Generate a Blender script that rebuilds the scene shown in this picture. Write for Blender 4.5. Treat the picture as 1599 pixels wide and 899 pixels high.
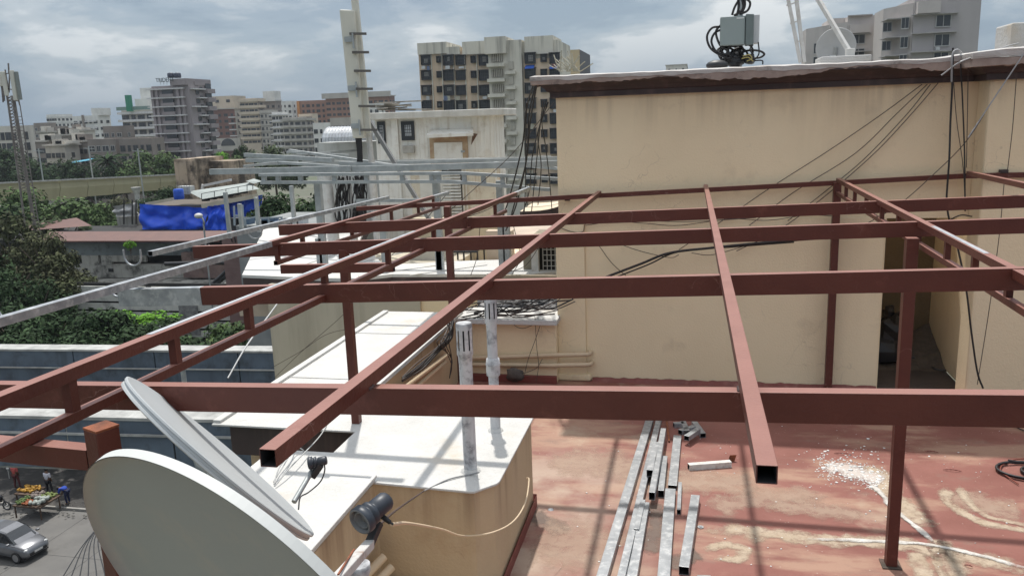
import bpy, bmesh, math, random
from mathutils import Vector, Matrix, noise
R = math.radians
sc = bpy.context.scene
for o in list(bpy.data.objects): bpy.data.objects.remove(o, do_unlink=True)
col = bpy.data.collections.new("rooftop"); sc.collection.children.link(col)

# ------------------------------------------------ camera
CAMH = 3.7
YAW, PITCH, ROLL, FPX = .22, .205, -.035, 1280.0
cy_, sy_, cp_, sp_ = math.cos(YAW), math.sin(YAW), math.cos(PITCH), math.sin(PITCH)
FW = Vector((-sy_*cp_, cy_*cp_, -sp_)); R0 = Vector((cy_, sy_, 0)); U0 = R0.cross(FW)
RT = R0*math.cos(ROLL) + U0*math.sin(ROLL); UP = -R0*math.sin(ROLL) + U0*math.cos(ROLL)
cam = bpy.data.cameras.new("camera"); co = bpy.data.objects.new("camera", cam); sc.collection.objects.link(co)
m = Matrix((RT, UP, -FW)).transposed().to_4x4(); m.translation = Vector((0, 0, CAMH)); co.matrix_world = m
cam.sensor_width = 36; cam.lens = 36*FPX/1599; cam.clip_end = 6000; cam.clip_start = .05
sc.camera = co
CP = Vector((0, 0, CAMH))
def at(u, v, Y=None, z=None, X=None):
    d = FW*FPX + RT*(u-799.5) - UP*(v-449.5)
    t = Y/d.y if Y is not None else ((z-CAMH)/d.z if z is not None else X/d.x)
    return CP + d*t

# ------------------------------------------------ world, sun, exposure
SUNV = Vector((-.145, .44, 1)).normalized()      # towards the sun
EL = math.asin(SUNV.z)
w = bpy.data.worlds.new("World"); sc.world = w; w.use_nodes = True
nt = w.node_tree; N = nt.nodes; L = nt.links; N.clear()
out = N.new('ShaderNodeOutputWorld'); bg = N.new('ShaderNodeBackground'); L.new(bg.outputs[0], out.inputs[0])
sky = N.new('ShaderNodeTexSky'); sky.sky_type = 'NISHITA'; sky.sun_disc = False; sky.sun_elevation = EL
sky.sun_rotation = math.atan2(SUNV.x, SUNV.y); sky.air_density = 1.2; sky.dust_density = 2.5
tc = N.new('ShaderNodeTexCoord'); sep = N.new('ShaderNodeSeparateXYZ'); L.new(tc.outputs['Generated'], sep.inputs[0])
# cloud layer: project the view direction on a high plane
mx = N.new('ShaderNodeMath'); mx.operation = 'MAXIMUM'; mx.inputs[1].default_value = .0; L.new(sep.outputs[2], mx.inputs[0])
ad = N.new('ShaderNodeMath'); ad.operation = 'ADD'; ad.inputs[1].default_value = .26; L.new(mx.outputs[0], ad.inputs[0])
dv = N.new('ShaderNodeVectorMath'); dv.operation = 'DIVIDE'; L.new(tc.outputs['Generated'], dv.inputs[0])
cmb = N.new('ShaderNodeCombineXYZ'); [L.new(ad.outputs[0], cmb.inputs[i]) for i in range(3)]; L.new(cmb.outputs[0], dv.inputs[1])
def cloudnoise(scale, detail, rough, off, dist=0.4):
    mp = N.new('ShaderNodeMapping'); mp.inputs['Location'].default_value = off; mp.inputs['Scale'].default_value = (1, 1, .6)
    L.new(dv.outputs[0], mp.inputs[0])
    n = N.new('ShaderNodeTexNoise'); n.inputs['Scale'].default_value = scale; n.inputs['Detail'].default_value = detail
    n.inputs['Roughness'].default_value = rough; n.inputs['Distortion'].default_value = dist; L.new(mp.outputs[0], n.inputs['Vector']); return n
n1 = cloudnoise(1.7, 8, .56, (3.1, 1.4, .3), .15); n2 = cloudnoise(.7, 3, .5, (7.3, 5.2, 0), .1)
def ramp(src, stops, interp='EASE'):
    r = N.new('ShaderNodeValToRGB'); r.color_ramp.interpolation = interp; L.new(src, r.inputs[0])
    e = r.color_ramp.elements
    while len(e) > 1: e.remove(e[0])
    e[0].position = stops[0][0]; e[0].color = tuple(stops[0][1])+(1,)
    for p, c in stops[1:]:
        q = e.new(p); q.color = tuple(c)+(1,)
    return r
ra = ramp(n1.outputs[0], [(.39, (.195, .26, .34)), (.47, (.265, .33, .405)), (.545, (.385, .435, .485)), (.62, (.62, .645, .67))])
rb = ramp(n2.outputs[0], [(.35, (.80, .84, .9)), (.65, (1.12, 1.1, 1.07))])
mu = N.new('ShaderNodeMixRGB'); mu.blend_type = 'MULTIPLY'; mu.inputs[0].default_value = 1
L.new(ra.outputs[0], mu.inputs[1]); L.new(rb.outputs[0], mu.inputs[2])
# the layer thickens to an even blue-grey near the horizon
rh = N.new('ShaderNodeMapRange'); rh.inputs['From Min'].default_value = 0; rh.inputs['From Max'].default_value = .14
L.new(sep.outputs[2], rh.inputs[0])
mh = N.new('ShaderNodeMixRGB'); mh.inputs[1].default_value = (.205, .28, .365, 1); L.new(rh.outputs[0], mh.inputs[0]); L.new(mu.outputs[0], mh.inputs[2])
sk = N.new('ShaderNodeMixRGB'); sk.blend_type = 'MULTIPLY'; sk.inputs[0].default_value = 1; sk.inputs[2].default_value = (.1, .1, .1, 1); L.new(sky.outputs[0], sk.inputs[1])
fin = N.new('ShaderNodeMixRGB'); fin.inputs[0].default_value = .86; L.new(sk.outputs[0], fin.inputs[1]); L.new(mh.outputs[0], fin.inputs[2])
zr = N.new('ShaderNodeMapRange'); zr.interpolation_type = 'SMOOTHSTEP'; zr.inputs[1].default_value = .2; zr.inputs[2].default_value = 1.0; zr.inputs[3].default_value = 1.0; zr.inputs[4].default_value = 2.1; L.new(sep.outputs[2], zr.inputs[0])   # an overcast dome is brighter overhead
zn = N.new('ShaderNodeMapRange'); zn.inputs[1].default_value = .3; zn.inputs[2].default_value = .9; zn.inputs[4].default_value = .8; L.new(sep.outputs[2], zn.inputs[0])
zc_ = N.new('ShaderNodeMixRGB'); zc_.inputs[2].default_value = (.52, .53, .54, 1); L.new(zn.outputs[0], zc_.inputs[0]); L.new(fin.outputs[0], zc_.inputs[1])
zm = N.new('ShaderNodeVectorMath'); zm.operation = 'SCALE'; L.new(zc_.outputs[0], zm.inputs[0]); L.new(zr.outputs[0], zm.inputs['Scale'])
L.new(zm.outputs[0], bg.inputs[0]); bg.inputs[1].default_value = 1.0
sun = bpy.data.lights.new("sun", 'SUN'); so = bpy.data.objects.new("sun", sun); sc.collection.objects.link(so)
sun.energy = 3.2; sun.angle = R(1.2); sun.color = (1, .96, .9)
so.rotation_euler = SUNV.to_track_quat('Z', 'Y').to_euler()
sc.view_settings.view_transform = 'Standard'; sc.view_settings.look = 'None'; sc.view_settings.exposure = 0.36; sc.view_settings.gamma = 1

# ------------------------------------------------ materials
MATS = {}
def mat(name, c1, c2=None, scale=2.0, detail=6, rough=.7, metal=0, bump=.0, bscale=30, stain=None, sscale=1.5, samt=.5, stretch=(1, 1, 1),
        grain=.0, spec=.5, streak=None, stlo=.52, coat=0, top=None, crack=None, fade=False):
    if name in MATS: return MATS[name]
    m = bpy.data.materials.new(name); m.use_nodes = True; nt = m.node_tree; N = nt.nodes; L = nt.links
    b = N['Principled BSDF']; b.inputs['Roughness'].default_value = rough; b.inputs['Metallic'].default_value = metal
    b.inputs['Specular IOR Level'].default_value = spec; b.inputs['Coat Weight'].default_value = coat
    g = N.new('ShaderNodeNewGeometry'); mp = N.new('ShaderNodeMapping'); mp.inputs['Scale'].default_value = stretch; L.new(g.outputs['Position'], mp.inputs[0])
    def noi(sc_, det=6, src=mp.outputs[0], r=.6):
        n = N.new('ShaderNodeTexNoise'); n.inputs['Scale'].default_value = sc_; n.inputs['Detail'].default_value = det; n.inputs['Roughness'].default_value = r
        L.new(src, n.inputs['Vector']); return n
    def mr(src, a, b_):
        r = N.new('ShaderNodeMapRange'); r.inputs[1].default_value = a; r.inputs[2].default_value = b_; L.new(src, r.inputs[0]); return r.outputs[0]
    def mix(f, a, b_, mode='MIX'):
        x = N.new('ShaderNodeMixRGB'); x.blend_type = mode
        if isinstance(f, float): x.inputs[0].default_value = f
        else: L.new(f, x.inputs[0])
        for i, s in ((1, a), (2, b_)):
            if isinstance(s, tuple): x.inputs[i].default_value = s[:3]+(1,)
            else: L.new(s, x.inputs[i])
        return x.outputs[0]
    c2 = c2 or tuple(v*.82 for v in c1)
    cur = mix(mr(noi(scale, detail).outputs[0], .35, .65), c1, c2)
    if grain:
        cur = mix(grain, cur, mix(mr(noi(bscale*2, 4).outputs[0], .3, .7), (0, 0, 0), (1, 1, 1)), 'OVERLAY')
    if stain:
        n = noi(sscale, 8, g.outputs['Position'], .68); mm = N.new('ShaderNodeMath'); mm.operation = 'MULTIPLY'; mm.inputs[1].default_value = samt
        L.new(mr(n.outputs[0], stlo, stlo+.14), mm.inputs[0]); cur = mix(mm.outputs[0], cur, stain)
    if streak:   # vertical runs of dirt
        mp2 = N.new('ShaderNodeMapping'); mp2.inputs['Scale'].default_value = (1, 1, .07); L.new(g.outputs['Position'], mp2.inputs[0])
        n = noi(streak[1], 5, mp2.outputs[0]); mm = N.new('ShaderNodeMath'); mm.operation = 'MULTIPLY'; mm.inputs[1].default_value = streak[2]
        L.new(mr(n.outputs[0], .52, .72), mm.inputs[0]); cur = mix(mm.outputs[0], cur, streak[0])
    if top:      # dirt runs below a ledge: (z0, z1, colour, scale, amount)
        mp3 = N.new('ShaderNodeMapping'); mp3.inputs['Scale'].default_value = (1, 1, .05); L.new(g.outputs['Position'], mp3.inputs[0])
        s3 = N.new('ShaderNodeSeparateXYZ'); L.new(g.outputs['Position'], s3.inputs[0]); hm_ = N.new('ShaderNodeMapRange'); hm_.interpolation_type = 'SMOOTHSTEP'; hm_.inputs[1].default_value = top[0]; hm_.inputs[2].default_value = top[1]; hm_.inputs[4].default_value = top[4]; L.new(s3.outputs[2], hm_.inputs[0])
        mm = N.new('ShaderNodeMath'); mm.operation = 'MULTIPLY'; L.new(mr(noi(top[3], 5, mp3.outputs[0]).outputs[0], .50, .68), mm.inputs[0]); L.new(hm_.outputs[0], mm.inputs[1]); cur = mix(mm.outputs[0], cur, top[2])
    if crack:    # hairline cracks: (colour, scale, amount)
        nd = N.new('ShaderNodeTexNoise'); nd.inputs['Scale'].default_value = 3; nd.inputs['Detail'].default_value = 6; L.new(g.outputs['Position'], nd.inputs['Vector']); va_ = N.new('ShaderNodeVectorMath'); va_.operation = 'SCALE'; va_.inputs['Scale'].default_value = .5; L.new(nd.outputs['Color'], va_.inputs[0]); vb = N.new('ShaderNodeVectorMath'); L.new(g.outputs['Position'], vb.inputs[0]); L.new(va_.outputs[0], vb.inputs[1])
        vo = N.new('ShaderNodeTexVoronoi'); vo.feature = 'DISTANCE_TO_EDGE'; vo.inputs['Scale'].default_value = crack[1]; L.new(vb.outputs[0], vo.inputs['Vector'])
        mm = N.new('ShaderNodeMath'); mm.operation = 'MULTIPLY'; L.new(mr(vo.outputs['Distance'], .010, .002), mm.inputs[0]); m4 = N.new('ShaderNodeMath'); m4.operation = 'MULTIPLY'; m4.inputs[1].default_value = crack[2]; L.new(mr(noi(1.3, 4, g.outputs['Position']).outputs[0], .54, .66), m4.inputs[0]); L.new(m4.outputs[0], mm.inputs[1]); cur = mix(mm.outputs[0], cur, crack[0])
    if fade:     # ragged worn edge from the point attribute 'e'
        at_ = N.new('ShaderNodeAttribute'); at_.attribute_name = 'e'; ad_ = N.new('ShaderNodeMath'); ad_.operation = 'ADD'; L.new(at_.outputs['Fac'], ad_.inputs[0]); n9 = noi(9, 9, g.outputs['Position'], .72); s9 = N.new('ShaderNodeMath'); s9.operation = 'MULTIPLY_ADD'; s9.inputs[1].default_value = 2.4; s9.inputs[2].default_value = -1.2; L.new(n9.outputs[0], s9.inputs[0]); L.new(s9.outputs[0], ad_.inputs[1])
        fr_ = N.new('ShaderNodeMapRange'); fr_.inputs[1].default_value = .22; fr_.inputs[2].default_value = .95; fr_.inputs[4].default_value = fade; L.new(ad_.outputs[0], fr_.inputs[0]); L.new(fr_.outputs[0], b.inputs['Alpha'])
    L.new(cur, b.inputs['Base Color'])
    if bump:
        bn = N.new('ShaderNodeBump'); bn.inputs['Strength'].default_value = bump; bn.inputs['Distance'].default_value = .02
        L.new(noi(bscale, 6).outputs[0], bn.inputs['Height']); L.new(bn.outputs[0], b.inputs['Normal'])
    MATS[name] = m; m['k'] = 1
    return m

# ------------------------------------------------ mesh builder
class MB:
    def __init__(s): s.v = []; s.f = []; s.sm = []; s.inner = []
    def add(s, vs, fs, smooth=False):
        n = len(s.v); s.v += [Vector(v) for v in vs]; s.f += [tuple(i+n for i in f) for f in fs]; s.sm += [smooth]*len(fs); return s
    def obox(s, c, ax, ay, az):      # centre and three half-axes
        c, ax, ay, az = map(Vector, (c, ax, ay, az))
        vs = [c+ax*i+ay*j+az*k for k in (-1, 1) for j in (-1, 1) for i in (-1, 1)]
        return s.add(vs, [(0, 2, 3, 1), (4, 5, 7, 6), (0, 1, 5, 4), (2, 6, 7, 3), (0, 4, 6, 2), (1, 3, 7, 5)])
    def box(s, x0, x1, y0, y1, z0, z1):
        return s.obox(((x0+x1)/2, (y0+y1)/2, (z0+z1)/2), (abs(x1-x0)/2, 0, 0), (0, abs(y1-y0)/2, 0), (0, 0, abs(z1-z0)/2))
    def bar(s, a, b, w_, h, up=(0, 0, 1), hollow=0, top=True):   # rectangular tube; a,b lie on the middle of its TOP face when top
        a, b = Vector(a), Vector(b); d = (b-a).normalized(); r = d.cross(Vector(up)).normalized(); u = r.cross(d)
        if top: a = a-u*h/2; b = b-u*h/2
        if not hollow: return s.obox((a+b)/2, r*w_/2, u*h/2, (b-a)/2)
        vs = []; t = .0035 if hollow is True else hollow
        for p in (a, b):
            for q in (1, 0):
                x, y = w_/2-(0 if q else t), h/2-(0 if q else t)
                vs += [p-r*x-u*y, p+r*x-u*y, p+r*x+u*y, p-r*x+u*y]
        fs = []
        for i in range(4):
            j = (i+1) % 4
            fs += [(i, j, j+8, i+8), (i+4, i+12, j+12, j+4), (i, i+4, j+4, j), (i+8, j+8, j+12, i+12)]
        s.inner += [len(s.f)+4*i+1 for i in range(4)]
        return s.add(vs, fs)
    def cyl(s, a, b, r, r2=None, n=10, cap=True, smooth=True):
        return s.tube([a, b], [r, r if r2 is None else r2], n, cap, smooth)
    def tube(s, pts, r, n=6, cap=True, smooth=True, closed=False):
        pts = [Vector(p) for p in pts]; k = len(pts); rs = r if isinstance(r, (list, tuple)) else [r]*k
        vs = []; prev = None
        for i, p in enumerate(pts):
            d = (pts[min(i+1, k-1)]-pts[max(i-1, 0)])
            if d.length < 1e-9: d = Vector((0, 0, 1))
            d.normalize()
            if prev is None: ref = Vector((0, 0, 1)) if abs(d.z) < .9 else Vector((1, 0, 0)); x = d.cross(ref).normalized()
            else:
                x = prev-d*prev.dot(d)
                x = x.normalized() if x.length > 1e-6 else d.cross(Vector((0, 0, 1))).normalized()
            prev = x; y = d.cross(x)
            vs += [p+(x*math.cos(2*math.pi*j/n)+y*math.sin(2*math.pi*j/n))*rs[i] for j in range(n)]
        fs = [(i*n+j, i*n+(j+1) % n, (i+1)*n+(j+1) % n, (i+1)*n+j) for i in range(k-1) for j in range(n)]
        s.add(vs, fs, smooth)
        if cap: s.add(vs[:n], [tuple(range(n))[::-1]]); s.add(vs[-n:], [tuple(range(n))])
        return s
    def prism(s, poly, z0, z1):
        n = len(poly); vs = [(p[0], p[1], z0) for p in poly]+[(p[0], p[1], z1) for p in poly]
        return s.add(vs, [tuple(range(n))[::-1], tuple(range(n, 2*n))]+[(i, (i+1) % n, n+(i+1) % n, n+i) for i in range(n)])
    def sweep(s, path, prof, zf=None):   # profile of (outward, z) swept along an xy path with mitred corners
        n = len(path); P = [Vector((p[0], p[1], 0)) for p in path]; vs = []; k = len(prof)
        for i in range(n):
            a = (P[i]-P[max(i-1, 0)]); b = (P[min(i+1, n-1)]-P[i]); a = a if a.length else b; b = b if b.length else a
            na = Vector((a.y, -a.x, 0)).normalized(); nb = Vector((b.y, -b.x, 0)).normalized(); mm = (na+nb); mm = mm/(mm.dot(na))
            for j, (o, z) in enumerate(prof):
                q = P[i]+mm*o; q.z = z
                if zf: q.z += zf(i, j, q)
                vs.append(q)
        return s.add(vs, [(i*k+j, (i+1)*k+j, (i+1)*k+(j+1) % k, i*k+(j+1) % k) for i in range(n-1) for j in range(k)])
    def ball(s, c, r, n=8, m_=5, sx=1, sy=1, sz=1, jit=0, seed=0):
        rd = random.Random(seed); vs = [Vector(c)+Vector((0, 0, r*sz))]
        for i in range(1, m_):
            t = math.pi*i/m_
            for j in range(n):
                p = 2*math.pi*j/n; q = 1+rd.uniform(-jit, jit)
                vs.append(Vector(c)+Vector((math.sin(t)*math.cos(p)*sx, math.sin(t)*math.sin(p)*sy, math.cos(t)*sz))*r*q)
        vs.append(Vector(c)-Vector((0, 0, r*sz))); e = len(vs)-1
        fs = [(0, 1+j, 1+(j+1) % n) for j in range(n)]+[(1+(i-1)*n+j, 1+i*n+j, 1+i*n+(j+1) % n, 1+(i-1)*n+(j+1) % n) for i in range(1, m_-1) for j in range(n)]
        fs += [(e, 1+(m_-2)*n+(j+1) % n, 1+(m_-2)*n+j) for j in range(n)]
        return s.add(vs, fs, True)
    def quad(s, *p): return s.add(p, [tuple(range(len(p)))])
    def build(s, name, m, parent=None, bevel=0, kind=None, origin=None):
        me = bpy.data.meshes.new(name); org = Vector(origin) if origin is not None else (wloc(parent) if parent else Vector((0, 0, 0)))
        me.from_pydata([v-org for v in s.v], [], s.f); me.validate(); me.update()
        if any(s.sm) and len(me.polygons) == len(s.sm): me.polygons.foreach_set('use_smooth', s.sm)
        bm = bmesh.new(); bm.from_mesh(me); bmesh.ops.recalc_face_normals(bm, faces=bm.faces); bm.to_mesh(me); bm.free()
        o = bpy.data.objects.new(name, me); col.objects.link(o)
        for q in (m if isinstance(m, list) else [m]): me.materials.append(q)
        if s.inner and len(me.polygons) == len(s.f):
            me.materials.append(MATS['dark_tube_inside'])
            for q in s.inner: me.polygons[q].material_index = 1
        if parent: o.parent = parent; o.location = org-wloc(parent)
        else: o.location = org
        if bevel:
            bv = o.modifiers.new('bevel', 'BEVEL'); bv.width = bevel; bv.segments = 2; bv.limit_method = 'ANGLE'; bv.angle_limit = R(50)
        if kind: o['kind'] = kind
        return o
def wloc(o):
    v = Vector(o.location)
    while o.parent: o = o.parent; v += o.location
    return v
def tag(o, label=None, cat=None, group=None, kind=None):
    for k, v in (('label', label), ('category', cat), ('group', group), ('kind', kind)):
        if v: o[k] = v
    return o
def empty(name, loc, label, cat, group=None, rz=0):
    o = bpy.data.objects.new(name, None); col.objects.link(o); o.location = loc; o.empty_display_size = .1; o.rotation_euler.z = rz
    return tag(o, label, cat, group)
def inst(src, parent, loc, rot=None, scale=None, name=None):     # another object on the same mesh; loc in world
    o = src.copy(); col.objects.link(o); o.parent = parent; o.location = Vector(loc)-(wloc(parent) if parent else Vector((0, 0, 0)))
    if rot is not None: o.rotation_euler = rot
    if scale is not None: o.scale = scale
    return o
def bez(pts, n=14):      # smooth curve through points (Catmull-Rom)
    P = [Vector(p) for p in pts]; P = [P[0]*2-P[1]]+P+[P[-1]*2-P[-2]]; r = []
    for i in range(1, len(P)-2):
        for k in range(n):
            t = k/n; a, b, c, d = P[i-1:i+3]
            r.append(.5*((2*b)+(c-a)*t+(2*a-5*b+4*c-d)*t*t+(3*b-a-3*c+d)*t**3))
    return r+[P[-2]]
def cable(pts, r, m, label, name='cable', cat='cable', group=None, n=8, seg=5, parent=None):
    o = MB().tube(bez(pts, n), r, seg).build(name, m, parent)
    if parent is None: tag(o, label, cat, group)
    return o
def local_axes(o): return o
rnd = random.Random(5)
def dusty(m, c, amt=.8):      # mixes colour c into upward faces, patchy by noise
    nt = m.node_tree; N = nt.nodes; L = nt.links; b = N['Principled BSDF']; src = b.inputs['Base Color'].links[0].from_socket
    g = N.new('ShaderNodeNewGeometry'); s = N.new('ShaderNodeSeparateXYZ'); L.new(g.outputs['True Normal'], s.inputs[0])
    n = N.new('ShaderNodeTexNoise'); n.inputs['Scale'].default_value = 5; n.inputs['Detail'].default_value = 5; L.new(g.outputs['Position'], n.inputs['Vector'])
    r1 = N.new('ShaderNodeMapRange'); r1.inputs[1].default_value = .6; r1.inputs[2].default_value = .95; L.new(s.outputs[2], r1.inputs[0])
    r2 = N.new('ShaderNodeMapRange'); r2.inputs[1].default_value = .25; r2.inputs[2].default_value = .6; r2.inputs[3].default_value = amt*.75; r2.inputs[4].default_value = amt; L.new(n.outputs[0], r2.inputs[0])
    q = N.new('ShaderNodeMath'); q.operation = 'MULTIPLY'; L.new(r1.outputs[0], q.inputs[0]); L.new(r2.outputs[0], q.inputs[1])
    x = N.new('ShaderNodeMixRGB'); L.new(q.outputs[0], x.inputs[0]); L.new(src, x.inputs[1]); x.inputs[2].default_value = c+(1,); L.new(x.outputs[0], b.inputs['Base Color']); return m
# palette (real-world base colours)
cream = mat('cream_plaster', (.82, .68, .46), (.77, .63, .42), .7, rough=.85, bump=.35, bscale=45, stain=(.33, .24, .16), sscale=1.6, samt=.25, stlo=.58, streak=((.50, .38, .25), 1.3, .25), top=(3.3, 3.95, (.40, .31, .21), 5, .42), crack=((.30, .22, .15), 2.2, .45))
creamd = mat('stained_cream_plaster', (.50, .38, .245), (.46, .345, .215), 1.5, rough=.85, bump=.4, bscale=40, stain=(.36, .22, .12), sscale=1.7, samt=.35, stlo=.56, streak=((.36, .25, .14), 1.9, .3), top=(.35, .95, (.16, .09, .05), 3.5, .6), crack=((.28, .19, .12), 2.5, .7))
redpaint = mat('red_oxide_paint', (.108, .032, .022), (.086, .025, .018), 3, rough=.45, bump=.16, bscale=60, stain=(.21, .075, .058), sscale=7, samt=.35, stlo=.58, spec=.35, crack=((.38, .25, .22), 5, .5))
dusty(redpaint, (.30, .145, .115), .85)
rust = mat('rusty_cut_steel', (.30, .09, .035), (.12, .04, .02), 14, rough=.8, bump=.5, bscale=80)
galv = mat('galvanised_steel', (.40, .415, .43), (.27, .285, .30), 9, rough=.42, metal=.55, bump=.08, bscale=80, stretch=(1, 1, 1), stain=(.62, .63, .63), sscale=14, samt=.6, stlo=.5)
galvd = mat('weathered_galvanised_steel', (.40, .42, .42), (.29, .31, .31), 5, rough=.5, metal=.3, bump=.1)
inside = mat('dark_tube_inside', (.06, .06, .065), rough=.5, metal=.5)  # inner tube faces, darker than the outside
whitec = mat('white_roof_coating', (.56, .555, .535), (.50, .49, .465), 2.2, rough=.8, bump=.6, bscale=26, stain=(.50, .41, .29), sscale=.9, samt=.6, stlo=.58, grain=.05, crack=((.35, .33, .30), 1.5, .5))
brown = mat('brown_cornice_paint', (.055, .036, .034), (.042, .028, .027), 3, rough=.6, bump=.2, streak=((.16, .11, .09), 7, .4))
black = mat('black_rubber', (.018, .018, .02), (.03, .03, .032), 8, rough=.5)
dark = mat('dark_void', (.02, .02, .02), rough=.9)
redfloor = None
# ================================================= our own roof
def pz(pts, z): return [at(u, v, z=z) for u, v in pts]
def pY(pts, Y): return [at(u, v, Y=Y) for u, v in pts]
# --- red terrace floor, one sheet; colour patches are wear in the coating
def floor_mat():
    m = bpy.data.materials.new('worn_red_terrace_coating'); m.use_nodes = True; nt = m.node_tree; N = nt.nodes; L = nt.links; b = N['Principled BSDF']
    b.inputs['Roughness'].default_value = .72; g = N.new('ShaderNodeNewGeometry')
    def noi(s, d=6, stretch=(1, 1, 1), off=(0, 0, 0), r=.6, dist=0):
        mp = N.new('ShaderNodeMapping'); mp.inputs['Scale'].default_value = stretch; mp.inputs['Location'].default_value = off; L.new(g.outputs['Position'], mp.inputs[0])
        n = N.new('ShaderNodeTexNoise'); n.inputs['Scale'].default_value = s; n.inputs['Detail'].default_value = d; n.inputs['Roughness'].default_value = r
        n.inputs['Distortion'].default_value = dist; L.new(mp.outputs[0], n.inputs['Vector']); return n.outputs[0]
    def mr(src, a, c, k=1.0):
        r = N.new('ShaderNodeMapRange'); r.inputs[1].default_value = a; r.inputs[2].default_value = c; r.inputs[4].default_value = k; L.new(src, r.inputs[0]); return r.outputs[0]
    def mix(f, a, c):
        x = N.new('ShaderNodeMixRGB')
        if isinstance(f, float): x.inputs[0].default_value = f
        else: L.new(f, x.inputs[0])
        for i, q in ((1, a), (2, c)):
            if isinstance(q, tuple): x.inputs[i].default_value = q+(1,)
            else: L.new(q, x.inputs[i])
        return x.outputs[0]
    c = mix(mr(noi(1.1, 7, (1, 1.3, 1)), .38, .62), (.185, .064, .048), (.235, .09, .07))
    c = mix(mr(noi(.75, 9, (.7, 2.0, 1), (4.2, 1.1, 0), .62), .50, .60, .75), c, (.36, .225, .155))
    c = mix(mr(noi(1.9, 9, (.8, 1.6, 1), (9, 3, 0), .7), .56, .66, .6), c, (.20, .125, .095))
    c = mix(mr(noi(.9, 8, (1, 1, 1), (1, 8.3, 0), .62), .60, .68, .5), c, (.42, .33, .24))
    sx = N.new('ShaderNodeSeparateXYZ'); L.new(g.outputs['Position'], sx.inputs[0])     # dust lies thicker towards the parapet on the left
    lf = N.new('ShaderNodeMapRange'); lf.inputs[1].default_value = .2; lf.inputs[2].default_value = -1.3; lf.inputs[4].default_value = .75; L.new(sx.outputs[0], lf.inputs[0])
    yv = N.new('ShaderNodeMapRange'); yv.inputs[1].default_value = 8.9; yv.inputs[2].default_value = 8.0; L.new(sx.outputs[1], yv.inputs[0])
    mm = N.new('ShaderNodeMath'); mm.operation = 'MULTIPLY'; L.new(lf.outputs[0], mm.inputs[0]); L.new(mr(noi(1.4, 8, (1, 1, 1), (5, 5, 0)), .36, .56), mm.inputs[1])
    m3 = N.new('ShaderNodeMath'); m3.operation = 'MULTIPLY'; L.new(mm.outputs[0], m3.inputs[0]); L.new(yv.outputs[0], m3.inputs[1])
    c = mix(m3.outputs[0], c, (.42, .33, .255))
    vo = N.new('ShaderNodeTexVoronoi'); vo.inputs['Scale'].default_value = 13; L.new(g.outputs['Position'], vo.inputs['Vector'])      # specks of plaster
    c = mix(mr(vo.outputs[0], .075, .05, .8), c, (.5, .4, .34))
    c = mix(mr(noi(26, 3), .66, .72, .5), c, (.16, .08, .06))
    L.new(c, b.inputs['Base Color'])
    bn = N.new('ShaderNodeBump'); bn.inputs['Strength'].default_value = .35; bn.inputs['Distance'].default_value = .01; L.new(noi(30, 6), bn.inputs['Height']); L.new(bn.outputs[0], b.inputs['Normal'])
    return m
redfloor = floor_mat()
skirt = mat('dark_red_skirting', (.19, .045, .036), (.15, .04, .032), 3, rough=.6, bump=.2, stain=(.30, .14, .11), sscale=4, samt=.5)
fl = MB().prism([(-3.28, 11.2), (-3.28, 7.3), (-1.5, 7.2), (-1.5, 5.9), (-1.6, 3.0), (-1.6, -3), (8, -3), (8, 11.2)], -.12, 0)
tag(fl.build('terrace_floor', redfloor, origin=(0, 0, 0)), kind='structure')
# body of our own building below
ob = MB().prism([(-4.3, 11.2), (-4.3, 6.85), (-3.1, 6.85), (-2.5, 4.9), (-2.3, 3.2), (-2.0, -3), (8.2, -3), (8.2, 11.2)], -18, -.125)
tag(ob.build('own_building_walls', cream, origin=(0, 8, -18)), kind='structure')

# --- low parapet block with the white coated top
ZS = .95
pb = empty('parapet_block', (-2.4, 6.8, 0), 'low cream plastered block with a bright white coated top beside the red floor', 'parapet')
body = MB()
body.prism([(-1.47, 7.2), (-1.46, 5.75), (-1.475, 5.705), (-1.60, 5.565), (-1.64, 5.56), (-2.42, 5.61), (-2.42, 3.4), (-2.72, 3.4), (-2.72, 4.75), (-3.5, 5.7), (-3.5, 6.05), (-2.96, 6.05), (-2.96, 6.95), (-4.3, 6.95), (-4.3, 11.14), (-3.26, 11.14), (-3.26, 7.35)], -.12, ZS-.02)
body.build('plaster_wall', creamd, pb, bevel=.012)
top = MB().prism([(-4.44, 11.16), (-4.44, 6.57), (-2.98, 6.57), (-2.98, 6.09), (-3.55, 6.09), (-3.55, 5.72), (-2.75, 4.74), (-2.75, 4.72), (-2.44, 4.72), (-2.44, 5.58), (-1.62, 5.53), (-1.585, 5.535), (-1.45, 5.69), (-1.435, 5.73), (-1.43, 7.22), (-3.22, 7.37), (-3.22, 11.16)], ZS-.02, ZS)
top.build('white_top', whitec, pb, bevel=.006)
st = MB().prism([(-2.78, 5.6), (-2.78, 3.3), (-2.40, 3.3), (-2.40, 5.6)], ZS+.002, ZS+.022)
st.build('step_top', whitec, pb, bevel=.006)
MB().prism([(-2.425, 5.6), (-2.425, 3.3), (-2.395, 3.3), (-2.395, 5.62)], ZS+.022, ZS+.045).build('edge_lip', whitec, pb, bevel=.005)
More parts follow.
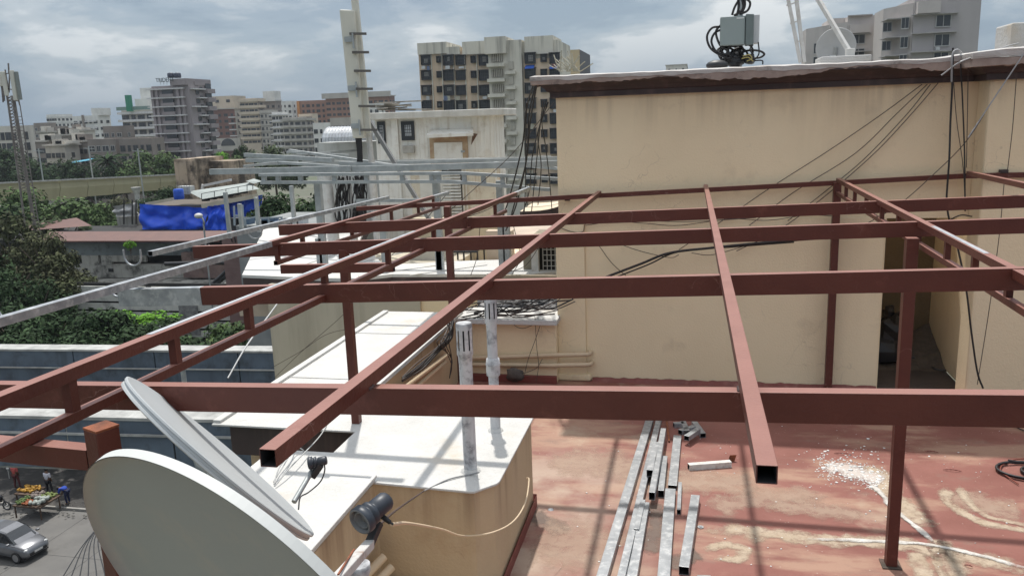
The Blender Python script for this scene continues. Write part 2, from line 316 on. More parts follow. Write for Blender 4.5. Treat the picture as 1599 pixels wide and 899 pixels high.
# raised drip edges round the ledge
e = MB().box(-4.44, -4.36, 6.6, 11.1, ZS+.001, ZS+.03).box(-3.28, -3.22, 7.4, 11.1, ZS+.001, ZS+.03).box(-4.36, -3.28, 7.62, 7.67, ZS+.001, ZS+.022)
for y in (8.0, 9.9): e.box(-4.36, -3.28, y, y+.025, ZS+.001, ZS+.008)
e.build('drip_edge', whitec, pb, bevel=.008)
MB().box(-4.3, -2.985, 6.64, 6.92, .62, ZS-.022).build('fascia', brown, pb, bevel=.01)
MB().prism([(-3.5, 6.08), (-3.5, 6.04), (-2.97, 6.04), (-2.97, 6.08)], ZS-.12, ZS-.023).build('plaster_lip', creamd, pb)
sk_ = MB().sweep([(-2.40, 3.2), (-2.40, 5.57), (-1.56, 5.52), (-1.44, 5.72), (-1.44, 7.22), (-3.22, 7.37)], [(0, .0), (-.10, .002), (-.035, .06), (0, .13)], zf=lambda i, j, q: .04*noise.noise(q*3) if j == 3 else 0)
o = sk_.build('skirting', skirt, pb)
# low parapet along the back, left of the tall wall
bp = empty('back_parapet', (-2.6, 11.1, 0), 'low cream parapet with white capping joining the tall wall behind the vent pipes', 'parapet')
MB().box(-3.30, -1.84, 10.95, 11.35, 0, .87).build('plaster_wall', cream, bp, bevel=.01)
MB().box(-3.34, -1.80, 10.80, 11.50, .872, ZS).build('capping', whitec, bp, bevel=.012)
MB().box(-3.2, -1.84, 10.90, 10.949, 0, .11).build('skirting', skirt, bp, bevel=.01)

# --- tall wall block with its cornice
YW = 11.15; XC = 3.36; ZP = 3.95
tw = empty('stair_block', (2, 11.2, 0), 'tall cream plastered wall with dark brown cornice and white painted top', 'building')
W = MB()
W.box(-1.80, 2.42, YW, 13.2, 0, ZP); W.box(2.42, 3.50, YW, YW+.2, 2.28, ZP)
W.build('wall', cream, tw)
RY = 10.72
MB().box(3.50, 8.0, YW-.001, 13.2, 0, ZP).box(XC, 8.0, RY, YW, .0, ZP-.002).build('projecting_wall', cream, tw, bevel=.03)
MB().box(-1.84, -1.44, YW-.055, YW-.001, 0, 2.34).build('pilaster', cream, tw, bevel=.012)
MB().box(-1.44, 2.40, YW-.018, YW-.001, 0, 2.30).build('plaster_panel', cream, tw, bevel=.006)
b_ = MB(); b_.prism([(-1.9, YW-.09), (-1.9, YW), (-1.38, YW), (-1.38, YW-.09)], 0, .10)
b_.build('pilaster_foot', cream, tw, bevel=.03)
prof = [(0, ZP-.02), (.07, ZP-.02), (.07, ZP+.05), (.10, ZP+.06), (.13, ZP+.10), (.20, ZP+.15), (.28, ZP+.18), (.28, ZP+.22), (0, ZP+.22)]
path = [(-1.80, 14), (-1.80, YW), (-.9, YW), (0, YW), (.9, YW), (1.8, YW), (XC, YW), (XC, RY), (8, RY)]
def flip_test():
    P = Vector((path[1][0]-path[0][0], path[1][1]-path[0][1], 0)); return Vector((P.y, -P.x, 0))
sgn = 1 if flip_test().x < 0 else -1      # outward on the left side must be -X
prof = [(o_*sgn, z_) for o_, z_ in prof]
MB().sweep(path, prof).build('cornice', brown, tw)
# irregular white coating slopped over the cornice top
dense = []
for i in range(len(path)-1):
    a, b2 = Vector(path[i]+(0,)), Vector(path[i+1]+(0,)); k = max(1, int((b2-a).length/.035))
    dense += [tuple((a+(b2-a)*t/k)[:2]) for t in range(k)]
dense.append(path[-1])
def slop(i, j, q):
    up = .055*max(0, min(1, (q.x-2.75)/.6)) if q.y < 11.5 else 0
    if j in (0, 1): return (.022*noise.noise(Vector((q.x*1.1, q.y*1.1, 3)))+.018*noise.noise(Vector((q.x*6, q.y*9, 1))))+up*.3
    return .010*noise.noise(q*5)+up
def slop2(i, j, q):
    return (.075*noise.noise(Vector((q.x*.8, q.y, 5)))+.03*noise.noise(Vector((q.x*4.5, q.y*4, 11)))+.02*noise.noise(Vector((q.x*17, q.y*9, 2)))) if j < 2 else 0
capm = mat('white_slopped_coating', (.52, .50, .48), (.38, .34, .31), 3, rough=.8, bump=.6, bscale=20, stain=(.08, .065, .062), sscale=2.2, samt=.95, stlo=.57, stretch=(1, 1, 4))
washm = mat('thin_pinkish_wash', (.36, .28, .24), (.24, .18, .155), 4, rough=.85, bump=.3, stain=(.06, .045, .042), sscale=3.2, samt=.9, stlo=.55)
MB().sweep(dense, [(sgn*.20, ZP+.205), (sgn*.292, ZP+.205), (sgn*.296, ZP+.25), (sgn*.24, ZP+.265), (0, ZP+.26), (-sgn*.3, ZP+.26)], slop).build('white_capping', capm, tw)
MB().sweep(dense, [(sgn*.255, ZP+.155), (sgn*.286, ZP+.155), (sgn*.287, ZP+.215), (sgn*.255, ZP+.215)], slop2).build('pale_wash', washm, tw)
MB().box(-1.5, 2.40, YW+.3, 13.6, ZP+.16, ZP+.20).box(3.5, 8, YW+.3, 13.6, ZP+.16, ZP+.20).build('roof_slab', capm, tw)
# rendered skirting line, slightly uneven
sk2 = []; rr = random.Random(3)
for i in range(60):
    x = -1.36+i*(3.76/59); sk2.append((x, YW-.075, .045+.02*rr.random()))
vs = []; fs = []
for i, (x, y, z) in enumerate(sk2): vs += [(x, YW-.10, 0.0), (x, YW-.035, z), (x, YW-.02, 0.0)]
for i in range(59): fs += [(3*i, 3*i+3, 3*i+4, 3*i+1), (3*i+1, 3*i+4, 3*i+5, 3*i+2)]
MB().add(vs, fs).build('skirting', skirt, tw)
# doorway: room behind the opening
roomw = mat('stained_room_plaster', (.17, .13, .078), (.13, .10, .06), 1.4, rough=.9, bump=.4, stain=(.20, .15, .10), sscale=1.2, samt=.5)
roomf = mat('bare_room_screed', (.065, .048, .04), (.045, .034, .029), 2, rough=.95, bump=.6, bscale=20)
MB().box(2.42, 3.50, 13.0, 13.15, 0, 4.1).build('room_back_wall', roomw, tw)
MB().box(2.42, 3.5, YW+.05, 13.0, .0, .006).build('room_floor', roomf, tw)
# rubble heap at the back of the room
rb_ = MB(); n = 14
vs = []
for j in range(7):
    for i in range(n):
        x = 2.62+i*.067; y = 12.0+j*.16; h = max(0, (j/6)**1.2*.5*(.35+.65*i/n)+.09*noise.noise(Vector((x*5, y*5, 0))))+.008
        vs.append((x, y, h))
rb_.add(vs, [(j*n+i, j*n+i+1, (j+1)*n+i+1, (j+1)*n+i) for j in range(6) for i in range(n-1)])
tag(rb_.build('rubble_heap', mat('mortar_rubble', (.10, .08, .062), (.07, .055, .045), 14, rough=.95, bump=.8, bscale=30), origin=(3, 12.5, 0)), 'brown heap of mortar rubble against the back wall inside the doorway', 'rubble')
sk = MB(); c = Vector((2.80, 12.35, 0))
prof_s = [(.02, .0), (.26, .01), (.33, .10), (.34, .28), (.31, .46), (.25, .60), (.20, .68), (.15, .74), (.10, .77), (.01, .79)]
vs = []; nn = 14
for k, (r_, z_) in enumerate(prof_s):
    for j in range(nn):
        a = 2*math.pi*j/nn; q = r_*(1+.45*noise.noise(Vector((math.cos(a)*1.7, math.sin(a)*1.7, z_*3.5)))); vs.append(c+Vector((math.cos(a)*q, math.sin(a)*q*.8, z_)))
sk.ball(c+Vector((0, 0, .24)), .33, 9, 6, 1, .8, .8, .16, 5).ball(c+Vector((.05, 0, .52)), .24, 8, 6, 1, .8, 1, .22, 8).ball(c+Vector((-.02, 0, .76)), .09, 7, 5, 1, 1, 1.2, .3, 2); sk.sm = [False]*len(sk.sm)
tag(sk.build('rubbish_sack', mat('black_plastic_sack', (.015, .015, .018), rough=.35), origin=c), 'black full sack standing just inside the doorway on the left', 'sack')
ring = MB(); ring.tube([at(1470, 575, z=.02)+Vector((.11*math.cos(a), .10*math.sin(a), 0)) for a in [i*math.pi/10 for i in range(21)]], .018, 6)
tag(ring.build('cable_coil', black, origin=at(1470, 575, z=0)), 'small black cable ring lying on the dark room floor', 'coil')
tag(MB().cyl((2.98, 12.2, .16), (3.12, 12.15, .155), .017, n=7).build('torch', black, origin=(3.05, 12.2, .12)), 'short dark rod with a pale end lying before the rubble heap', 'rod')

# conduits on pilaster and parapet
pv = mat('cream_painted_pipe', (.60, .47, .32), (.54, .42, .28), 3, rough=.6, bump=.15)
for i, (v0, v1, hx, ex) in enumerate([(559, 556, .0, .0), (569, 572, .03, .02)]):
    y = 10.90; a = at(745, v0, Y=y); b2 = at(918+i*2, v1, Y=y)
    pts = [Vector((-3.1, y-.0, a.z)), Vector((-1.9, y, b2.z)), Vector((b2.x-.06, y+.08, b2.z)), Vector((b2.x-.03, y+.085, b2.z)), Vector((b2.x+.01, y+.12, b2.z)), Vector((b2.x+.015, YW, b2.z))]
    o = MB().tube(pts, .032, 10).build('drain_pipe', pv, origin=pts[0])
    tag(o, ['upper', 'lower'][i]+' of two cream pipes running along the low parapet and pilaster', 'pipe', 'cream wall pipes')
for i, off in enumerate((0, .10)):
    p0 = at(699-4*i, 553+i*12, X=-3.19); p1 = at(644-4*i+20*i, 595, X=-3.19)
    d = (p1-p0).normalized(); o = MB().tube([p0, p0+d*3.2], .028, 8).build('drain_pipe', pv, origin=p0)
    tag(o, ['upper', 'lower'][i]+' of two cream pipes slanting down the side face of the white ledge', 'pipe', 'cream wall pipes')

# plaster smears, cement lines
smudge = mat('faint_beige_wear', (.47, .345, .26), (.41, .28, .21), 5, rough=.9, bump=.5, fade=.6)
plaster = mat('dried_plaster_smear', (.54, .44, .33), (.45, .35, .25), 6, rough=.9, bump=.8, bscale=40, stain=(.25, .11, .085), sscale=5.5, samt=.7, stlo=.55, fade=.85)
cement = mat('white_cement_fill', (.66, .64, .60), (.50, .46, .41), 8, rough=.9, bump=.8, bscale=50, fade=1.0)
def ribbon(pts, wd, z=.004, seed=0, jit=.35, h=0):
    rr = random.Random(seed); P = bez([at(u, v, z=0) for u, v in pts], 16); vs = []
    k = len(P)
    for i, p in enumerate(P):
        d = (P[min(i+1, k-1)]-P[max(i-1, 0)]).normalized(); nrm = Vector((-d.y, d.x, 0)); t = i/(k-1)
        ww = wd*(min(1, t*9+.15))*(min(1, (1-t)*9+.15))
        a = ww*(.5+jit*noise.noise(Vector((p.x*6, p.y*6, seed)))); b3 = ww*(.5+jit*noise.noise(Vector((p.x*6, p.y*6, seed+9))))
        a *= 1.5; b3 *= 1.5; tt = min(1, t*8)*min(1, (1-t)*8)
        for s_, e_ in ((-1, 0), (-.5, .75), (0, 1), (.5, .75), (1, 0)):
            vs.append(p+nrm*(a if s_ > 0 else b3)*s_+Vector((0, 0, z+h*(1-abs(s_))))); EDG.append(e_*tt)
    fs = [(5*i+j, 5*i+5+j, 5*i+6+j, 5*i+1+j) for i in range(k-1) for j in range(4)]
    mb = MB().add(vs, fs); return mb
def put(o, e):
    at_ = o.data.attributes.new('e', 'FLOAT', 'POINT'); at_.data.foreach_set('value', e[:len(o.data.vertices)]); return o
EDG = []
sm = [([(1085, 826), (1160, 830), (1240, 838), (1320, 844), (1395, 848), (1470, 862), (1540, 876), (1640, 900)], .20, 'smear'),
      ([(1335, 726), (1372, 742), (1392, 775), (1420, 800), (1450, 830)], .22, 's'), ([(1470, 840), (1482, 868), (1500, 910)], .16, 's'),
      ([(1476, 758), (1478, 778), (1498, 798), (1545, 818), (1640, 836)], .10, 's'), ([(1496, 755), (1512, 784), (1548, 808), (1640, 826)], .075, 's'),
      ([(1440, 862), (1437, 880), (1446, 905)], .15, 's'), ([(1462, 864), (1466, 885), (1476, 906)], .07, 's')]
for i, (p, wd, _) in enumerate(sm):
    EDG.clear(); tag(put(ribbon(p, wd, .004, i).build('plaster_smear', plaster, origin=at(*p[0], z=0)), EDG), kind='structure')
for i, (p, wd) in enumerate([([(1248, 842), (1330, 844), (1400, 847), (1455, 852), (1520, 866), (1640, 897)], .05), ([(1352, 748), (1378, 775), (1400, 800), (1430, 822), (1462, 852)], .05)]):
    EDG.clear(); tag(put(ribbon(p, wd, .008, 20+i, h=.008).build('cement_fill_line', cement, origin=at(*p[0], z=0)), EDG), kind='structure')
wet = mat('damp_dirt', (.14, .10, .08), (.18, .13, .10), 5, rough=.6, fade=.75)
powder = mat('plaster_powder', (.62, .58, .54), (.5, .42, .37), 9, rough=.95, fade=.9)
for pts_, wd_, z_, nm_, mt_ in [([(815, 796), (840, 808), (862, 820), (888, 836)], .26, .003, 'damp_patch', wet), ([(1040, 885), (1070, 872), (1098, 868)], .20, .003, 'damp_patch', wet), ([(1020, 780), (1024, 820), (1012, 870)], .16, .0035, 'damp_patch', wet),
        ([(1285, 728), (1320, 733), (1350, 742), (1385, 752)], .26, .006, 'plaster_powder', powder), ([(1095, 862), (1130, 850), (1165, 858), (1150, 872), (1110, 872)], .10, .0045, 'plaster_smear', plaster), ([(1190, 786), (1290, 796), (1350, 808)], .30, .0038, 'worn_patch', smudge),
        ([(1000, 742), (1090, 752), (1190, 752)], .45, .0036, 'worn_patch', smudge), ([(850, 718), (930, 724), (1010, 738)], .60, .0034, 'worn_patch', smudge), ([(830, 842), (905, 850), (960, 870)], .75, .0032, 'worn_patch', smudge), ([(1100, 790), (1180, 780), (1290, 770)], .40, .0033, 'worn_patch', smudge), ([(1480, 770), (1540, 790), (1600, 800)], .4, .0031, 'worn_patch', smudge)]:
    EDG.clear(); tag(put(ribbon(pts_, wd_, z_, 31).build(nm_, mt_, origin=at(*pts_[0], z=0)), EDG), kind='structure')
# white powder and chips
chips = MB(); rr = random.Random(8)
for k in range(760):
    t = rr.random(); u = 1285+t*95+rr.gauss(0, 8); v = 726+t*24+rr.gauss(0, 9)
    if rr.random() < .2: u = 1330+rr.gauss(0, 38); v = 724+rr.gauss(0, 20)
    p = at(u, v, z=.0); s_ = rr.uniform(.003, .011)*(1 if rr.random() < .93 else 2.0)
    chips.ball(p+Vector((0, 0, s_*.3)), s_, 5, 3, 1.2, 1, .5, .4, k)
for k in range(90):
    p = at(rr.uniform(900, 1600), rr.uniform(660, 895), z=0)
    if p.x > -1.2: chips.ball(p+Vector((0, 0, .004)), rr.uniform(.004, .010), 5, 3, 1.2, 1, .5, .4, k)
tag(chips.build('plaster_chips', mat('white_plaster_chip', (.80, .79, .76), rough=.9), origin=at(1330, 735, z=0)), 'scatter of white plaster chips and powder on the red floor beside the bare post', 'debris', kind='stuff')
# bits of red rag
for i, (u, v, L_) in enumerate([(1455, 705, .13), (1487, 734, .17), (1316, 708, .18), (1512, 883, .06)]):
    p = at(u, v, z=.01); tag(MB().tube(bez([p+Vector((-L_/2, .01, 0)), p+Vector((0, -.005, .012)), p+Vector((L_/2, -.01, 0))], 5), [.002, .004, .006, .004, .006, .004, .004, .006, .003, .004, .002][:11], 6).build('paint_flake', skirt, origin=p),
        ['curled dark red paint flake just inside the wall shadow', 'long dark red paint flake right of the bare post', 'thin red paint flake at the shadow edge above the white chips', 'small dark paint lump near the cement line at the right'][i], 'flake')
# ================================================= red oxide steel frame
pf = empty('steel_roof_frame', (0, 6.5, 2.6), 'dark red painted steel tube roof frame under construction over the terrace', 'steel frame')
def beam(p0, p1, Y, h=.115, w_=.055, m=redpaint, name='beam', yoff=0):
    a, b = at(*p0, Y=Y), at(*p1, Y=Y+yoff)
    return MB().bar(a+Vector((0, w_/2, 0)), b+Vector((0, w_/2, 0)), w_, h, hollow=True).build(name, m, pf, bevel=.003, origin=a)
Y1, Y2, Y3, Y4 = 2.7, 4.7, 6.75, 8.35
beam((-200, 598), (1800, 619), Y1+.15, .106, yoff=-.2)
beam((312, 449), (1800, 414), Y2, .119)
beam((182, 452), (311.5, 449), Y2, .119, m=galv, name='unpainted_beam_end')
beam((300, 385), (1800, 334), Y3, .115)
beam((434, 352), (1800, 297), Y4, .115)
beam((556, 323), (1511, 271), 11.02, .06, .05, name='wall_rail')
beam((1509, 271), (1780, 266), 10.66, .06, .05, name='wall_rail')
beam((437, 414), (613, 411), 6.30, .075, .05, name='short_bracket_beam')
# purlins (front end, far end) on top of the beams
def purlin(p0, Ya, p1, Yb, w_=.05, h=.05, m=redpaint, name='purlin'):
    a, b = at(*p0, Y=Ya), at(*p1, Y=Yb)
    return MB().bar(a, b, w_, h, hollow=True).build(name, m, pf, bevel=.003, origin=a), a, b
def chord(p0, Ya, p1, Yb, **k): return purlin(p0, Ya, p1, Yb, **k)
purlin((417, 701), 2.0, (936, 298), 11.0, .052, .055)
purlin((1198, 726), 1.98, (1102, 288), 11.0, .052, .05)
purlin((1513, 267), 10.6, (1760, 318), 5.5, .05, .05)
def onseg(a, b, Y): t = (Y-a.y)/(b.y-a.y); return a+(b-a)*t
def truss(p0, Ya, p1, Yb, drop, ys, cut=None, grey=None, y0=None, y1=None, label=None):
    t = bpy.data.objects.new('truss', None); col.objects.link(t); a, b = at(*p0, Y=Ya), at(*p1, Y=Yb); t.parent = pf; t.location = a-wloc(pf)
    t.empty_display_size = .1
    segs = [(Ya, Yb, redpaint)] if not grey else grey
    for s0, s1, mm in segs:
        MB().bar(onseg(a, b, s0), onseg(a, b, s1), .05, .05, hollow=True).build('top_chord' if mm is redpaint else 'unpainted_chord', mm, t, bevel=.003)
    y0 = y0 or Ya; y1 = y1 or Yb
    MB().bar(onseg(a, b, y0)-Vector((0, 0, drop)), onseg(a, b, y1)-Vector((0, 0, drop)), .04, .04, hollow=True).build('bottom_chord', redpaint, t, bevel=.003)
    for y in ys:
        p = onseg(a, b, y); MB().box(p.x-.018, p.x+.018, p.y-.02, p.y+.02, p.z-drop, p.z-.05).build('web_stub', redpaint, t, origin=p)
    return a, b
truss((-60, 638), 2.04, (815, 296), 11.3, .17, [2.5, 3.15, 3.8, 4.75, 5.9, 7.1, 8.2, 9.6], y0=2.0, y1=10.2,
      grey=[(2.0, 10.85, redpaint), (10.853, 11.9, galv)])
truss((-60, 511), 3.3, (692, 301), 12.6, .19, [6.75, 7.3, 8.6, 10.0, 11.2, 12.0], y0=6.7, y1=12.3,
      grey=[(3.3, 6.62, galv), (6.623, 12.0, redpaint), (12.003, 12.9, galv)])
truss((1309, 278), 10.95, (1740, 497), 3.62, .17, [4.8, 5.4, 6.0, 6.8, 7.5, 8.2, 9.0, 9.7, 10.3])
a, b = at(234, 392, Y=6.6), at(606, 306, Y=12.8)
MB().bar(a, b, .05, .05, hollow=True).build('unpainted_purlin', galv, pf, bevel=.003, origin=a)
weld = mat('weld_bead', (.09, .045, .04), (.05, .03, .028), 30, rough=.6, bump=.8, bscale=120)
for (p0, Ya, p1, Yb) in [((417, 701), 2.0, (936, 298), 11.0), ((1198, 726), 1.98, (1102, 288), 11.0)]:
    a, b = at(*p0, Y=Ya), at(*p1, Y=Yb)
    for Yq_ in (Y1, Y2, Y3, Y4):
        q = onseg(a, b, Yq_) if False else a+(b-a)*((Yq_-a.y)/(b.y-a.y))
        for s in (-1, 1):
            x = q.x+s*.028; MB().tube([(x, Yq_+.002+i*.008, q.z-.052+.0015*((i*7) % 3)) for i in range(7)], [.004+.002*((i*5) % 2) for i in range(7)], 6).build('weld_bead', weld, pf, origin=(x, Yq_, q.z))
# bent clamps hanging from the unpainted purlins
for (u, v, Y) in [(207, 400, 6.3), (340, 392, 6.9), (398, 361, 8.4)]:
    c = at(u, v, Y=Y); r_ = .085
    pts = [c+Vector((-r_, 0, .06))]+[c+Vector((-r_*math.cos(t), 0, -r_*math.sin(t))) for t in [i*math.pi/10 for i in range(11)]]+[c+Vector((r_, 0, .06))]
    MB().tube(pts, .009, 6).build('hook_strap', galv, pf, origin=c)
for (u, v, Y) in [(10, 492, 4.2), (185, 470-10, 5.3)]:
    c = at(u, v, Y=Y); MB().tube(bez([c+Vector((-.06, 0, .03)), c+Vector((-.03, 0, -.01)), c+Vector((.05, 0, -.015))], 5), .009, 6).build('hook_strap', galv, pf, origin=c)
# thin pale strips along two chords, whitish scuffs on the right one
sa, sb = at(-60, 638, Y=2.04)+Vector((0, 0, .0022)), at(815, 296, Y=11.3)+Vector((0, 0, .0022))
MB().bar(onseg(sa, sb, 3.0)+Vector((-.010, 0, 0)), onseg(sa, sb, 6.6)+Vector((-.010, 0, 0)), .027, .002).build('pale_strip', mat('pale_strip_metal', (.48, .50, .52), (.34, .35, .37), 9, rough=.45, metal=.3), pf)
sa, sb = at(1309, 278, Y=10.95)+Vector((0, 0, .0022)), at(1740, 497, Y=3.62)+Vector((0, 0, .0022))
MB().bar(onseg(sa, sb, 5.2), onseg(sa, sb, 6.4), .03, .002).build('pale_strip', mat('pale_strip_metal', (.66, .68, .70)), pf)
# posts
def post(u, v, Y, ztop, zbot, s=.075, name='post'):
    p = at(u, v, Y=Y)
    MB().box(p.x-s/2, p.x+s/2, Y-s/2, Y+s/2, zbot, ztop).build(name, redpaint, pf, bevel=.004, origin=(p.x, Y, zbot)); return p
post(1409, 600, 6.62, at(1420, 371, Y=6.62).z, 0.0, .085)
post(1300, 450, 11.0, at(1308, 285, Y=11).z, 0.0, .09)
post(705, 450, 10.86, at(700, 322, Y=10.86).z+.0, .0, .09)
post(545, 500, 6.78, at(541, 387, Y=6.75).z-.02, ZS, .075)
qq = at(1409, 600, Y=6.62); MB().box(qq.x-.075, qq.x+.075, 6.62-.075, 6.62+.075, .002, .010).build('base_plate', mat('dark_base_plate', (.10, .06, .045), (.05, .04, .03), 8, rough=.8), pf, origin=(qq.x, 6.78, 0))
# near left post stub with its rusty cut top and the low beam running off to the left
pp = at(158, 668, Y=2.28); ang = R(-22)
ax = Vector((math.cos(ang), math.sin(ang), 0))*.041; ay = Vector((-math.sin(ang), math.cos(ang), 0))*.041
MB().obox((pp.x, pp.y, (pp.z-.0+.2)/2), ax, ay, (0, 0, (pp.z-.2)/2)).build('post', redpaint, pf, bevel=.004, origin=(pp.x, pp.y, .2))
MB().obox((pp.x, pp.y, pp.z+.004), ax*1.01, ay*1.01, (0, 0, .004)).build('cut_post_top', rust, pf, origin=(pp.x, pp.y, pp.z))
a = at(-150, 676, Y=2.30); b = at(134, 703, Y=2.26)
MB().bar(a+Vector((0, .03, 0)), b+Vector((0, .03, 0)), .06, .075, hollow=True).build('low_beam', redpaint, pf, bevel=.003, origin=a)
# stubs hanging behind beam three on the left truss
# ------------------------------------------------ steel tubes lying on the floor
def fl_tube(p0, p1, w_, h, z, label, hollow=True, group='galvanised tubes on the terrace floor', m=galv, name='steel_tube'):
    w_ *= 1.18; h *= 1.25; z *= 1.25
    a, b = at(*p0, z=z+h), at(*p1, z=z+h)
    o = MB().bar(a, b, w_, h, hollow=hollow).build(name, m, bevel=.003, origin=(a+b)/2-Vector((0, 0, h)))
    return tag(o, label, 'tube', group)
fl_tube((1016, 648), (930, 930), .075, .05, 0, 'longest outermost grey tube on the left edge of the floor stack')
fl_tube((1030, 648), (966, 915), .055, .05, 0, 'long thin grey tube second from the left in the floor stack')
fl_tube((1025, 689), (1015, 733), .06, .06, .055, 'short grey tube with open end lying on top of the stack')
fl_tube((1036, 668), (1018, 768), .05, .065, .05, 'grey tube with dark open end resting over the middle of the stack')
fl_tube((1008, 783), (986, 905), .065, .05, 0, 'wide grey tube at the front right of the stack')
fl_tube((1004, 779), (994, 825), .04, .05, .01, 'narrow tube with a small open end squeezed in the stack')
fl_tube((992, 830), (978, 915), .035, .03, 0, 'thin pale tube low between two wide ones near the photo bottom')
fl_tube((1038, 711), (1032, 765), .05, .06, 0, 'short standing-alone tube stub just right of the stack')
fl_tube((1058, 679), (1050, 757), .075, .04, 0, 'wide flat tube farther half of the pair right of the stack')
fl_tube((1047, 762), (1035, 915), .085, .045, 0, 'wide flat tube nearer half of the pair right of the stack')
fl_tube((1062, 752), (1060, 795), .03, .04, 0, 'small narrow offcut beside the wide flat tube')
fl_tube((1086, 772), (1068, 884), .07, .06, 0, 'lone grey tube with dark open end at the bottom near the floor centre')
fl_tube((1099, 897), (1106, 925), .09, .05, 0, 'grey tube end entering at the bottom edge of the photo')
fl_tube((1075, 724), (1141, 719), .055, .05, 0, 'pale painted tube offcut lying crosswise with a rusty flap', m=mat('whitewashed_tube', (.62, .60, .56), (.5, .48, .45), 12, rough=.7, bump=.3, stain=(.3, .17, .1), sscale=14, samt=.5))
p = at(1143, 716, z=.03); tag(MB().obox(p, (.035, .01, .0), (0, .002, .0), (.012, .0, .045)).build('rusty_tab', rust, origin=p-Vector((0, 0, .03))), 'small orange rusty steel tab standing at the end of the pale offcut', 'steel tab')
for i, (p0, p1, zz, lb) in enumerate([((1052, 660), (1068, 659), .0, 'farthest short offcut of the little heap above the tubes'), ((1066, 655), (1073, 672), .0, 'offcut pointing at the camera in the middle of the little heap'),
        ((1084, 657), (1098, 676), .0, 'rightmost offcut of the little heap with its dark open end'), ((1062, 671), (1084, 664), .0, 'offcut lying slanted on the left of the little heap'), ((1090, 668), (1072, 680), .045, 'nearest offcut of the little heap, open end facing left')]):
    fl_tube(p0, p1, .055, .045, zz, lb, group='short tube offcuts in a heap')
p0, p1 = at(1041, 655, z=.02), at(1045, 688, z=.02)
tag(MB().bar(p0, p1, .02, .015).build('rusty_rod', rust, origin=p0), 'dark rusty rod lying between the tube stack and the offcut heap', 'rod')
p = at(1094, 823, z=.0); tag(MB().cyl(p, p+Vector((0, 0, .008)), .028, n=14).cyl(p+Vector((0, 0, .008)), p+Vector((0, 0, .014)), .013, n=10).build('steel_washer', galv, origin=p), 'round grey washer lying right of the lone tube', 'washer')
p = at(860, 795, z=.0); tag(MB().cyl(p, p+Vector((0, 0, .006)), .03, .022, n=12).build('bottle_cap', galv, origin=p), 'small grey disc lying on the damp patch beside the parapet', 'disc')
# hose coils at the right
def coil(u, v, rx, ry, label, k=2, r_=.012):
    c = at(u, v, z=.015); pts = []
    for i in range(k*24+1):
        a = i*2*math.pi/24+2; q = 1-.06*math.sin(i*.31); pts.append(c+Vector((rx*q*math.cos(a), ry*q*math.sin(a), .008*(i//24)*2+.004)))
    tag(MB().tube(pts, r_, 6).build('hose_coil', black, origin=c), label, 'hose')
coil(1605, 736, .30, .21, 'large loose coil of black hose on the floor at the right edge')
coil(1618, 738, .14, .12, 'smaller black hose coil inside the large one')
c = [at(1563, 735, z=.02), at(1570, 722, z=.02), at(1592, 716, z=.02), at(1620, 716, z=.02)]
cable([at(1590, 755, z=.02)]+c[:1]+c[1:], .007, mat('red_wire', (.2, .05, .03)), 'thin reddish wire curling inside the hose coil', name='wire')
cable([at(1578, 660, z=.03), at(1590, 668, z=.02), at(1610, 676, z=.02)], .008, black, 'short black cable end at the far right of the floor in the shade')

# ------------------------------------------------ vent pipes on the white top
pipem = mat('weathered_pvc', (.58, .585, .59), (.42, .43, .445), 7, rough=.8, bump=.35, stain=(.14, .14, .15), sscale=9, samt=.75, stlo=.5, stretch=(1, 1, .35))
def vent(u, v, r_, ztop, zc, label, slots, collar=None):
    p = at(u, v, z=ZS); t = empty('vent_pipe', (p.x, p.y, ZS), label, 'vent pipe', 'vent pipes on the parapet block')
    P = lambda z: Vector((p.x, p.y, z))
    MB().cyl(P(ZS), P(zc), r_, n=20, cap=False).build('pipe', pipem, t)
    if collar: MB().tube([P(collar-.10), P(collar-.09), P(collar-.07), P(collar), P(collar+.01), P(collar+.02), P(collar+.06), P(collar+.07)], [r_*1.05, r_*1.35, r_*1.38, r_*1.38, r_*1.5, r_*1.38, r_*1.3, r_*1.02], 20).build('collar', pipem, t)
    rc = r_*1.22
    cap = MB().tube([P(zc-.02), P(zc+.03), P(zc+.05), P(zc+.09)], [r_*1.02, r_*1.06, rc, rc], 20, cap=False)
    z0, z1 = zc+.09, ztop-.05      # slotted cage: bars with gaps between
    for k in range(slots):
        a0 = 2*math.pi*(k+.14)/slots; a1 = 2*math.pi*(k+.86)/slots; q = []
        for a_ in [a0+(a1-a0)*i/4 for i in range(5)]:
            for z in (z0, z1): q.append(P(z)+Vector((rc*math.cos(a_), rc*math.sin(a_), 0)))
        cap.add(q, [(2*i, 2*i+2, 2*i+3, 2*i+1) for i in range(4)], True)
    cap.tube([P(z1), P(ztop-.008), P(ztop)], [rc, rc, rc*.93], 20, cap=True)
    cap.build('vent_cap', pipem, t); MB().cyl(P(z0-.01), P(z1+.01), r_*.9, n=12).build('cap_core', dark, t)
    MB().tube([P(ZS-.01), P(ZS+.012), P(ZS+.03)], [r_*1.7, r_*1.45, r_*1.02], 20).build('mortar_fillet', whitec, t)
    return p
v1 = at(735, 735, z=ZS); z1 = at(727, 504, Y=v1.y).z; v2 = at(774, 672, z=ZS); z2 = at(778, 463, Y=v2.y).z
vent(735, 735, .052, z1, z1-.30, 'thick weathered grey vent pipe with slotted cap, nearer of the two', 9)
vent(774, 672, .045, z2, z2-.28, 'slim weathered grey vent pipe with a bulging collar, farther of the two', 8, at(775, 570, Y=v2.y).z)
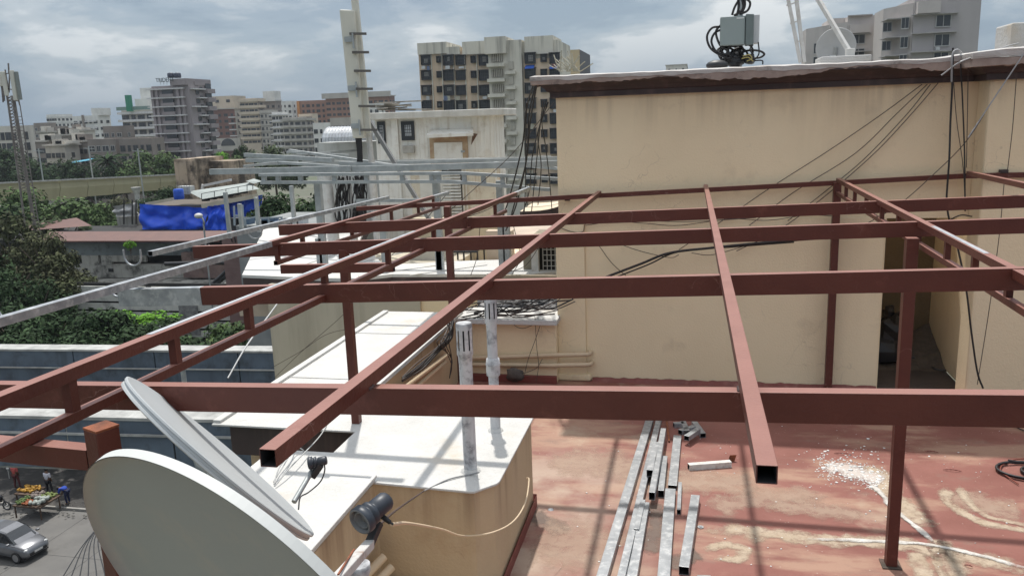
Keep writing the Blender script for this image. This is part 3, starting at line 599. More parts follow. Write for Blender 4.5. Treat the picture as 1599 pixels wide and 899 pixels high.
# shadow-side tools: two cream pipes and capped stub low at the near wall
for i, (u, v) in enumerate([(600, 868), (612, 884)]):
    a = at(u, v, Y=5.45); tag(MB().tube([a, a+Vector((-.55, -.9, -.45))], .035, 10).build('drain_pipe', pv, origin=a), ['farther', 'nearer'][i]+' short cream pipe leaving the near face of the parapet block', 'pipe', 'cream wall pipes')
a = at(561, 880, Y=3.0); tc_ = empty('pipe_stub', a-Vector((0, 0, 1)), 'grey capped pipe stub at the photo bottom below the near antenna head', 'pipe')
MB().tube([a-Vector((0, 0, .9)), a-Vector((0, 0, .02))], .038, 14).build('pipe', pipem, tc_)
MB().tube([a-Vector((0, 0, .05)), a-Vector((0, 0, .03)), a-Vector((0, 0, .0)), a+Vector((0, 0, .0))], [.04, .047, .047, .042], 14).build('cap', pipem, tc_)

# ------------------------------------------------ satellite dishes
dishm = mat('shaded_grey_enamel', (.29, .32, .305), (.27, .295, .285), 1.3, rough=.5, stain=(.42, .38, .30), sscale=5, samt=.25)
rimm = mat('sunlit_dish_rim', (.50, .51, .49), (.55, .56, .54), 3, rough=.5)  # one grey paint in two tones: shade and sunlight put into the colours
def frame_of(n_, ref=Vector((0, 0, 1))):
    n_ = n_.normalized(); a = n_.cross(ref).normalized(); return a, n_.cross(a), n_
def lathe(mb, c, n_, prof, seg=72, sy=1.0):
    a, b, n_ = frame_of(n_); vs = [c+n_*h+(a*math.cos(2*math.pi*j/seg)*r_+b*math.sin(2*math.pi*j/seg)*r_*sy) for r_, h in prof for j in range(seg)]
    return mb.add(vs, [(i*seg+j, i*seg+(j+1) % seg, (i+1)*seg+(j+1) % seg, (i+1)*seg+j) for i in range(len(prof)-1) for j in range(seg)], True)
def lnb(name_parent, c, n_, s, m=mat('dark_blue_grey_plastic', (.035, .045, .06), (.03, .036, .048), 9, rough=.45)):
    a, b, n_ = frame_of(n_)
    L_ = MB(); lathe(L_, c, n_, [(0.001, -.11*s), (.030*s, -.11*s), (.036*s, -.10*s), (.036*s, -.045*s), (.031*s, -.04*s), (.031*s, -.03*s), (.044*s, -.026*s), (.044*s, -.012*s), (.038*s, -.008*s), (.038*s, 0), (.052*s, .006*s), (.052*s, .03*s), (.049*s, .034*s)], 28)
    L_.build('housing', m, name_parent)
    F_ = MB(); lathe(F_, c, n_, [(.0495*s, .033*s), (.045*s, .038*s), (.041*s, .034*s), (.041*s, .012*s), (.034*s, .012*s), (.033*s, .026*s), (.029*s, .026*s), (.028*s, .004*s), (.016*s, .002*s), (.014*s, .012*s), (.0, .012*s)], 28)
    F_.build('feed_horn', mat('grey_feed_horn', (.16, .165, .17), rough=.5), name_parent)
# near dish: its back and deep rolled rim towards us
C1 = Vector((-1.0276, 1.5465, 2.5613)); B1 = Vector((-.3146, -.8836, -.3467)).normalized()
d1 = empty('satellite_dish', C1, 'large round grey satellite dish in the lower left corner, shaded face towards us', 'satellite dish', 'satellite dishes')
mb = MB(); lathe(mb, C1, B1, [(.500, .0), (.497, -.006), (.490, -.017), (.478, -.024), (.45, -.029), (.39, -.034), (.31, -.040), (.2, -.046), (.1, -.049), (.001, -.05)], 128); mb.build('reflector', dishm, d1)
mb = MB(); lathe(mb, C1, B1, [(.502, -.024), (.502, .0)], 160); mb.sm = [False]*len(mb.sm); mb.build('rim', rimm, d1)
mb = MB(); lathe(mb, C1, B1, [(.501, -.0245), (.47, -.034), (.40, -.042), (.31, -.048), (.2, -.054), (.001, -.06)], 96); mb.build('rear_skin', dishm, d1)
arm = mat('worn_white_feed_arm', (.55, .54, .52), (.44, .44, .43), 6, rough=.6, stain=(.22, .09, .04), sscale=10, samt=.6)
l1 = at(572, 806, Y=2.45)
MB().bar(at(519, 905, Y=1.95)+Vector((0, 0, 0)), at(577, 842, Y=2.44), .034, .03).build('feed_arm', arm, d1, bevel=.003)
MB().bar(at(528, 896, Y=1.96)+Vector((0, 0, .001)), at(553, 856, Y=2.3)+Vector((0, 0, .0)), .006, .004).build('rust_slot', rust, d1)
MB().bar(at(572, 851, Y=2.43), at(589, 812, Y=2.5), .03, .028).build('clamp', black, d1, bevel=.004)
g1 = bpy.data.objects.new('lnb', None); col.objects.link(g1); g1.parent = d1; g1.location = l1-wloc(d1); g1.empty_display_size = .05
lnb(g1, l1, Vector((-.36, -.86, -.16)), .98)
MB().cyl(at(590, 800, Y=2.52), at(609, 815, Y=2.5), .011, .008, n=10).cyl(at(609, 815, Y=2.5), at(614, 818, Y=2.5), .004, n=8).build('connector', black, g1)
# far dish: seen almost edge on
C2 = Vector((-1.7171, 2.5912, 2.4903)); B2 = Vector((.5461, .5486, .6331)).normalized()
d2 = empty('satellite_dish', C2, 'slanting light grey satellite dish seen edge on behind the near dish', 'satellite dish', 'satellite dishes')
d2m = mat('light_grey_dish', (.42, .44, .445), (.39, .41, .415), 2, rough=.5)
mb = MB(); lathe(mb, C2, B2, [(.447, .0), (.435, -.002), (.42, -.005), (.30, -.010), (.15, -.013), (.001, -.014)], 96); mb.build('reflector', d2m, d2)
for pr_ in ([(.447, .0), (.453, -.002), (.453, -.009)], [(.453, -.009), (.446, -.011), (.446, -.019)], [(.446, -.019), (.450, -.021), (.450, -.029)], [(.450, -.029), (.43, -.034)]):
    mb = MB(); lathe(mb, C2, B2, pr_, 128); mb.sm = [False]*len(mb.sm); mb.build('rim_step', d2m, d2)
mb = MB(); lathe(mb, C2, B2, [(.43, -.034), (.30, -.045), (.15, -.055), (.001, -.06)], 96); mb.build('rear_skin', dishm, d2)
galv2 = mat('galvanised_bracket', (.45, .46, .46), (.3, .3, .3), 20, rough=.5, metal=.5)
mb = MB().cyl(C2-B2*.12, C2-B2*.30, .03, n=12).tube([C2-B2*.28, C2-B2*.30-Vector((0, 0, .5)), Vector((-1.95, 2.4, .9))], .03, 10)
mb.box(C2.x-.16, C2.x-.02, C2.y-.14, C2.y-.02, C2.z-.24, C2.z-.20); mb.build('mount', galv2, d2)
l2 = at(489, 722, Y=3.3)
mb = MB().tube([at(459, 783, Y=3.12), at(487, 735, Y=3.3)], .012, 10); mb.build('feed_arm', galvd, d2)
MB().bar(at(483, 742, Y=3.28), at(497, 722, Y=3.3), .03, .03).build('clamp', black, d2, bevel=.004)
g2 = bpy.data.objects.new('lnb', None); col.objects.link(g2); g2.parent = d2; g2.location = l2-wloc(d2); g2.empty_display_size = .05
lnb(g2, l2+Vector((.0, .0, 0)), Vector((-.92, -.30, -.12)), .58)
MB().tube(bez([at(506, 722, Y=3.3), at(507, 735, Y=3.3), at(500, 752, Y=3.28), at(482, 768, Y=3.2), at(469, 776, Y=3.15), at(466, 795, Y=3.1)], 6), .0035, 5).build('cable', black, g2)
cable([at(612, 818, Y=2.5), at(640, 817, Y=3.2), at(690, 826, Y=4.6), at(722, 836, Y=5.38), at(765, 832, Y=5.42), at(800, 815, Y=5.62), at(820, 785, Y=5.9), at(826, 750, Y=6.2), at(823, 746, Y=6.3)], .0075, pv, 'cream coaxial cable looping from the near antenna head round the parapet corner', n=10)
cable([at(588, 823, Y=2.5), at(620, 795, Y=3.6), at(662, 766, Y=5.5)], .006, mat('brown_wire', (.07, .045, .035)), 'thin brown wire from the near antenna head up to the parapet edge', name='wire')
cable([at(662, 766, Y=5.5), at(700, 748, z=ZS+.01), at(735, 740, z=ZS+.012), at(748, 737, z=ZS+.05)], .006, mat('grey_wire', (.3, .3, .3)), 'grey wire lying over the parapet edge to the thick vent pipe', name='wire')
for i, pts in enumerate([[(428, 755), (436, 730), (455, 705), (462, 690), (470, 660)], [(427, 752), (442, 728), (460, 700), (473, 702), (472, 710), (452, 732), (430, 756)], [(430, 758), (450, 733), (474, 708), (500, 680), (520, 650), (545, 640)], [(320, 655), (370, 620), (380, 590), (420, 505), (440, 470)]][:3]):
    cable([at(u, v, z=ZS+.02+.05*math.sin(k)) for k, (u, v) in enumerate(pts)], .0055, mat('pale_wire', (.45, .45, .44)), ['straight pale wire rising off the white top beside the dark opening', 'pale wire bent in a narrow loop on the white top', 'pale wire running over the dark opening towards the frame'][i], name='wire', group='loose wires on the parapet block')
# ================================================= cables on the tall wall and gear on its roof
wb = mat('black_cable', (.02, .018, .018), rough=.55); wd = mat('dark_brown_cable', (.075, .055, .045), rough=.6); wg = mat('grey_cable', (.33, .33, .33), rough=.6)
def wallc(px, Y, r, m, label, name='cable', group=None):
    return cable([at(u, v, Y=Y[i] if isinstance(Y, (list, tuple)) else Y) for i, (u, v) in enumerate(px)], r, m, label, name, group=group)
YF = YW-.06
YC = 10.80
bund = 'cables strung across the tall wall'
wallc([(875, 462), (935, 437), (1000, 412), (1045, 395), (1110, 387), (1180, 380), (1250, 374), (1310, 370), (1370, 362)], 10.9, .017, wb, 'thickest black cable bundle sagging across the tall wall', group=bund)
wallc([(880, 464), (940, 441), (1010, 414), (1060, 393), (1150, 385), (1240, 378)], 10.93, .010, wb, 'thin black cable hugging the thick bundle on the tall wall', group=bund)
for k, (p, lb) in enumerate([([(1440, 132), (1375, 180), (1290, 238), (1205, 292), (1120, 350), (1060, 390)], 'uppermost brown wire slanting down left from the cornice'),
    ([(1448, 132), (1400, 178), (1335, 240), (1240, 300), (1170, 352)], 'second brown wire slanting down left from the cornice'),
    ([(1453, 132), (1415, 180), (1352, 246), (1300, 290), (1230, 345)], 'third brown wire slanting down left from the cornice'),
    ([(1465, 130), (1420, 182), (1365, 240), (1290, 305), (1215, 360), (1150, 392)], 'fourth brown wire slanting down left from the cornice'),
    ([(1599, 88), (1560, 140), (1511, 218), (1455, 275), (1400, 322), (1330, 362)], 'long pale brown wire crossing the inner corner of the tall wall')]):
    wallc(p, 10.85 if k == 4 else YF, .0055, wd, lb, name='wire')
for k, (p, r_, m_, lb) in enumerate([([(1488, 75), (1487, 130), (1484, 190), (1482, 250), (1478, 310), (1480, 332), (1484, 350)], .012, wb, 'thick black cable hanging down the inner corner from the cornice'),
    ([(1500, 100), (1503, 160), (1506, 240), (1507, 330)], .009, wb, 'straight black cable hanging beside the projecting wall'),
    ([(1489, 128), (1494, 190), (1504, 262), (1507, 330)], .005, wd, 'thin wire hanging slightly slanted at the inner corner'),
    ([(1512, 90), (1511, 160), (1509, 262)], .005, wd, 'thin wire close to the edge of the projecting wall'),
    ([(1480, 345), (1500, 336), (1518, 338)], .008, wb, 'short black cable looping at the head of the doorway'),
    ([(1493, 375), (1508, 448), (1517, 520), (1526, 580), (1535, 606)], .012, wb, 'thick black cable running down the projecting wall to the floor')]):
    wallc(p, [10.80]*3+[10.72]*(len(p)-3) if k != 5 else 10.5, r_, m_, lb)
wallc([(1587, 122), (1581, 200), (1573, 268)], 10.55, .005, wd, 'thin wire running down to the small dark box on the projecting wall', name='wire')
wallc([(1568, 285), (1560, 370), (1545, 480), (1526, 600)], 10.55, .005, wd, 'thin wire hanging below the small dark box on the projecting wall', name='wire')
p = at(1567, 268, Y=RY-.03); tag(MB().box(p.x-.045, p.x+.045, RY-.06, RY, p.z-.025, p.z+.025).build('junction_box', brown, origin=p, bevel=.005), 'small dark box fixed on the projecting wall above the rail', 'junction box')
p = at(886, 310, Y=YW-.04); tag(MB().box(p.x-.035, p.x+.035, YW-.07, YW, p.z-.03, p.z+.03).build('junction_box', brown, origin=p, bevel=.005), 'small dark box under the rail near the left corner of the tall wall', 'junction box')
lw = 'thin wires looping over the band line of the tall wall'
for k, (p, lb) in enumerate([([(914, 352), (960, 346), (1010, 349), (1060, 352), (1140, 342), (1200, 344), (1260, 336), (1310, 338)], 'brown wire running along the band line of the tall wall'),
    ([(868, 353), (893, 362), (910, 362), (914, 350), (930, 345), (985, 344), (1080, 346), (1180, 340)], 'pale brown wire looping from the wall corner along the band line'),
    ([(935, 383), (955, 410), (980, 432), (1000, 440)], 'thin wire dropping behind the second beam on the tall wall'),
    ([(962, 379), (1000, 392), (1045, 402), (1060, 398)], 'thin wire sagging between the middle beams on the tall wall'),
    ([(1080, 395), (1110, 398), (1150, 388), (1180, 378)], 'short wire sagging below the thick black bundle'),
    ([(1100, 375), (1150, 371), (1200, 374), (1260, 368)], 'faint wire above the thick black bundle on the tall wall')]):
    wallc(p, YF-.01*k, .005, wd if k else wd, lb, name='wire', group=lw)
cr = mat('wall_crack_dirt', (.20, .14, .09), rough=.95)
# wires over the low back parapet and knots of cable
tang = empty('cable_tangle', at(780, 500, Y=10.9), 'tangle of black and grey cables lying over the white capping of the low back parapet', 'cables')
rr = random.Random(12)
for k in range(16):
    x0 = rr.uniform(700, 760); x1 = rr.uniform(830, 900); y0 = rr.uniform(484, 503); y1 = rr.uniform(455, 490)
    pts = [at(x0+(x1-x0)*t, y0+(y1-y0)*t+rr.uniform(-9, 9), Y=10.85+rr.uniform(-.12, .12)) for t in (0, .2, .4, .6, .8, 1)]
    cable(pts, rr.choice([.006, .008, .011]), rr.choice([wb, wb, wb, wd]), None, parent=tang)
tang2 = empty('cable_tangle', at(700, 530, X=-3.18), 'bunch of black cables hanging down the cream side of the white ledge', 'cables')
for k in range(11):
    o1, o2 = rr.uniform(-7, 7), rr.uniform(-6, 6)
    px = [(708, 500+o1), (700+o2, 525+o1), (684, 545+o2), (655+o1, 572+o2), (628, 592+o1*.6)]
    cable([at(u, v, X=-3.16+rr.uniform(-.0, .09)) for u, v in px], rr.choice([.005, .008, .010]), rr.choice([wb, wb, wd]), None, parent=tang2)
for k in range(5):
    px = [(700+rr.uniform(-10, 8), 500), (702, 515+rr.uniform(-9, 9)), (690+rr.uniform(-12, 12), 535), (705, 560+rr.uniform(-12, 12)), (702, 590)]
    cable([at(u, v, X=-3.10+rr.uniform(-.0, .06)) for u, v in px], .006, rr.choice([wb, wd]), None, parent=tang2)
for k, (p, lb) in enumerate([([(846, 500), (836, 530), (825, 560), (819, 585)], 'thin wire hanging down the low back parapet left of the pilaster'),
    ([(835, 490), (838, 540), (841, 570), (837, 597)], 'second thin wire hanging straight down the low back parapet'),
    ([(790, 498), (812, 512), (830, 508), (848, 498)], 'thin wire sagging in a shallow loop on the low back parapet'),
    ([(847, 560), (838, 574), (820, 582), (800, 588)], 'thin wire end curling by the cloth bundle')]):
    wallc(p, 10.84, .004, wd, lb, name='wire')
rg = MB(); rg.ball(at(805, 585, Y=10.7), .13, 10, 7, 1, .6, .8, .25, 4)
tag(rg.build('cloth_bundle', mat('grey_rag', (.10, .085, .075), (.06, .05, .045), 12, rough=.95, bump=.7, bscale=20), origin=at(805, 597, z=0)), 'crumpled dark grey cloth bundle at the foot of the low back parapet', 'rag')
for k, (p, r_, lb) in enumerate([([(428, 590), (475, 545), (535, 492), (560, 460), (600, 440)], .004, 'thin wire rising across the grey wall left of the frame post'), ([(424, 574), (470, 548), (510, 522), (560, 510), (640, 490), (700, 494)], .004, 'thin wire running from the grey wall over the white ledge')]):
    wallc(p, [12.3, 12.2, 12.0, 11.6, 11.3, 11.2][:len(p)], r_, wd, lb, name='wire')
wallc([(356, 590), (385, 540), (420, 492), (436, 470)], [9.6, 10.2, 11, 11.5], .012, mat('pale_stay_wire', (.5, .5, .5), rough=.5), 'pale steel stay rising beside the grey wall over the viaduct', name='stay')
# --- telecom box with cable nest above the cornice
eq = empty('telecom_box', at(1155, 98, Y=12.6), 'grey green telecom cabinet clamped on a pole above the tall wall', 'telecom cabinet')
bm_ = mat('grey_green_enamel', (.25, .29, .28), (.23, .27, .26), 2, rough=.5); bl = mat('pale_grey_enamel', (.55, .56, .56), rough=.5)
q0, q1 = at(1125, 27, Y=12.4), at(1163, 70, Y=12.4)
MB().box(q0.x, q1.x, 12.4, 12.62, q1.z, q0.z).build('cabinet', bm_, eq, bevel=.012)
q2, q3 = at(1165, 22, Y=12.38), at(1177, 70, Y=12.38)
MB().prism([(q2.x, 12.38), (q3.x, 12.46), (q3.x, 12.62), (q2.x, 12.6)], q3.z, q2.z).build('side_cabinet', mat('dark_grey_green_enamel', (.13, .16, .155), rough=.5), eq, bevel=.01)
q4, q5 = at(1176, 24, Y=12.6), at(1185, 68, Y=12.6)
MB().box(q4.x, q5.x, 12.55, 12.75, q5.z, q4.z).build('back_cabinet', bl, eq, bevel=.01)
q = at(1156, 28.5, Y=12.39); MB().box(q.x-.05, q.x+.05, 12.394, 12.3985, q.z-.008, q.z+.008).build('name_strip', mat('pale_print', (.62, .64, .63)), eq)
q = at(1155, 50, Y=12.8); MB().cyl((q.x, 12.8, 4.1), (q.x, 12.8, 6.2), .045, n=10).build('pole', galvd, eq)
nest = empty('cable_nest', at(1155, 98, Y=12.6), 'nest of black cable loops hanging round the telecom cabinet', 'cables')
for k in range(9):
    c = (1155+rr.uniform(-22, 22), 84+rr.uniform(-8, 8)); a_, b_2 = rr.uniform(7, 20), rr.uniform(6, 15); ph = rr.uniform(0, 6)
    cable([at(c[0]+a_*math.cos(ph+t*.9), c[1]+b_2*math.sin(ph+t*.9), Y=12.5+.04*t) for t in range(8)], .016, wb, None, parent=nest)
for p in [[(1127, 42), (1112, 44), (1104, 58), (1110, 76), (1128, 88), (1142, 92)], [(1128, 46), (1116, 52), (1111, 66), (1120, 82), (1140, 86)], [(1127, 38), (1118, 50), (1124, 70), (1136, 80), (1144, 96)], [(1143, 24), (1148, 10), (1158, -6)], [(1150, 26), (1154, 8), (1150, -8)], [(1146, 25), (1160, 14), (1158, -6)],
          [(1160, -4), (1171, 4), (1168, 16), (1158, 21), (1152, 16)], [(1156, 24), (1163, 10), (1162, -6)], [(1184, 66), (1185, 84), (1178, 93), (1168, 96)], [(1176, 70), (1171, 78), (1177, 86)], [(1140, 70), (1134, 84), (1131, 98)], [(1178, 95), (1190, 95), (1191, 101)]]:
    cable([at(u, v, Y=12.45) for u, v in p], .017 if p[0][1] < 60 else .010, wb, None, parent=nest)
for p in [[(1160, 88), (1170, 86), (1174, 92), (1166, 96)], [(1158, 92), (1168, 90), (1176, 96)]]:
    cable([at(u, v, Y=12.35) for u, v in p], .008, mat('yellow_cable', (.42, .34, .12)), None, parent=nest)
rk = MB()
for k in range(12): rk.ball(at(1148+rr.uniform(-14, 22), 95+rr.uniform(-7, 5), Y=12.6), rr.uniform(.05, .1), 7, 5, 1, 1, .8, .3, k)
rk.build('wrapped_joint', black, nest)
o = MB().ball(at(1120, 102, Y=12.2), .12, 12, 7, 1.3, 1, .6).build('cable_coil', black, origin=at(1120, 104, Y=12.2)); tag(o, 'rounded black coil of cable on the wall top left of the telecom cabinet', 'coil')
# lattice leg, slanting pole, white plinth, small round dish
lt = empty('lattice_mast', at(1245, 98, Y=13.5), 'pale lattice mast with converging legs above the tall wall', 'mast')
pm = mat('white_painted_steel', (.62, .61, .58), (.52, .51, .48), 8, rough=.6, stain=(.35, .25, .18), sscale=6, samt=.3)
MB().bar(at(1225, -30, Y=13.5), at(1250, 98, Y=13.5), .05, .05, top=False).build('leg', pm, lt, bevel=.004)
MB().bar(at(1240, -30, Y=13.5), at(1256, 98, Y=13.5), .075, .05, top=False).build('leg', pm, lt, bevel=.004)
for (u, v) in [(1232, 8), (1238, 36), (1245, 66)]: MB().bar(at(u-4, v+1, Y=13.48), at(u+9, v-3, Y=13.48), .02, .02, top=False).build('rung', pm, lt)
MB().prism([(lambda p: (p.x-.12, p.y-.05))(at(1252, 98, Y=13.5)), (lambda p: (p.x+.10, p.y-.05))(at(1252, 98, Y=13.5)), (lambda p: (p.x+.1, p.y+.06))(at(1252, 98, Y=13.5)), (lambda p: (p.x-.12, p.y+.06))(at(1252, 98, Y=13.5))], 4.1, 4.24).build('foot', pm, lt)
sp_ = empty('slanting_pole', at(1330, 88, Y=13.2), 'pale slanting steel pole footed on a white plinth', 'pole')
MB().bar(at(1266, -20, Y=13.9), at(1328, 84, Y=13.2), .06, .06, top=False).build('pole', pm, sp_, bevel=.006)
MB().obox(at(1327, 84, Y=13.2), (.06, 0, 0), (0, .06, 0), (0, 0, .07)).build('pole_foot', pm, sp_, bevel=.01)
a, b = at(1282, 89, Y=13.0), at(1361, 98, Y=13.0)
tag(MB().box(a.x, b.x, 13.0, 13.6, 4.1, a.z).build('plinth', whitec, origin=(a.x, 13.3, 4.1), bevel=.015), 'long low white plinth on top of the tall wall under the slanting pole', 'plinth')
c = at(1305, 74, Y=14.2); dn = empty('round_dish', c-Vector((0, 0, .3)), 'round pale dish behind the slanting pole on the wall top', 'satellite dish', 'satellite dishes')
mb = MB(); lathe(mb, c, Vector((-.30, -.93, .15)), [(.30, -.04), (.305, 0), (.29, .0), (.2, -.035), (.1, -.055), (.001, -.06)], 40); mb.build('reflector', mat('pale_dish_enamel', (.44, .44, .43), rough=.5), dn)
MB().tube([c, c-Vector((0, -.1, .45))], .03, 8).build('mount', galvd, dn)
MB().obox(at(1300, 91, Y=14.0), (.05, 0, 0), (0, .04, 0), (0, 0, .04)).build('feed', galvd, dn, bevel=.01)
a, b = at(1581, 36, Y=12.0), at(1650, 95, Y=12.0)
tag(MB().box(a.x, b.x, 12, 12.6, 4.1, a.z).build('roof_pillar', whitec, origin=(a.x, 12, 4.1), bevel=.02), 'white plastered pillar rising from the wall top at the right edge', 'pillar')
for k, p in enumerate([[(1470, 118), (1500, 97), (1540, 84), (1575, 72), (1590, 68)], [(1500, 96), (1530, 88), (1560, 78), (1582, 74)], [(1486, 128), (1487, 88), (1494, 78), (1503, 84), (1506, 92)]]):
    wallc(p, [10.55, 10.5, 10.6, 11.2, 11.8], .009 if k != 2 else .011, wg, ['pale wire lying over the cornice towards the white pillar', 'second pale wire rising to the white pillar', 'grey cable hooked over the cornice edge'][k], name='wire')
wallc([(1599, 84), (1575, 120), (1545, 165), (1512, 215)], 10.4, .008, wg, 'pale thick wire slanting down from the cornice at the right edge', name='wire')
# ================================================= neighbouring roofs, cabin, antenna, galvanised frame
greyw = mat('grey_beige_plaster', (.50, .45, .355), (.45, .40, .31), .8, rough=.9, bump=.25, streak=((.2, .17, .13), 2.2, .4))
offw = mat('offwhite_painted_sheet', (.74, .725, .67), (.66, .645, .59), 1.8, rough=.65, stain=(.38, .30, .20), sscale=3, samt=.35, streak=((.36, .27, .17), 7, .5))
YN = 12.5; ZN = 1.16
nb = empty('neighbouring_wing', at(600, 500, Y=YN)*1.0, 'neighbouring wing with plain grey beige wall and white coated flat roof', 'building')
xl = at(421, 500, Y=YN).x
MB().box(xl, -4.35, YN, 17.8, -18, ZN-.12).build('wall', greyw, nb)
MB().box(-4.35, -1.9, YN+.05, 17.8, -18, ZN-.3).build('wall', cream, nb)
P = [at(u, v, z=ZN) for u, v in [(378, 429), (545, 436), (612, 428), (830, 428), (905, 420), (880, 402), (700, 408), (600, 414), (582, 396), (562, 374), (575, 349), (545, 345), (412, 357)]]
ptop = [(p.x, p.y) for p in P]
MB().prism(ptop, ZN-.05, ZN).build('white_roof', whitec, nb)
cx_, cy2 = sum(p[0] for p in ptop)/len(ptop), sum(p[1] for p in ptop)/len(ptop)
MB().prism([(cx_+(x-cx_)*.998, cy2+(y-cy2)*.998) for x, y in ptop], ZN-.26, ZN-.051).build('fascia', brown, nb)
for (p0, p1) in [((560, 432), (700, 412)), ((640, 430), (760, 414)), ((440, 425), (600, 372)), ((470, 432), (640, 392))]:
    a, b = at(*p0, z=ZN), at(*p1, z=ZN); MB().bar(a+Vector((0, 0, .012)), b+Vector((0, 0, .012)), .04, .012).build('roof_seam', whitec, nb)
# paved terrace further back between the roofs
tan = mat('pale_terrace_tiles', (.50, .41, .32), (.42, .34, .27), 2, rough=.9, bump=.2, stain=(.3, .24, .2), sscale=2, samt=.4)
MB().box(-8.2, -1.8, 13.4, 24, ZN-.9, ZN-.62).build('lower_terrace', tan, nb)
MB().box(at(640, 400, Y=15).x, at(696, 400, Y=15).x, 15, 16.2, ZN-.6, ZN+.12).build('stair_wall', mat('pale_plaster', (.58, .55, .48), rough=.9), nb)
MB().box(at(760, 395, Y=14.6).x, at(800, 395, Y=14.6).x, 14.6, 14.8, ZN-.6, ZN+.5).build('parapet', mat('peach_parapet', (.62, .50, .38), rough=.9), nb)
stn = empty('metal_stand', at(720, 408, Y=14.6), 'black metal stand on the terrace behind the white roof', 'stand')
a, b = at(703, 392, Y=14.6), at(746, 398, Y=14.6); f_ = MB().bar((a.x, 14.6, a.z), (b.x, 14.6, a.z-.0), .03, .03).bar((a.x, 15.1, a.z), (b.x, 15.1, a.z), .03, .03)
for x in (a.x, (a.x+b.x)/2, b.x):
    for y in (14.6, 15.1): f_.bar((x, y, a.z), (x, y, ZN-.6), .028, .028, up=(0, 1, 0))
for k in range(4): f_.bar((a.x, 14.7+k*.12, a.z+.01), (b.x, 14.7+k*.12, a.z+.01), .05, .02)
f_.build('frame', black, stn)
# windowed shaft at the left edge of the tall wall
wn = empty('grille_window', at(856, 430, Y=13.4), 'small window with cream security grille beside the tall wall', 'window')
q0, q1 = at(838, 381, Y=13.4), at(874, 432, Y=13.4)
MB().box(q0.x-.25, q1.x+.5, 13.45, 15, ZN-1.0, q0.z+.02).build('wall', mat('olive_plaster', (.33, .29, .21), rough=.9), wn)
MB().box(q0.x, q1.x, 13.43, 13.449, q1.z, q0.z).build('pane', dark, wn)
g_ = MB()
for k in range(5): x = q0.x+.1+(q1.x-q0.x-.1)*k/4; g_.box(x-.006, x+.006, 13.40, 13.415, q1.z, q0.z)
for k in range(7): z = q1.z+(q0.z-q1.z)*k/6; g_.box(q0.x+.1, q1.x, 13.388, 13.399, z-.006, z+.006)
g_.build('grille', pm, wn); MB().box(q0.x-.08, q0.x+.04, 13.3, 13.42, q1.z, q0.z).build('frame', pm, wn)
MB().box(q0.x-.2, q1.x+.1, 13.15, 13.44, q0.z+.03, q0.z+.08).build('ledge', whitec, wn)
c0 = at(842, 455, Y=11.9); blk = MB()
for j in range(9):
    for i in range(16): pass
n_, m_n = 18, 9; vs = []
for j in range(m_n):
    for i in range(n_):
        p = at(745+i*7.6, 484-j*3.4, Y=11.75+.05*j); p += Vector((0, .12*noise.noise(Vector((i*.5, j*.7, 2))), .05*noise.noise(Vector((i*.8, j*.9, 5))))); vs.append(p)
tag(blk.add(vs, [(j*n_+i, j*n_+i+1, (j+1)*n_+i+1, (j+1)*n_+i) for j in range(m_n-1) for i in range(n_-1)], True).build('black_sheet', mat('black_plastic_sheet', (.03, .03, .034), rough=.5, bump=.5, bscale=9), origin=at(800, 487, Y=11.75)), 'crumpled black plastic sheet behind the low back parapet', 'plastic sheet')
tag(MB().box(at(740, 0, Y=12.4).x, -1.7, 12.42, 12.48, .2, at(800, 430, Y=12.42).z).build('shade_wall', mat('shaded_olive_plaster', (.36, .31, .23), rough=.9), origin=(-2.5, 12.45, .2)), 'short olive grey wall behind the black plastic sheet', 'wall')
# small cream canopy roof left of the tall wall
cn = empty('small_canopy', at(840, 330, Y=13.6), 'small curved canopy with sunlit cream top and dark edge beside the tall wall', 'canopy')
z0 = at(812, 330, Y=13.2).z; x0 = at(812, 330, Y=13.2).x; x1 = -1.75
vs = []
for j in range(2):
    for i in range(10):
        t = i/9; vs.append((x0+(x1-x0)*t, 13.2+j*1.1, z0+.30*t**3+j*.02))
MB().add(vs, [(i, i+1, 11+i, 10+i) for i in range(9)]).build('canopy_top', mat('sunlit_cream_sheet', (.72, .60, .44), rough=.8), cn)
vs = [(x0+(x1-x0)*i/9, 13.195, z0+.30*(i/9)**3-.005) for i in range(10)]+[(x0+(x1-x0)*i/9, 13.195, z0-.14) for i in range(10)]
MB().add(vs, [(i, i+1, 11+i, 10+i) for i in range(9)]).build('front_edge', brown, cn)

# --- telecom cabin
cb = empty('telecom_cabin', at(680, 345, Y=19), 'off white sheet clad telecom cabin with flat overhanging roof', 'cabin')
YB = 19.0
def zz(v, u=680, Y=YB): return at(u, v, Y=Y).z
def xx(u, v=230, Y=YB): return at(u, v, Y=Y).x
MB().box(xx(588), xx(772), YB, 20.1, .3, zz(184)).build('wall', offw, cb)
MB().box(xx(572, 185, 18.8), xx(786, 178, 18.8), 18.75, 20.3, zz(184, Y=18.75), zz(173, Y=18.75)).build('roof', mat('pale_roof_edge', (.62, .60, .55), (.5, .48, .43), 3, rough=.7, streak=((.3, .26, .2), 3, .5)), cb, bevel=.02)
for u in (602, 616, 628, 655, 668, 690, 727, 737, 747, 757, 766): MB().box(xx(u)-.008, xx(u)+.008, YB-.012, YB-.001, .6, zz(185)).build('sheet_rib', offw, cb)
MB().box(xx(614), xx(624), YB-.06, YB-.013, .6, zz(184)).build('corner_post', offw, cb)
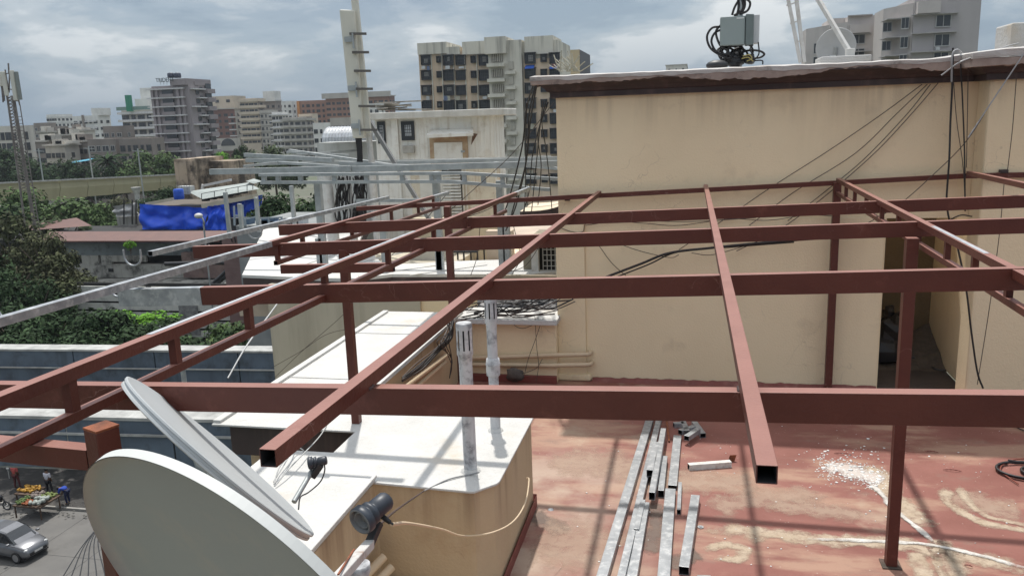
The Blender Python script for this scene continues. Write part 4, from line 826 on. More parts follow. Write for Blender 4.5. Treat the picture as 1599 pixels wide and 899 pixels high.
for (ua, ub, va, vb) in [(629, 649, 188, 218), (592, 604, 187, 222)]:
    w_ = MB().box(xx(ua), xx(ub), YB-.05, YB-.013, zz(vb), zz(va)).build('window', mat('black_window_frame', (.03, .035, .04), rough=.5), cb)
    MB().box(xx(ua+(ub-ua)*.3), xx(ub-(ub-ua)*.22), YB-.056, YB-.051, zz(vb-7), zz(va+6)).build('pane', mat('bright_window_opening', (.55, .58, .60), rough=.3), w_)
    g_ = MB()
    for k in range(3): x = xx(ua+(ub-ua)*(.38+.15*k)); g_.box(x-.006, x+.006, YB-.064, YB-.058, zz(vb-7), zz(va+6))
    for k in range(3): z = zz(va+8+k*5); g_.box(xx(ua+4), xx(ub-3), YB-.072, YB-.066, z-.006, z+.006)
    g_.build('grille', black, w_)
MB().box(xx(631), xx(648), YB-.10, YB-.013, zz(238), zz(226)).build('meter_box', mat('dull_grey_box', (.38, .37, .33), (.3, .28, .25), 8, rough=.8), cb, bevel=.01)
MB().box(xx(672), xx(731), YB-.05, YB-.013, zz(258), zz(209)).build('recess_frame', mat('rust_stained_frame', (.46, .36, .24), (.32, .2, .12), 5, rough=.85), cb)
MB().box(xx(679), xx(723), YB-.07, YB-.051, zz(255), zz(223)).build('door', offw, cb)
MB().box(xx(721), xx(727), YB-.10, YB-.071, zz(239), zz(236)).build('door_latch', galvd, cb)
a, b = at(666, 209, Y=YB-.3), at(739, 206, Y=YB-.3)
MB().add([(a.x, YB-.3, a.z-.02), (b.x, YB-.3, a.z-.02), (b.x, YB-.3, a.z-.08), (a.x, YB-.3, a.z-.10), (a.x, YB, a.z+.10), (b.x-.08, YB, a.z+.10)], [(0, 1, 5, 4), (0, 1, 2, 3)]).build('awning', offw, cb)
MB().add([(b.x-.02, YB-.3, a.z-.02), (b.x+.1, YB-.28, a.z-.04), (b.x-.12, YB-.1, a.z-.3)], [(0, 1, 2)]).build('awning_side', mat('rust_brown_sheet', (.12, .07, .045), rough=.8), cb)
# junk on the cabin roof
rr = random.Random(4); jk = MB()
for k in range(12):
    p = at(rr.uniform(575, 625), rr.uniform(158, 172), Y=20); jk.bar(p, p+Vector((rr.uniform(.3, 1.0), rr.uniform(-.3, .3), rr.uniform(-.06, .06))), .08, .03)
tag(jk.build('scrap_planks', mat('weathered_boards', (.33, .30, .26), (.2, .18, .15), 6, rough=.9), origin=at(600, 170, Y=20)), 'heap of weathered boards and scrap on the left end of the cabin roof', 'scrap', kind='stuff')
# lower container with louvres
ct = empty('equipment_container', at(710, 350, Y=17), 'lower white sheet container with louvred vent and rust runs in front of the cabin', 'container')
YD = 17.2; rusty = mat('rust_run_sheet', (.66, .61, .50), (.56, .50, .40), 3, rough=.7, stain=(.30, .14, .06), sscale=7, samt=.7, stlo=.57, streak=((.36, .20, .10), 9, .8))
a, b = at(640, 262, Y=YD), at(777, 352, Y=YD)
MB().box(a.x, b.x-.03, YD, 17.8, ZN-.3, a.z).build('body', rusty, ct)
MB().box(at(640, 0, Y=YD).x, at(690, 0, Y=YD).x, YD-.03, YD-.002, ZN, a.z-.1).build('white_tile_panel', mat('white_wall_tiles', (.70, .69, .64), (.6, .59, .54), 4, rough=.5), ct)
lv = MB()
for k in range(16):
    z = at(706, 272+k*4.9, Y=YD).z
    if z > ZN: lv.obox(((at(693, 300, Y=YD).x+at(721, 300, Y=YD).x)/2, YD-.05, z), (.20, 0, 0), (0, .02, .022), (0, -.004, .005))
for k in range(1): pass
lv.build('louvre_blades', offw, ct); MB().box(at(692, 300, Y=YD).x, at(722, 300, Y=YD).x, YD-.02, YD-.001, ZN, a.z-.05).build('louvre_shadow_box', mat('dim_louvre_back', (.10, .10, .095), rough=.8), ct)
ct['kind'] = ''
del ct['kind']
for u in (724, 729, 776): MB().box(at(u, 300, Y=YD).x-.012, at(u, 300, Y=YD).x+.012, YD-.03, YD-.001, ZN-.1, a.z).build('sheet_rib', offw, ct)
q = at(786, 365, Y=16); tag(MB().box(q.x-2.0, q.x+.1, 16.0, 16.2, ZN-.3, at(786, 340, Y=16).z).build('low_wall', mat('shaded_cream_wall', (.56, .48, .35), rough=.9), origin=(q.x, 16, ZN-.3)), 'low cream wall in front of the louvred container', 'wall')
# left grey sheds and ribbed duct
tag(MB().box(xx(495, 225, 20), xx(588, 225, 20), 20, 24, .3, zz(222, 540, 20)).build('grey_annex', mat('pale_grey_sheet', (.50, .51, .49), (.42, .43, .41), 3, rough=.7, streak=((.3, .28, .24), 3, .5)), origin=(xx(540, 225, 20), 22, .3)), 'pale grey annex left of the cabin below the ribbed duct', 'annex')
du = empty('ribbed_duct', at(540, 222, Y=19.4), 'shiny ribbed half round duct behind the antenna', 'duct')
dm = mat('bare_aluminium', (.62, .63, .63), (.5, .5, .5), 6, rough=.35, metal=.7)
a, b = at(503, 222, Y=19.4), at(588, 224, Y=19.4); nseg = 34; vs = []; hr = .42
for i in range(nseg+1):
    x = a.x+(b.x-a.x)*i/nseg; q = hr*(1+(.05 if i % 2 else -.03)); 
    for j in range(11): t = math.pi*j/10; vs.append((x+.25*math.sin(t)*0, 19.8-q*math.cos(t), a.z+q*math.sin(t)*.85))
MB().add(vs, [(i*11+j, (i+1)*11+j, (i+1)*11+j+1, i*11+j+1) for i in range(nseg) for j in range(10)]).build('shell', dm, du)
# --- cell antenna panel, poles, straps
an = empty('antenna_panel', at(570, 300, Y=15.5), 'tall beige cell antenna panel strapped on a pole, standing out against the sky', 'antenna')
am = mat('beige_radome', (.60, .58, .50), (.56, .54, .46), 1, rough=.5)
YA = 15.5
t0, t1, bo0, bo1 = at(529, 15, Y=YA), at(553, 16, Y=YA), at(550, 216, Y=YA), at(568, 216, Y=YA)
def slab(p, th): return [Vector((q.x, YA+dy, q.z)) for dy in (0, th) for q in p]
vs = slab([t0, t1, bo1, bo0], .16)
MB().add(vs, [(0, 1, 2, 3), (4, 7, 6, 5), (0, 4, 5, 1), (1, 5, 6, 2), (2, 6, 7, 3), (3, 7, 4, 0)]).build('radome', am, an, bevel=.03)
MB().bar(at(553, -10, Y=YA+.12), at(575, 208, Y=YA+.12), .13, .08, up=(0, 1, 0), top=False).build('side_channel', am, an, bevel=.01)
MB().tube([at(549, -40, Y=YA+.25), at(590, 345, Y=YA+.25)], .06, 10).build('pole', pm, an)
for k, (u, v) in enumerate([(556, 53), (560, 82), (563, 111), (566, 139), (570, 166), (573, 203)]):
    MB().bar(at(u-10, v, Y=YA-.05), at(u+16, v, Y=YA-.0), .05, .045, top=False).build('clamp_bar', mat('dark_steel', (.12, .11, .10), rough=.7), an)
for (u, v) in [(546, 62), (551, 138), (556, 197)]:
    MB().box(at(u, v, Y=YA).x-.09, at(u, v, Y=YA).x+.09, YA-.05, YA-.001, at(u, v, Y=YA).z-.05, at(u, v, Y=YA).z+.05).bar(at(u+5, v-10, Y=YA-.04), at(u+7, v+14, Y=YA-.04), .03, .03, up=(0, 1, 0)).build('bracket', galvd, an)
for k in range(7):
    cable([at(556+k*1.3, 215, Y=YA+.05), at(559+k, 245, Y=YA+.05), at(557+k*2+rr.uniform(-6, 6), 290, Y=YA), at(562+rr.uniform(-9, 9), 345, Y=YA)], .02, wb, None, parent=an)
ms = [((508, 266), (520, 350), .12, 'thick white pole at the left below the galvanised frame'), ((541, 262), (552, 345), .075, 'white pole with cable bundle left of the antenna pole'),
      ((578, 260), (590, 362), .075, 'white square pole just right of the antenna cables'), ((599, 420), (590, 340), .055, 'short pale pole below the antenna')]
for (p0, p1, r_, lb) in ms[:3]:
    a, b = at(*p0, Y=15.2), at(*p1, Y=15.2); a.z = max(a.z, b.z); b = Vector((b.x, b.y, ZN)); a = Vector(((a.x+b.x)/2-.05, 15.2, a.z))
    tag(MB().tube([b, a], r_, 12).build('white_pole', pm, origin=b), lb, 'pole')
for (u0, v0, u1, v1, lb) in [(400, 308, 404, 350, 'short white stub pole beside the blue tarpaulin'), (455, 290, 457, 340, 'slim pale pole carrying the galvanised frame'), (352, 300, 362, 360, 'tall pale pole in front of the blue tarpaulin'), (374, 318, 386, 345, 'thin pale pole with small junction boxes near the tarpaulin')]:
    a, b = at(u0, v0, Y=16.5), at(u1, v1, Y=16.5); b.x = a.x; b.z = max(-1.5, at(u1, v1+12, Y=16.5).z)
    tag(MB().box(a.x-.038, a.x+.038, 16.45, 16.53, b.z, a.z).build('thin_pole', galvd, origin=b, bevel=.006), lb, 'pole')
# cable masses on the poles
for (u, v, s_, lb) in [(535, 318, 1, 'hanging mass of black cables between the two white poles'), (562, 320, .8, 'dense bundle of looped cables on the antenna pole')]:
    t = empty('cable_bundle', at(u, v+25, Y=15.1), lb, 'cables')
    for k in range(20):
        x = u+rr.uniform(-9, 9); pts = [at(x+rr.uniform(-3.5, 3.5), v-42+i*15+rr.uniform(-3, 3), Y=15.1+rr.uniform(-.1, .15)) for i in range(6)]
        cable(pts, rr.uniform(.008, .016), wb, None, parent=t, n=5)
MB_brace = tag(MB().bar(at(573, 183, Y=15.8), at(672, 345, Y=15.8), .10, .07, top=False).build('diagonal_brace', mat('brace_grey', (.24, .24, .235), rough=.7), origin=at(672, 345, Y=15.8)), 'grey diagonal steel brace running down right from the antenna pole', 'brace')

# --- galvanised frame of the next roof
gf = empty('galvanised_roof_frame', at(600, 300, Y=14.5), 'unpainted galvanised steel roof frame on the neighbouring roof', 'steel frame')
def gb(p0, Ya, p1, Yb, h, w_=.08, name='beam', m=galvd):
    a, b = at(*p0, Y=Ya), at(*p1, Y=Yb); return MB().bar(a, b, w_, h).build(name, m, gf, origin=a)
gb((328, 264), 14.0, (548, 259), 14.0, .105); gb((540, 260), 14.05, (900, 250), 14.05, .105)
gb((405, 271), 13.2, (720, 268), 13.2, .05, name='top_chord'); gb((720, 268), 13.2, (900, 279), 13.2, .05, name='top_chord')
gb((408, 283), 13.2, (700, 281), 13.2, .05, name='bottom_chord'); gb((700, 281), 13.2, (860, 294), 13.2, .05, name='bottom_chord')
for k, u in enumerate([409, 431, 466, 519, 575, 631, 677, 688, 728, 758, 788]):
    gb((u, 271+max(0, (u-720)*.06)), 13.22, (u+1, 284+max(0, (u-700)*.08)), 13.22, .07, .07, name='web_stub')
for (p0, Ya, p1, Yb, h) in [((382, 239), 18, (520, 247), 16, .09), ((384, 247), 17, (465, 249), 17, .09), ((380, 258), 15, (434, 252), 15.5, .05), ((434, 252), 15.5, (530, 258), 15, .05), ((452, 233), 19, (640, 260), 15.5, .06), ((440, 243), 17.5, (560, 233), 20, .05), ((448, 236), 18.5, (545, 241), 18.5, .05),
    ((530, 252), 15.5, (700, 260), 14.8, .07), ((620, 252), 15.5, (900, 244), 15.5, .06), ((680, 249), 17, (900, 245), 17, .08), ((740, 250), 16, (880, 262), 14.8, .05), ((590, 252), 16.5, (860, 243), 18, .05), ((556, 311), 14.6, (660, 310), 14.6, .06), ((860, 244), 18, (420, 254), 16, .05)]:
    gb(p0, Ya, p1, Yb, h, .06, name='purlin')
for (u, va, vb) in [(496, 286, 372), (680, 268, 345), (780, 282, 360), (598, 345, 405), (685, 388, 412), (790, 345, 412), (498, 372, 398)]:
    a = at(u, va, Y=13.4); b = at(u, vb, Y=13.4); MB().box(a.x-.055, a.x+.055, 13.35, 13.46, min(b.z, ZN), a.z).build('post', galvd, gf, origin=(a.x, 13.4, ZN))
# lines of black cable hanging left of the tall wall
hg = 'black cables hanging left of the tall wall'
L2 = ['leftmost', 'second', 'third', 'fourth', 'fifth', 'sixth', 'seventh', 'rightmost']
for k, p in enumerate([[(834, 128), (822, 170), (815, 230), (795, 310), (782, 345)], [(836, 132), (826, 180), (822, 250), (806, 320), (790, 360)], [(838, 132), (828, 190), (820, 260), (800, 330), (796, 350)], [(822, 160), (821, 230), (820, 300), (818, 345)], [(848, 158), (843, 200), (838, 250), (830, 330)],
    [(852, 158), (846, 190), (852, 230), (858, 280), (862, 330)], [(856, 160), (840, 210), (845, 260), (840, 320)], [(852, 162), (832, 240), (826, 300), (812, 345)]]):
    wallc(p, [10.95, 11.6, 12.2, 12.8, 13.2][:len(p)], .012 if k < 3 else .008, wb, L2[k]+' black cable dropping from the cornice corner to the roofs below', group=hg)
for k, p in enumerate([[(865, 160), (800, 240), (735, 300), (690, 340)], [(842, 385), (820, 415), (790, 425), (760, 428)], [(750, 350), (745, 400), (735, 430)], [(800, 345), (812, 400), (800, 428)], [(700, 300), (650, 360), (610, 400)], [(690, 350), (755, 330), (800, 305)]]):
    wallc(p, 12.9, .006, wd, ['thin wire slanting from the tall wall down over the galvanised frame', 'thin wire sagging by the grille window', 'thin upright wire before the metal stand', 'thin wire falling behind the second beam', 'thin wire slanting behind the left trusses', 'thin wire crossing the louvred container'][k], name='wire')
# ================================================= ground, street, viaducts, trees, skyline
ZG = -18.0
grm = mat('dusty_city_ground', (.13, .125, .10), (.07, .09, .05), .05, rough=.95, bump=.3, bscale=3)
gs = MB(); gs.quad((-2600, -200, ZG), (2600, -200, ZG), (2600, 5000, ZG), (-2600, 5000, ZG)); tag(gs.build('ground', grm, origin=(0, 0, ZG)), kind='structure')
asph = mat('worn_concrete_road', (.145, .14, .132), (.115, .112, .107), .5, rough=.85, bump=.3, bscale=12, stain=(.09, .085, .08), sscale=.6, samt=.6)
rd = MB(); rd.quad((-120, 8, ZG+.004), (60, 8, ZG+.004), (60, 38.0, ZG+.004), (-120, 38.0, ZG+.004)); tag(rd.build('road', asph, origin=(-30, 25, ZG+.004)), kind='structure')
pvm = mat('dirty_shaded_paving', (.05, .047, .044), (.03, .028, .027), .9, rough=.85, bump=.5, bscale=6, stain=(.15, .14, .125), sscale=.8, samt=.6)  # base darkened to stand in for the shade under the viaduct
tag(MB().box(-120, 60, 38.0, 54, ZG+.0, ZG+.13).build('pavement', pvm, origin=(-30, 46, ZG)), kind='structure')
pst = mat('kerb_concrete', (.30, .29, .27), rough=.9)
tag(MB().box(-120, 60, 37.85, 37.999, ZG+.004, ZG+.15).build('kerb', pst, origin=(-30, 38, ZG)), kind='structure')
jt = MB()
for k in range(12): jt.box(-48+k*3.5, -47.97+k*3.5, 26, 37.8, ZG+.005, ZG+.009)
jt.box(-70, 0, 33.2, 33.23, ZG+.005, ZG+.009); tag(jt.build('road_joint', mat('tar_joint', (.06, .06, .06), rough=.9), origin=(-35, 33, ZG)), kind='structure')

# --- leaf clouds
def leafmat(name, c, c2):
    m = mat(name, c, c2, .9, rough=.8, spec=.12); nt = m.node_tree; b = nt.nodes['Principled BSDF']
    g = nt.nodes.new('ShaderNodeNewGeometry'); hs = nt.nodes.new('ShaderNodeHueSaturation'); lk = b.inputs['Base Color'].links[0].from_socket
    mr = nt.nodes.new('ShaderNodeMapRange'); mr.inputs[3].default_value = .6; mr.inputs[4].default_value = 1.4; nt.links.new(g.outputs['Random Per Island'], mr.inputs[0])
    nt.links.new(mr.outputs[0], hs.inputs['Value']); nt.links.new(lk, hs.inputs['Color']); nt.links.new(hs.outputs[0], b.inputs['Base Color'])
    return m
LF = {'dark': leafmat('dark_leaves', (.034, .060, .024), (.022, .042, .018)), 'mid': leafmat('green_leaves', (.085, .13, .045), (.055, .09, .035)),
      'bright': leafmat('young_bright_leaves', (.13, .30, .025), (.09, .21, .025)), 'brown': leafmat('dull_brown_leaves', (.075, .088, .040), (.055, .055, .030)), 'hazy': leafmat('grey_green_leaves', (.075, .095, .045), (.05, .07, .035))}
bark = mat('bark', (.12, .09, .065), (.07, .055, .04), 5, rough=.95, bump=.6, bscale=9)
def crown_mesh(seed, n=4200, size=.058, flat=.75, lumps=26, narrow=1.0):
    rd_ = random.Random(seed); vs = []; fs = []; C = []
    for k in range(lumps):
        d = Vector((rd_.gauss(0, 1), rd_.gauss(0, 1), rd_.gauss(0, .8))).normalized()*rd_.uniform(.35, .80); C.append((Vector((d.x, d.y, d.z*flat)), rd_.uniform(.18, .36)))
    for k in range(n):
        c, r_ = C[rd_.randrange(lumps)]; d = Vector((rd_.gauss(0, 1), rd_.gauss(0, 1), rd_.gauss(0, 1))).normalized(); p = c+d*r_*(rd_.random()**.35)*Vector((1, 1, .8)).length/1.6
        nrm = (d+Vector((rd_.uniform(-.7, .7), rd_.uniform(-.7, .7), rd_.uniform(-.2, 1.1)))).normalized(); a = nrm.orthogonal().normalized(); a.rotate(Matrix.Rotation(rd_.uniform(0, 6.3), 3, nrm)); b = nrm.cross(a)
        s = size*rd_.uniform(.6, 1.3); i = len(vs); vs += [p-a*s, p-b*s*narrow*.5, p+a*s, p+b*s*narrow*.5]; fs.append((i, i+1, i+2, i+3))
    me = bpy.data.meshes.new('crown'); me.from_pydata(vs, [], fs); me.update(); return me
CM = {}
def crown(kind, seed, **k):
    key = (kind, seed, tuple(k.items()))
    if key not in CM: me = crown_mesh(seed, **k); me.materials.append(LF[kind]); CM[key] = me
    return CM[key]
def tree(x, y, ztop, r, label, kind='dark', seed=1, flat=1.0, zb=ZG, group=None, limbs=4, name='tree', **k):
    t = empty(name, (x, y, zb), label, 'tree', group)
    o = bpy.data.objects.new('crown', crown(kind, seed, **k)); col.objects.link(o); o.parent = t
    hz = r*flat*.8; o.location = (0, 0, ztop-hz-zb); o.scale = (r, r, r*flat); o.rotation_euler.z = rnd.uniform(0, 6.3)
    mb = MB(); top_ = Vector((x, y, ztop-hz*1.2)); mb.tube([(x, y, zb), (x+.1, y, (zb+top_.z)/2), top_], [.045*r+.08, .035*r+.06, .03*r+.03], 8)
    for j in range(limbs):
        a = j*6.28/limbs+seed; e = top_+Vector((math.cos(a)*r*.5, math.sin(a)*r*.5, hz*.7)); mb.tube([top_-Vector((0, 0, .3*j)), (top_+e)/2-Vector((0, 0, .1)), e], [.03*r+.02, .02*r+.02, .02], 6)
    mb.build('trunk', bark, t); return t
def tp(u, vtop, Y, r, label, **k):
    p = at(u, vtop, Y=Y); return tree(p.x, Y, p.z, r, label, **k)
ROWG = 'trees in the row behind the blue grey viaduct'
for k, (u, v, Y, r, kd, sd, lb) in enumerate([(8, 478, 50, 3.6, 'dark', 1, 'dark leafy tree at the left end of the row behind the viaduct'), (70, 476, 49, 3.3, 'dark', 2, 'dark tree second from the left behind the viaduct under the unpainted tube'),
    (122, 478, 50, 3.2, 'dark', 3, 'dark tree third from the left behind the viaduct'), (178, 484, 49, 3.1, 'dark', 1, 'dark tree directly below the bright green treetop'),
    (235, 500, 50, 3.0, 'dark', 2, 'dark tree right of the bright green treetop behind the left truss'), (290, 510, 52, 3.0, 'mid', 3, 'mid green tree seen through the left truss'), (345, 505, 50, 2.8, 'mid', 1, 'green tree near the pale steel stay'), (392, 490, 52, 3.2, 'mid', 2, 'green tree touching the corner of the grey wall')]):
    tp(u, v, Y, r, lb, kind=kd, seed=sd, n=5600, size=.062, group=ROWG, limbs=3)
tp(178, 481, 53, 1.9, 'bright yellow green treetop glowing behind the viaduct trees, left half', kind='bright', seed=4, flat=.55, n=2600, size=.08)
tp(236, 484, 53, 2.0, 'bright yellow green treetop glowing behind the viaduct trees, right half', kind='bright', seed=5, flat=.45, n=2600, size=.08)
tp(305, 520, 44, 2.0, 'pale dusty shrub seen between the chords of the left truss', kind='hazy', seed=6, n=1800, size=.05)
# --- blue grey viaduct
va = empty('metro_viaduct', (-30, 25, ZG), 'elevated metro viaduct with blue grey parapet panels and pale coping crossing the left side', 'viaduct')
vcon = mat('viaduct_concrete', (.44, .44, .42), (.27, .27, .26), 1.5, rough=.9, stain=(.14, .14, .13), sscale=1.6, samt=.5, stlo=.55)
vpan = mat('blue_grey_panel', (.11, .145, .19), (.075, .10, .135), .8, rough=.6, stain=(.045, .055, .065), sscale=1.3, samt=.7, streak=((.035, .045, .05), 2.0, .65))
SL = .07
def vseg(name, m, x0, x1, y, yo0, yo1, z0, z1, par=va):
    mb = MB(); vs = []
    for x in (x0, x1):
        for (yy, zz_) in ((y+yo0, z0), (y+yo1, z0), (y+yo1, z1), (y+yo0, z1)): vs.append((x, yy+SL*(x+22), zz_))
    mb.add(vs, [(0, 1, 2, 3), (4, 7, 6, 5), (0, 4, 5, 1), (1, 5, 6, 2), (2, 6, 7, 3), (3, 7, 4, 0)]); return mb.build(name, m, par, origin=((x0+x1)/2, y, z0))
YN1 = at(0, 648, z=-5).y; YF1 = at(0, 540, z=-5).y+.4; zn0 = at(0, 727, Y=YN1).z; zf0 = at(0, 598, Y=YF1).z
vseg('deck', vcon, -90, -1, YN1+.3, 0, YF1-YN1-.6, zn0-.2, zf0)
vseg('coping', vcon, -90, -1, YN1, -.04, .85, -5.10, -5.0); vseg('coping', vcon, -90, -1, YF1, -.40, .35, -5.08, -5.0)
vseg('rib', vcon, -90, -1, YN1, -.10, -.012, (zn0-5)/2+.28, (zn0-5)/2+.34); vseg('rib', vcon, -90, -1, YF1, -.46, -.402, (zf0-5)/2+.10, (zf0-5)/2+.15)
for k in range(13):
    x0 = -48+k*3.6
    vseg('parapet_panel', vpan, x0, x0+3.55, YN1, -.0, .28, zn0, -5.062); vseg('parapet_panel', vpan, x0-2, x0+1.55, YF1, -.36, -.05, zf0, -5.072)
    vseg('joint_cover', vcon if k % 3 else dark, x0-.02, x0+.0, YN1, -.012, .2, zn0+.05, -5.1)
for yy in (1.9, 3.2, 5.0): vseg('rail', mat('rail_steel', (.2, .17, .15), rough=.6, metal=.4), -90, -1, YN1, yy, yy+.08, zf0, zf0+.12)
for k in range(6):
    x = -30+k*5.2; vseg('fence_post', galvd, x, x+.05, YN1, 5.9, 5.95, zf0, zf0+.9)
vseg('ballast', mat('track_ballast', (.09, .085, .07), (.17, .15, .08), 12, rough=.95, bump=.8, bscale=20), -90, -1, YN1+.3, .3, YF1-YN1-.9, zf0, zf0+.06)
for k in range(3):
    x = -58+k*26
    MB().cyl((x, 25, ZG), (x, 25, zn0-.2), .9, n=16).build('pier', vcon, va)
q = at(288, 597, Y=YN1+4.6); sgp = empty('signal_post', (q.x, q.y, zf0), 'short pale post with bracket head standing on the viaduct', 'post')
MB().cyl((q.x, q.y, zf0), (q.x, q.y, at(288, 566, Y=q.y).z), .09, n=8).build('pole', galvd, sgp)
zt = at(288, 566, Y=q.y).z; MB().box(q.x-.24, q.x+.24, q.y-.1, q.y+.1, zt-.02, zt+.06).box(q.x-.20, q.x-.12, q.y-.1, q.y+.1, zt-.25, zt).box(q.x+.1, q.x+.2, q.y-.1, q.y+.1, zt-.2, zt).build('bracket_head', galvd, sgp)
q = at(300, 700, Y=YN1-1.5); t = empty('pipe_bracket', q, 'pale valve like pipe fittings glimpsed between the two dishes', 'pipe')
MB().tube([q, q+Vector((.1, 0, -.5)), q+Vector((.6, 0, -.75)), q+Vector((1.1, .1, -.8))], .07, 8).ball(q+Vector((.55, 0, -.7)), .16, 8, 6).build('pipe', galvd, t)
rubm = leafmat('weeds', (.09, .10, .04), (.06, .05, .035))
wds = bpy.data.objects.new('weeds', crown_mesh(44, n=3500, size=.03, flat=.3)); wds.data.materials.append(rubm); col.objects.link(wds); wds.location = (-19.5, YN1+5.2, zf0+.1); wds.scale = (9, .9, .35); tag(wds, 'sparse weeds growing along the track on the viaduct', 'weeds', kind='stuff')

# --- slatted white boundary wall and old sheds beyond
sl = empty('boundary_wall', at(300, 500, Y=62), 'weathered white boundary wall of horizontal boards beyond the trees', 'wall')
wbm = mat('weathered_white_boards', (.54, .54, .49), (.44, .44, .40), .8, rough=.9, stain=(.12, .12, .11), sscale=1.2, samt=.5)
MB().box(at(110, 450, Y=62).x, at(430, 450, Y=62).x, 62.3, 62.5, ZG, at(300, 444, Y=62).z).build('backing', dark, sl)
for j in range(6):
    a, b = at(120, 446+j*13, Y=62), at(425, 452+j*13, Y=62); z1 = a.z-.02; z0 = a.z-.60
    MB().box(a.x, b.x, 61.95+.02*(j % 2), 62.1, z0, z1).build('board', wbm, sl, origin=(a.x, 62, z0))
MB().box(at(222, 0, Y=62).x, at(254, 0, Y=62).x, 61.9, 61.949, -14, at(230, 468, Y=62).z).build('mesh_panel', mat('grey_mesh', (.12, .12, .12), (.25, .25, .24), 3, rough=.9), sl)
MB().box(at(172, 0, Y=62).x, at(180, 0, Y=62).x, 61.85, 61.949, at(176, 466, Y=62).z, at(176, 446, Y=62).z).build('opening', dark, sl)
od = empty('old_shed', at(200, 450, Y=78), 'long decaying shed with brown sheet canopy roof and mould stained walls', 'shed')
YS = 78
mould = mat('mould_stained_concrete', (.40, .39, .35), (.30, .29, .26), .5, rough=.95, stain=(.035, .035, .03), sscale=.55, samt=.95, stlo=.5, streak=((.05, .05, .045), 1.2, .7))
ssheet = mat('grey_blue_fascia', (.20, .23, .235), (.13, .15, .155), .4, rough=.8, stain=(.07, .08, .08), sscale=.8, samt=.7)
broof = mat('red_brown_sheet_roof', (.135, .062, .048), (.11, .052, .042), .8, rough=.65)
def fx(u, Y=YS, v=400): return at(u, v, Y=Y).x
def fz(v, Y=YS, u=200): return at(u, v, Y=Y).z
MB().box(fx(-40), fx(440), YS+2, YS+14, ZG, fz(378)).build('core', dark, od)
for k in range(18):
    u = 66+k*16.2; 
    if u < 345: MB().add([(fx(u), YS-1.5, fz(376, YS-1.5)), (fx(u+16.1), YS-1.5, fz(376, YS-1.5)), (fx(u+16.1), YS+1.9, fz(361, YS+1.9)), (fx(u), YS+1.9, fz(361, YS+1.9)), (fx(u), YS-1.5, fz(378, YS-1.5)), (fx(u+16.1), YS-1.5, fz(378, YS-1.5))], [(0, 1, 2, 3), (4, 5, 1, 0)]).build('roof_sheet', broof, od, origin=(fx(u), YS, fz(370)))
MB().box(fx(62), fx(300), YS-.2, YS+.3, fz(398), fz(379)).build('fascia', ssheet, od)
for (ua, ub, va_, vb) in [(130, 156, 398, 412), (160, 176, 398, 412), (176, 230, 398, 408), (115, 300, 412, 416)]: MB().box(fx(ua), fx(ub), YS-.3, YS, fz(vb), fz(va_)).build('wall_strip', mould, od, origin=(fx(ua), YS, fz(vb)))
MB().box(fx(80), fx(385), YS-.5, YS-.1, fz(432), fz(413.5)).build('parapet', mould, od)
MB().box(fx(60), fx(385), YS-2.5, YS+1, fz(448), fz(433)).build('stained_ledge', mould, od)
for u in (60, 100, 160, 230, 300, 360): MB().box(fx(u), fx(u+12), YS-2.4, YS-2.0, ZG, fz(452)).build('pier', mould, od, origin=(fx(u), YS-2, ZG))
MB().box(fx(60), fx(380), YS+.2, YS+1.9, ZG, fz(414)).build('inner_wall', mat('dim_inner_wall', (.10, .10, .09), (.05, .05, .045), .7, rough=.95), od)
for u in (132, 172): MB().box(fx(u), fx(u+7), YS-.60, YS-.501, fz(423), fz(418)).build('opening', dark, od, origin=(fx(u), YS, fz(423)))
MB().box(fx(292), fx(440), YS-1, YS+2.3, fz(430), fz(392)).build('brick_wall', mat('reddish_brick_wall', (.22, .15, .13), (.16, .11, .10), 1.2, rough=.95, stain=(.06, .04, .035), sscale=.9, samt=.7), od)
MB().add([(fx(48, 84), 84, fz(359, 84)), (fx(150, 84), 84, fz(352, 84)), (fx(128, 88), 88, fz(339, 88)), (fx(52, 88), 88, fz(350, 88)), (fx(145, 82), 82, fz(349, 82))], [(0, 1, 2, 3)]).build('rear_roof', broof, od)
tq = empty('standing_tank_roof', at(410, 372, Y=40), 'dull brick wall corner with dark leaning sheet behind the unpainted tube', 'wall')
a = at(345, 365, Y=60); b = at(420, 395, Y=60); MB().box(a.x, b.x, 60, 60.3, ZG, a.z).build('wall', mat('graffiti_brick', (.20, .13, .12), (.16, .10, .095), 1.5, rough=.95), tq)
g_ = MB()
for (u0, v0, u1, v1) in [(360, 370, 363, 378), (366, 369, 368, 379), (373, 368, 374, 377), (379, 367, 381, 378), (383, 364, 384, 380), (386, 373, 395, 371), (398, 372, 402, 371)]: g_.bar(at(u0, v0, Y=59.97), at(u1, v1, Y=59.97), .12, .02, up=(0, 1, 0))
g_.build('paint_strokes', mat('black_paint_strokes', (.04, .03, .03), rough=.8), tq)
MB().add([at(408, 357, Y=45), at(416, 357, Y=45), at(436, 366, Y=43), at(416, 369, Y=42)], [(0, 1, 2, 3)]).build('leaning_sheet', mat('dark_sheet', (.05, .045, .04), rough=.8), tq)
# sagging black pipes over the shed
for k, (p, lb) in enumerate([([(330, 445), (352, 425), (372, 402), (400, 388)], 'thick black pipe slanting over the mould stained ledge'), ([(335, 446), (356, 428), (378, 404), (405, 390)], 'second thick black pipe slanting over the mould stained ledge'), ([(258, 412), (330, 410), (380, 412), (410, 420)], 'long black cable sagging before the brick wall')]):
    cable([at(u, v, Y=70) for u, v in p], .22, black, lb, name='pipe', cat='pipe')
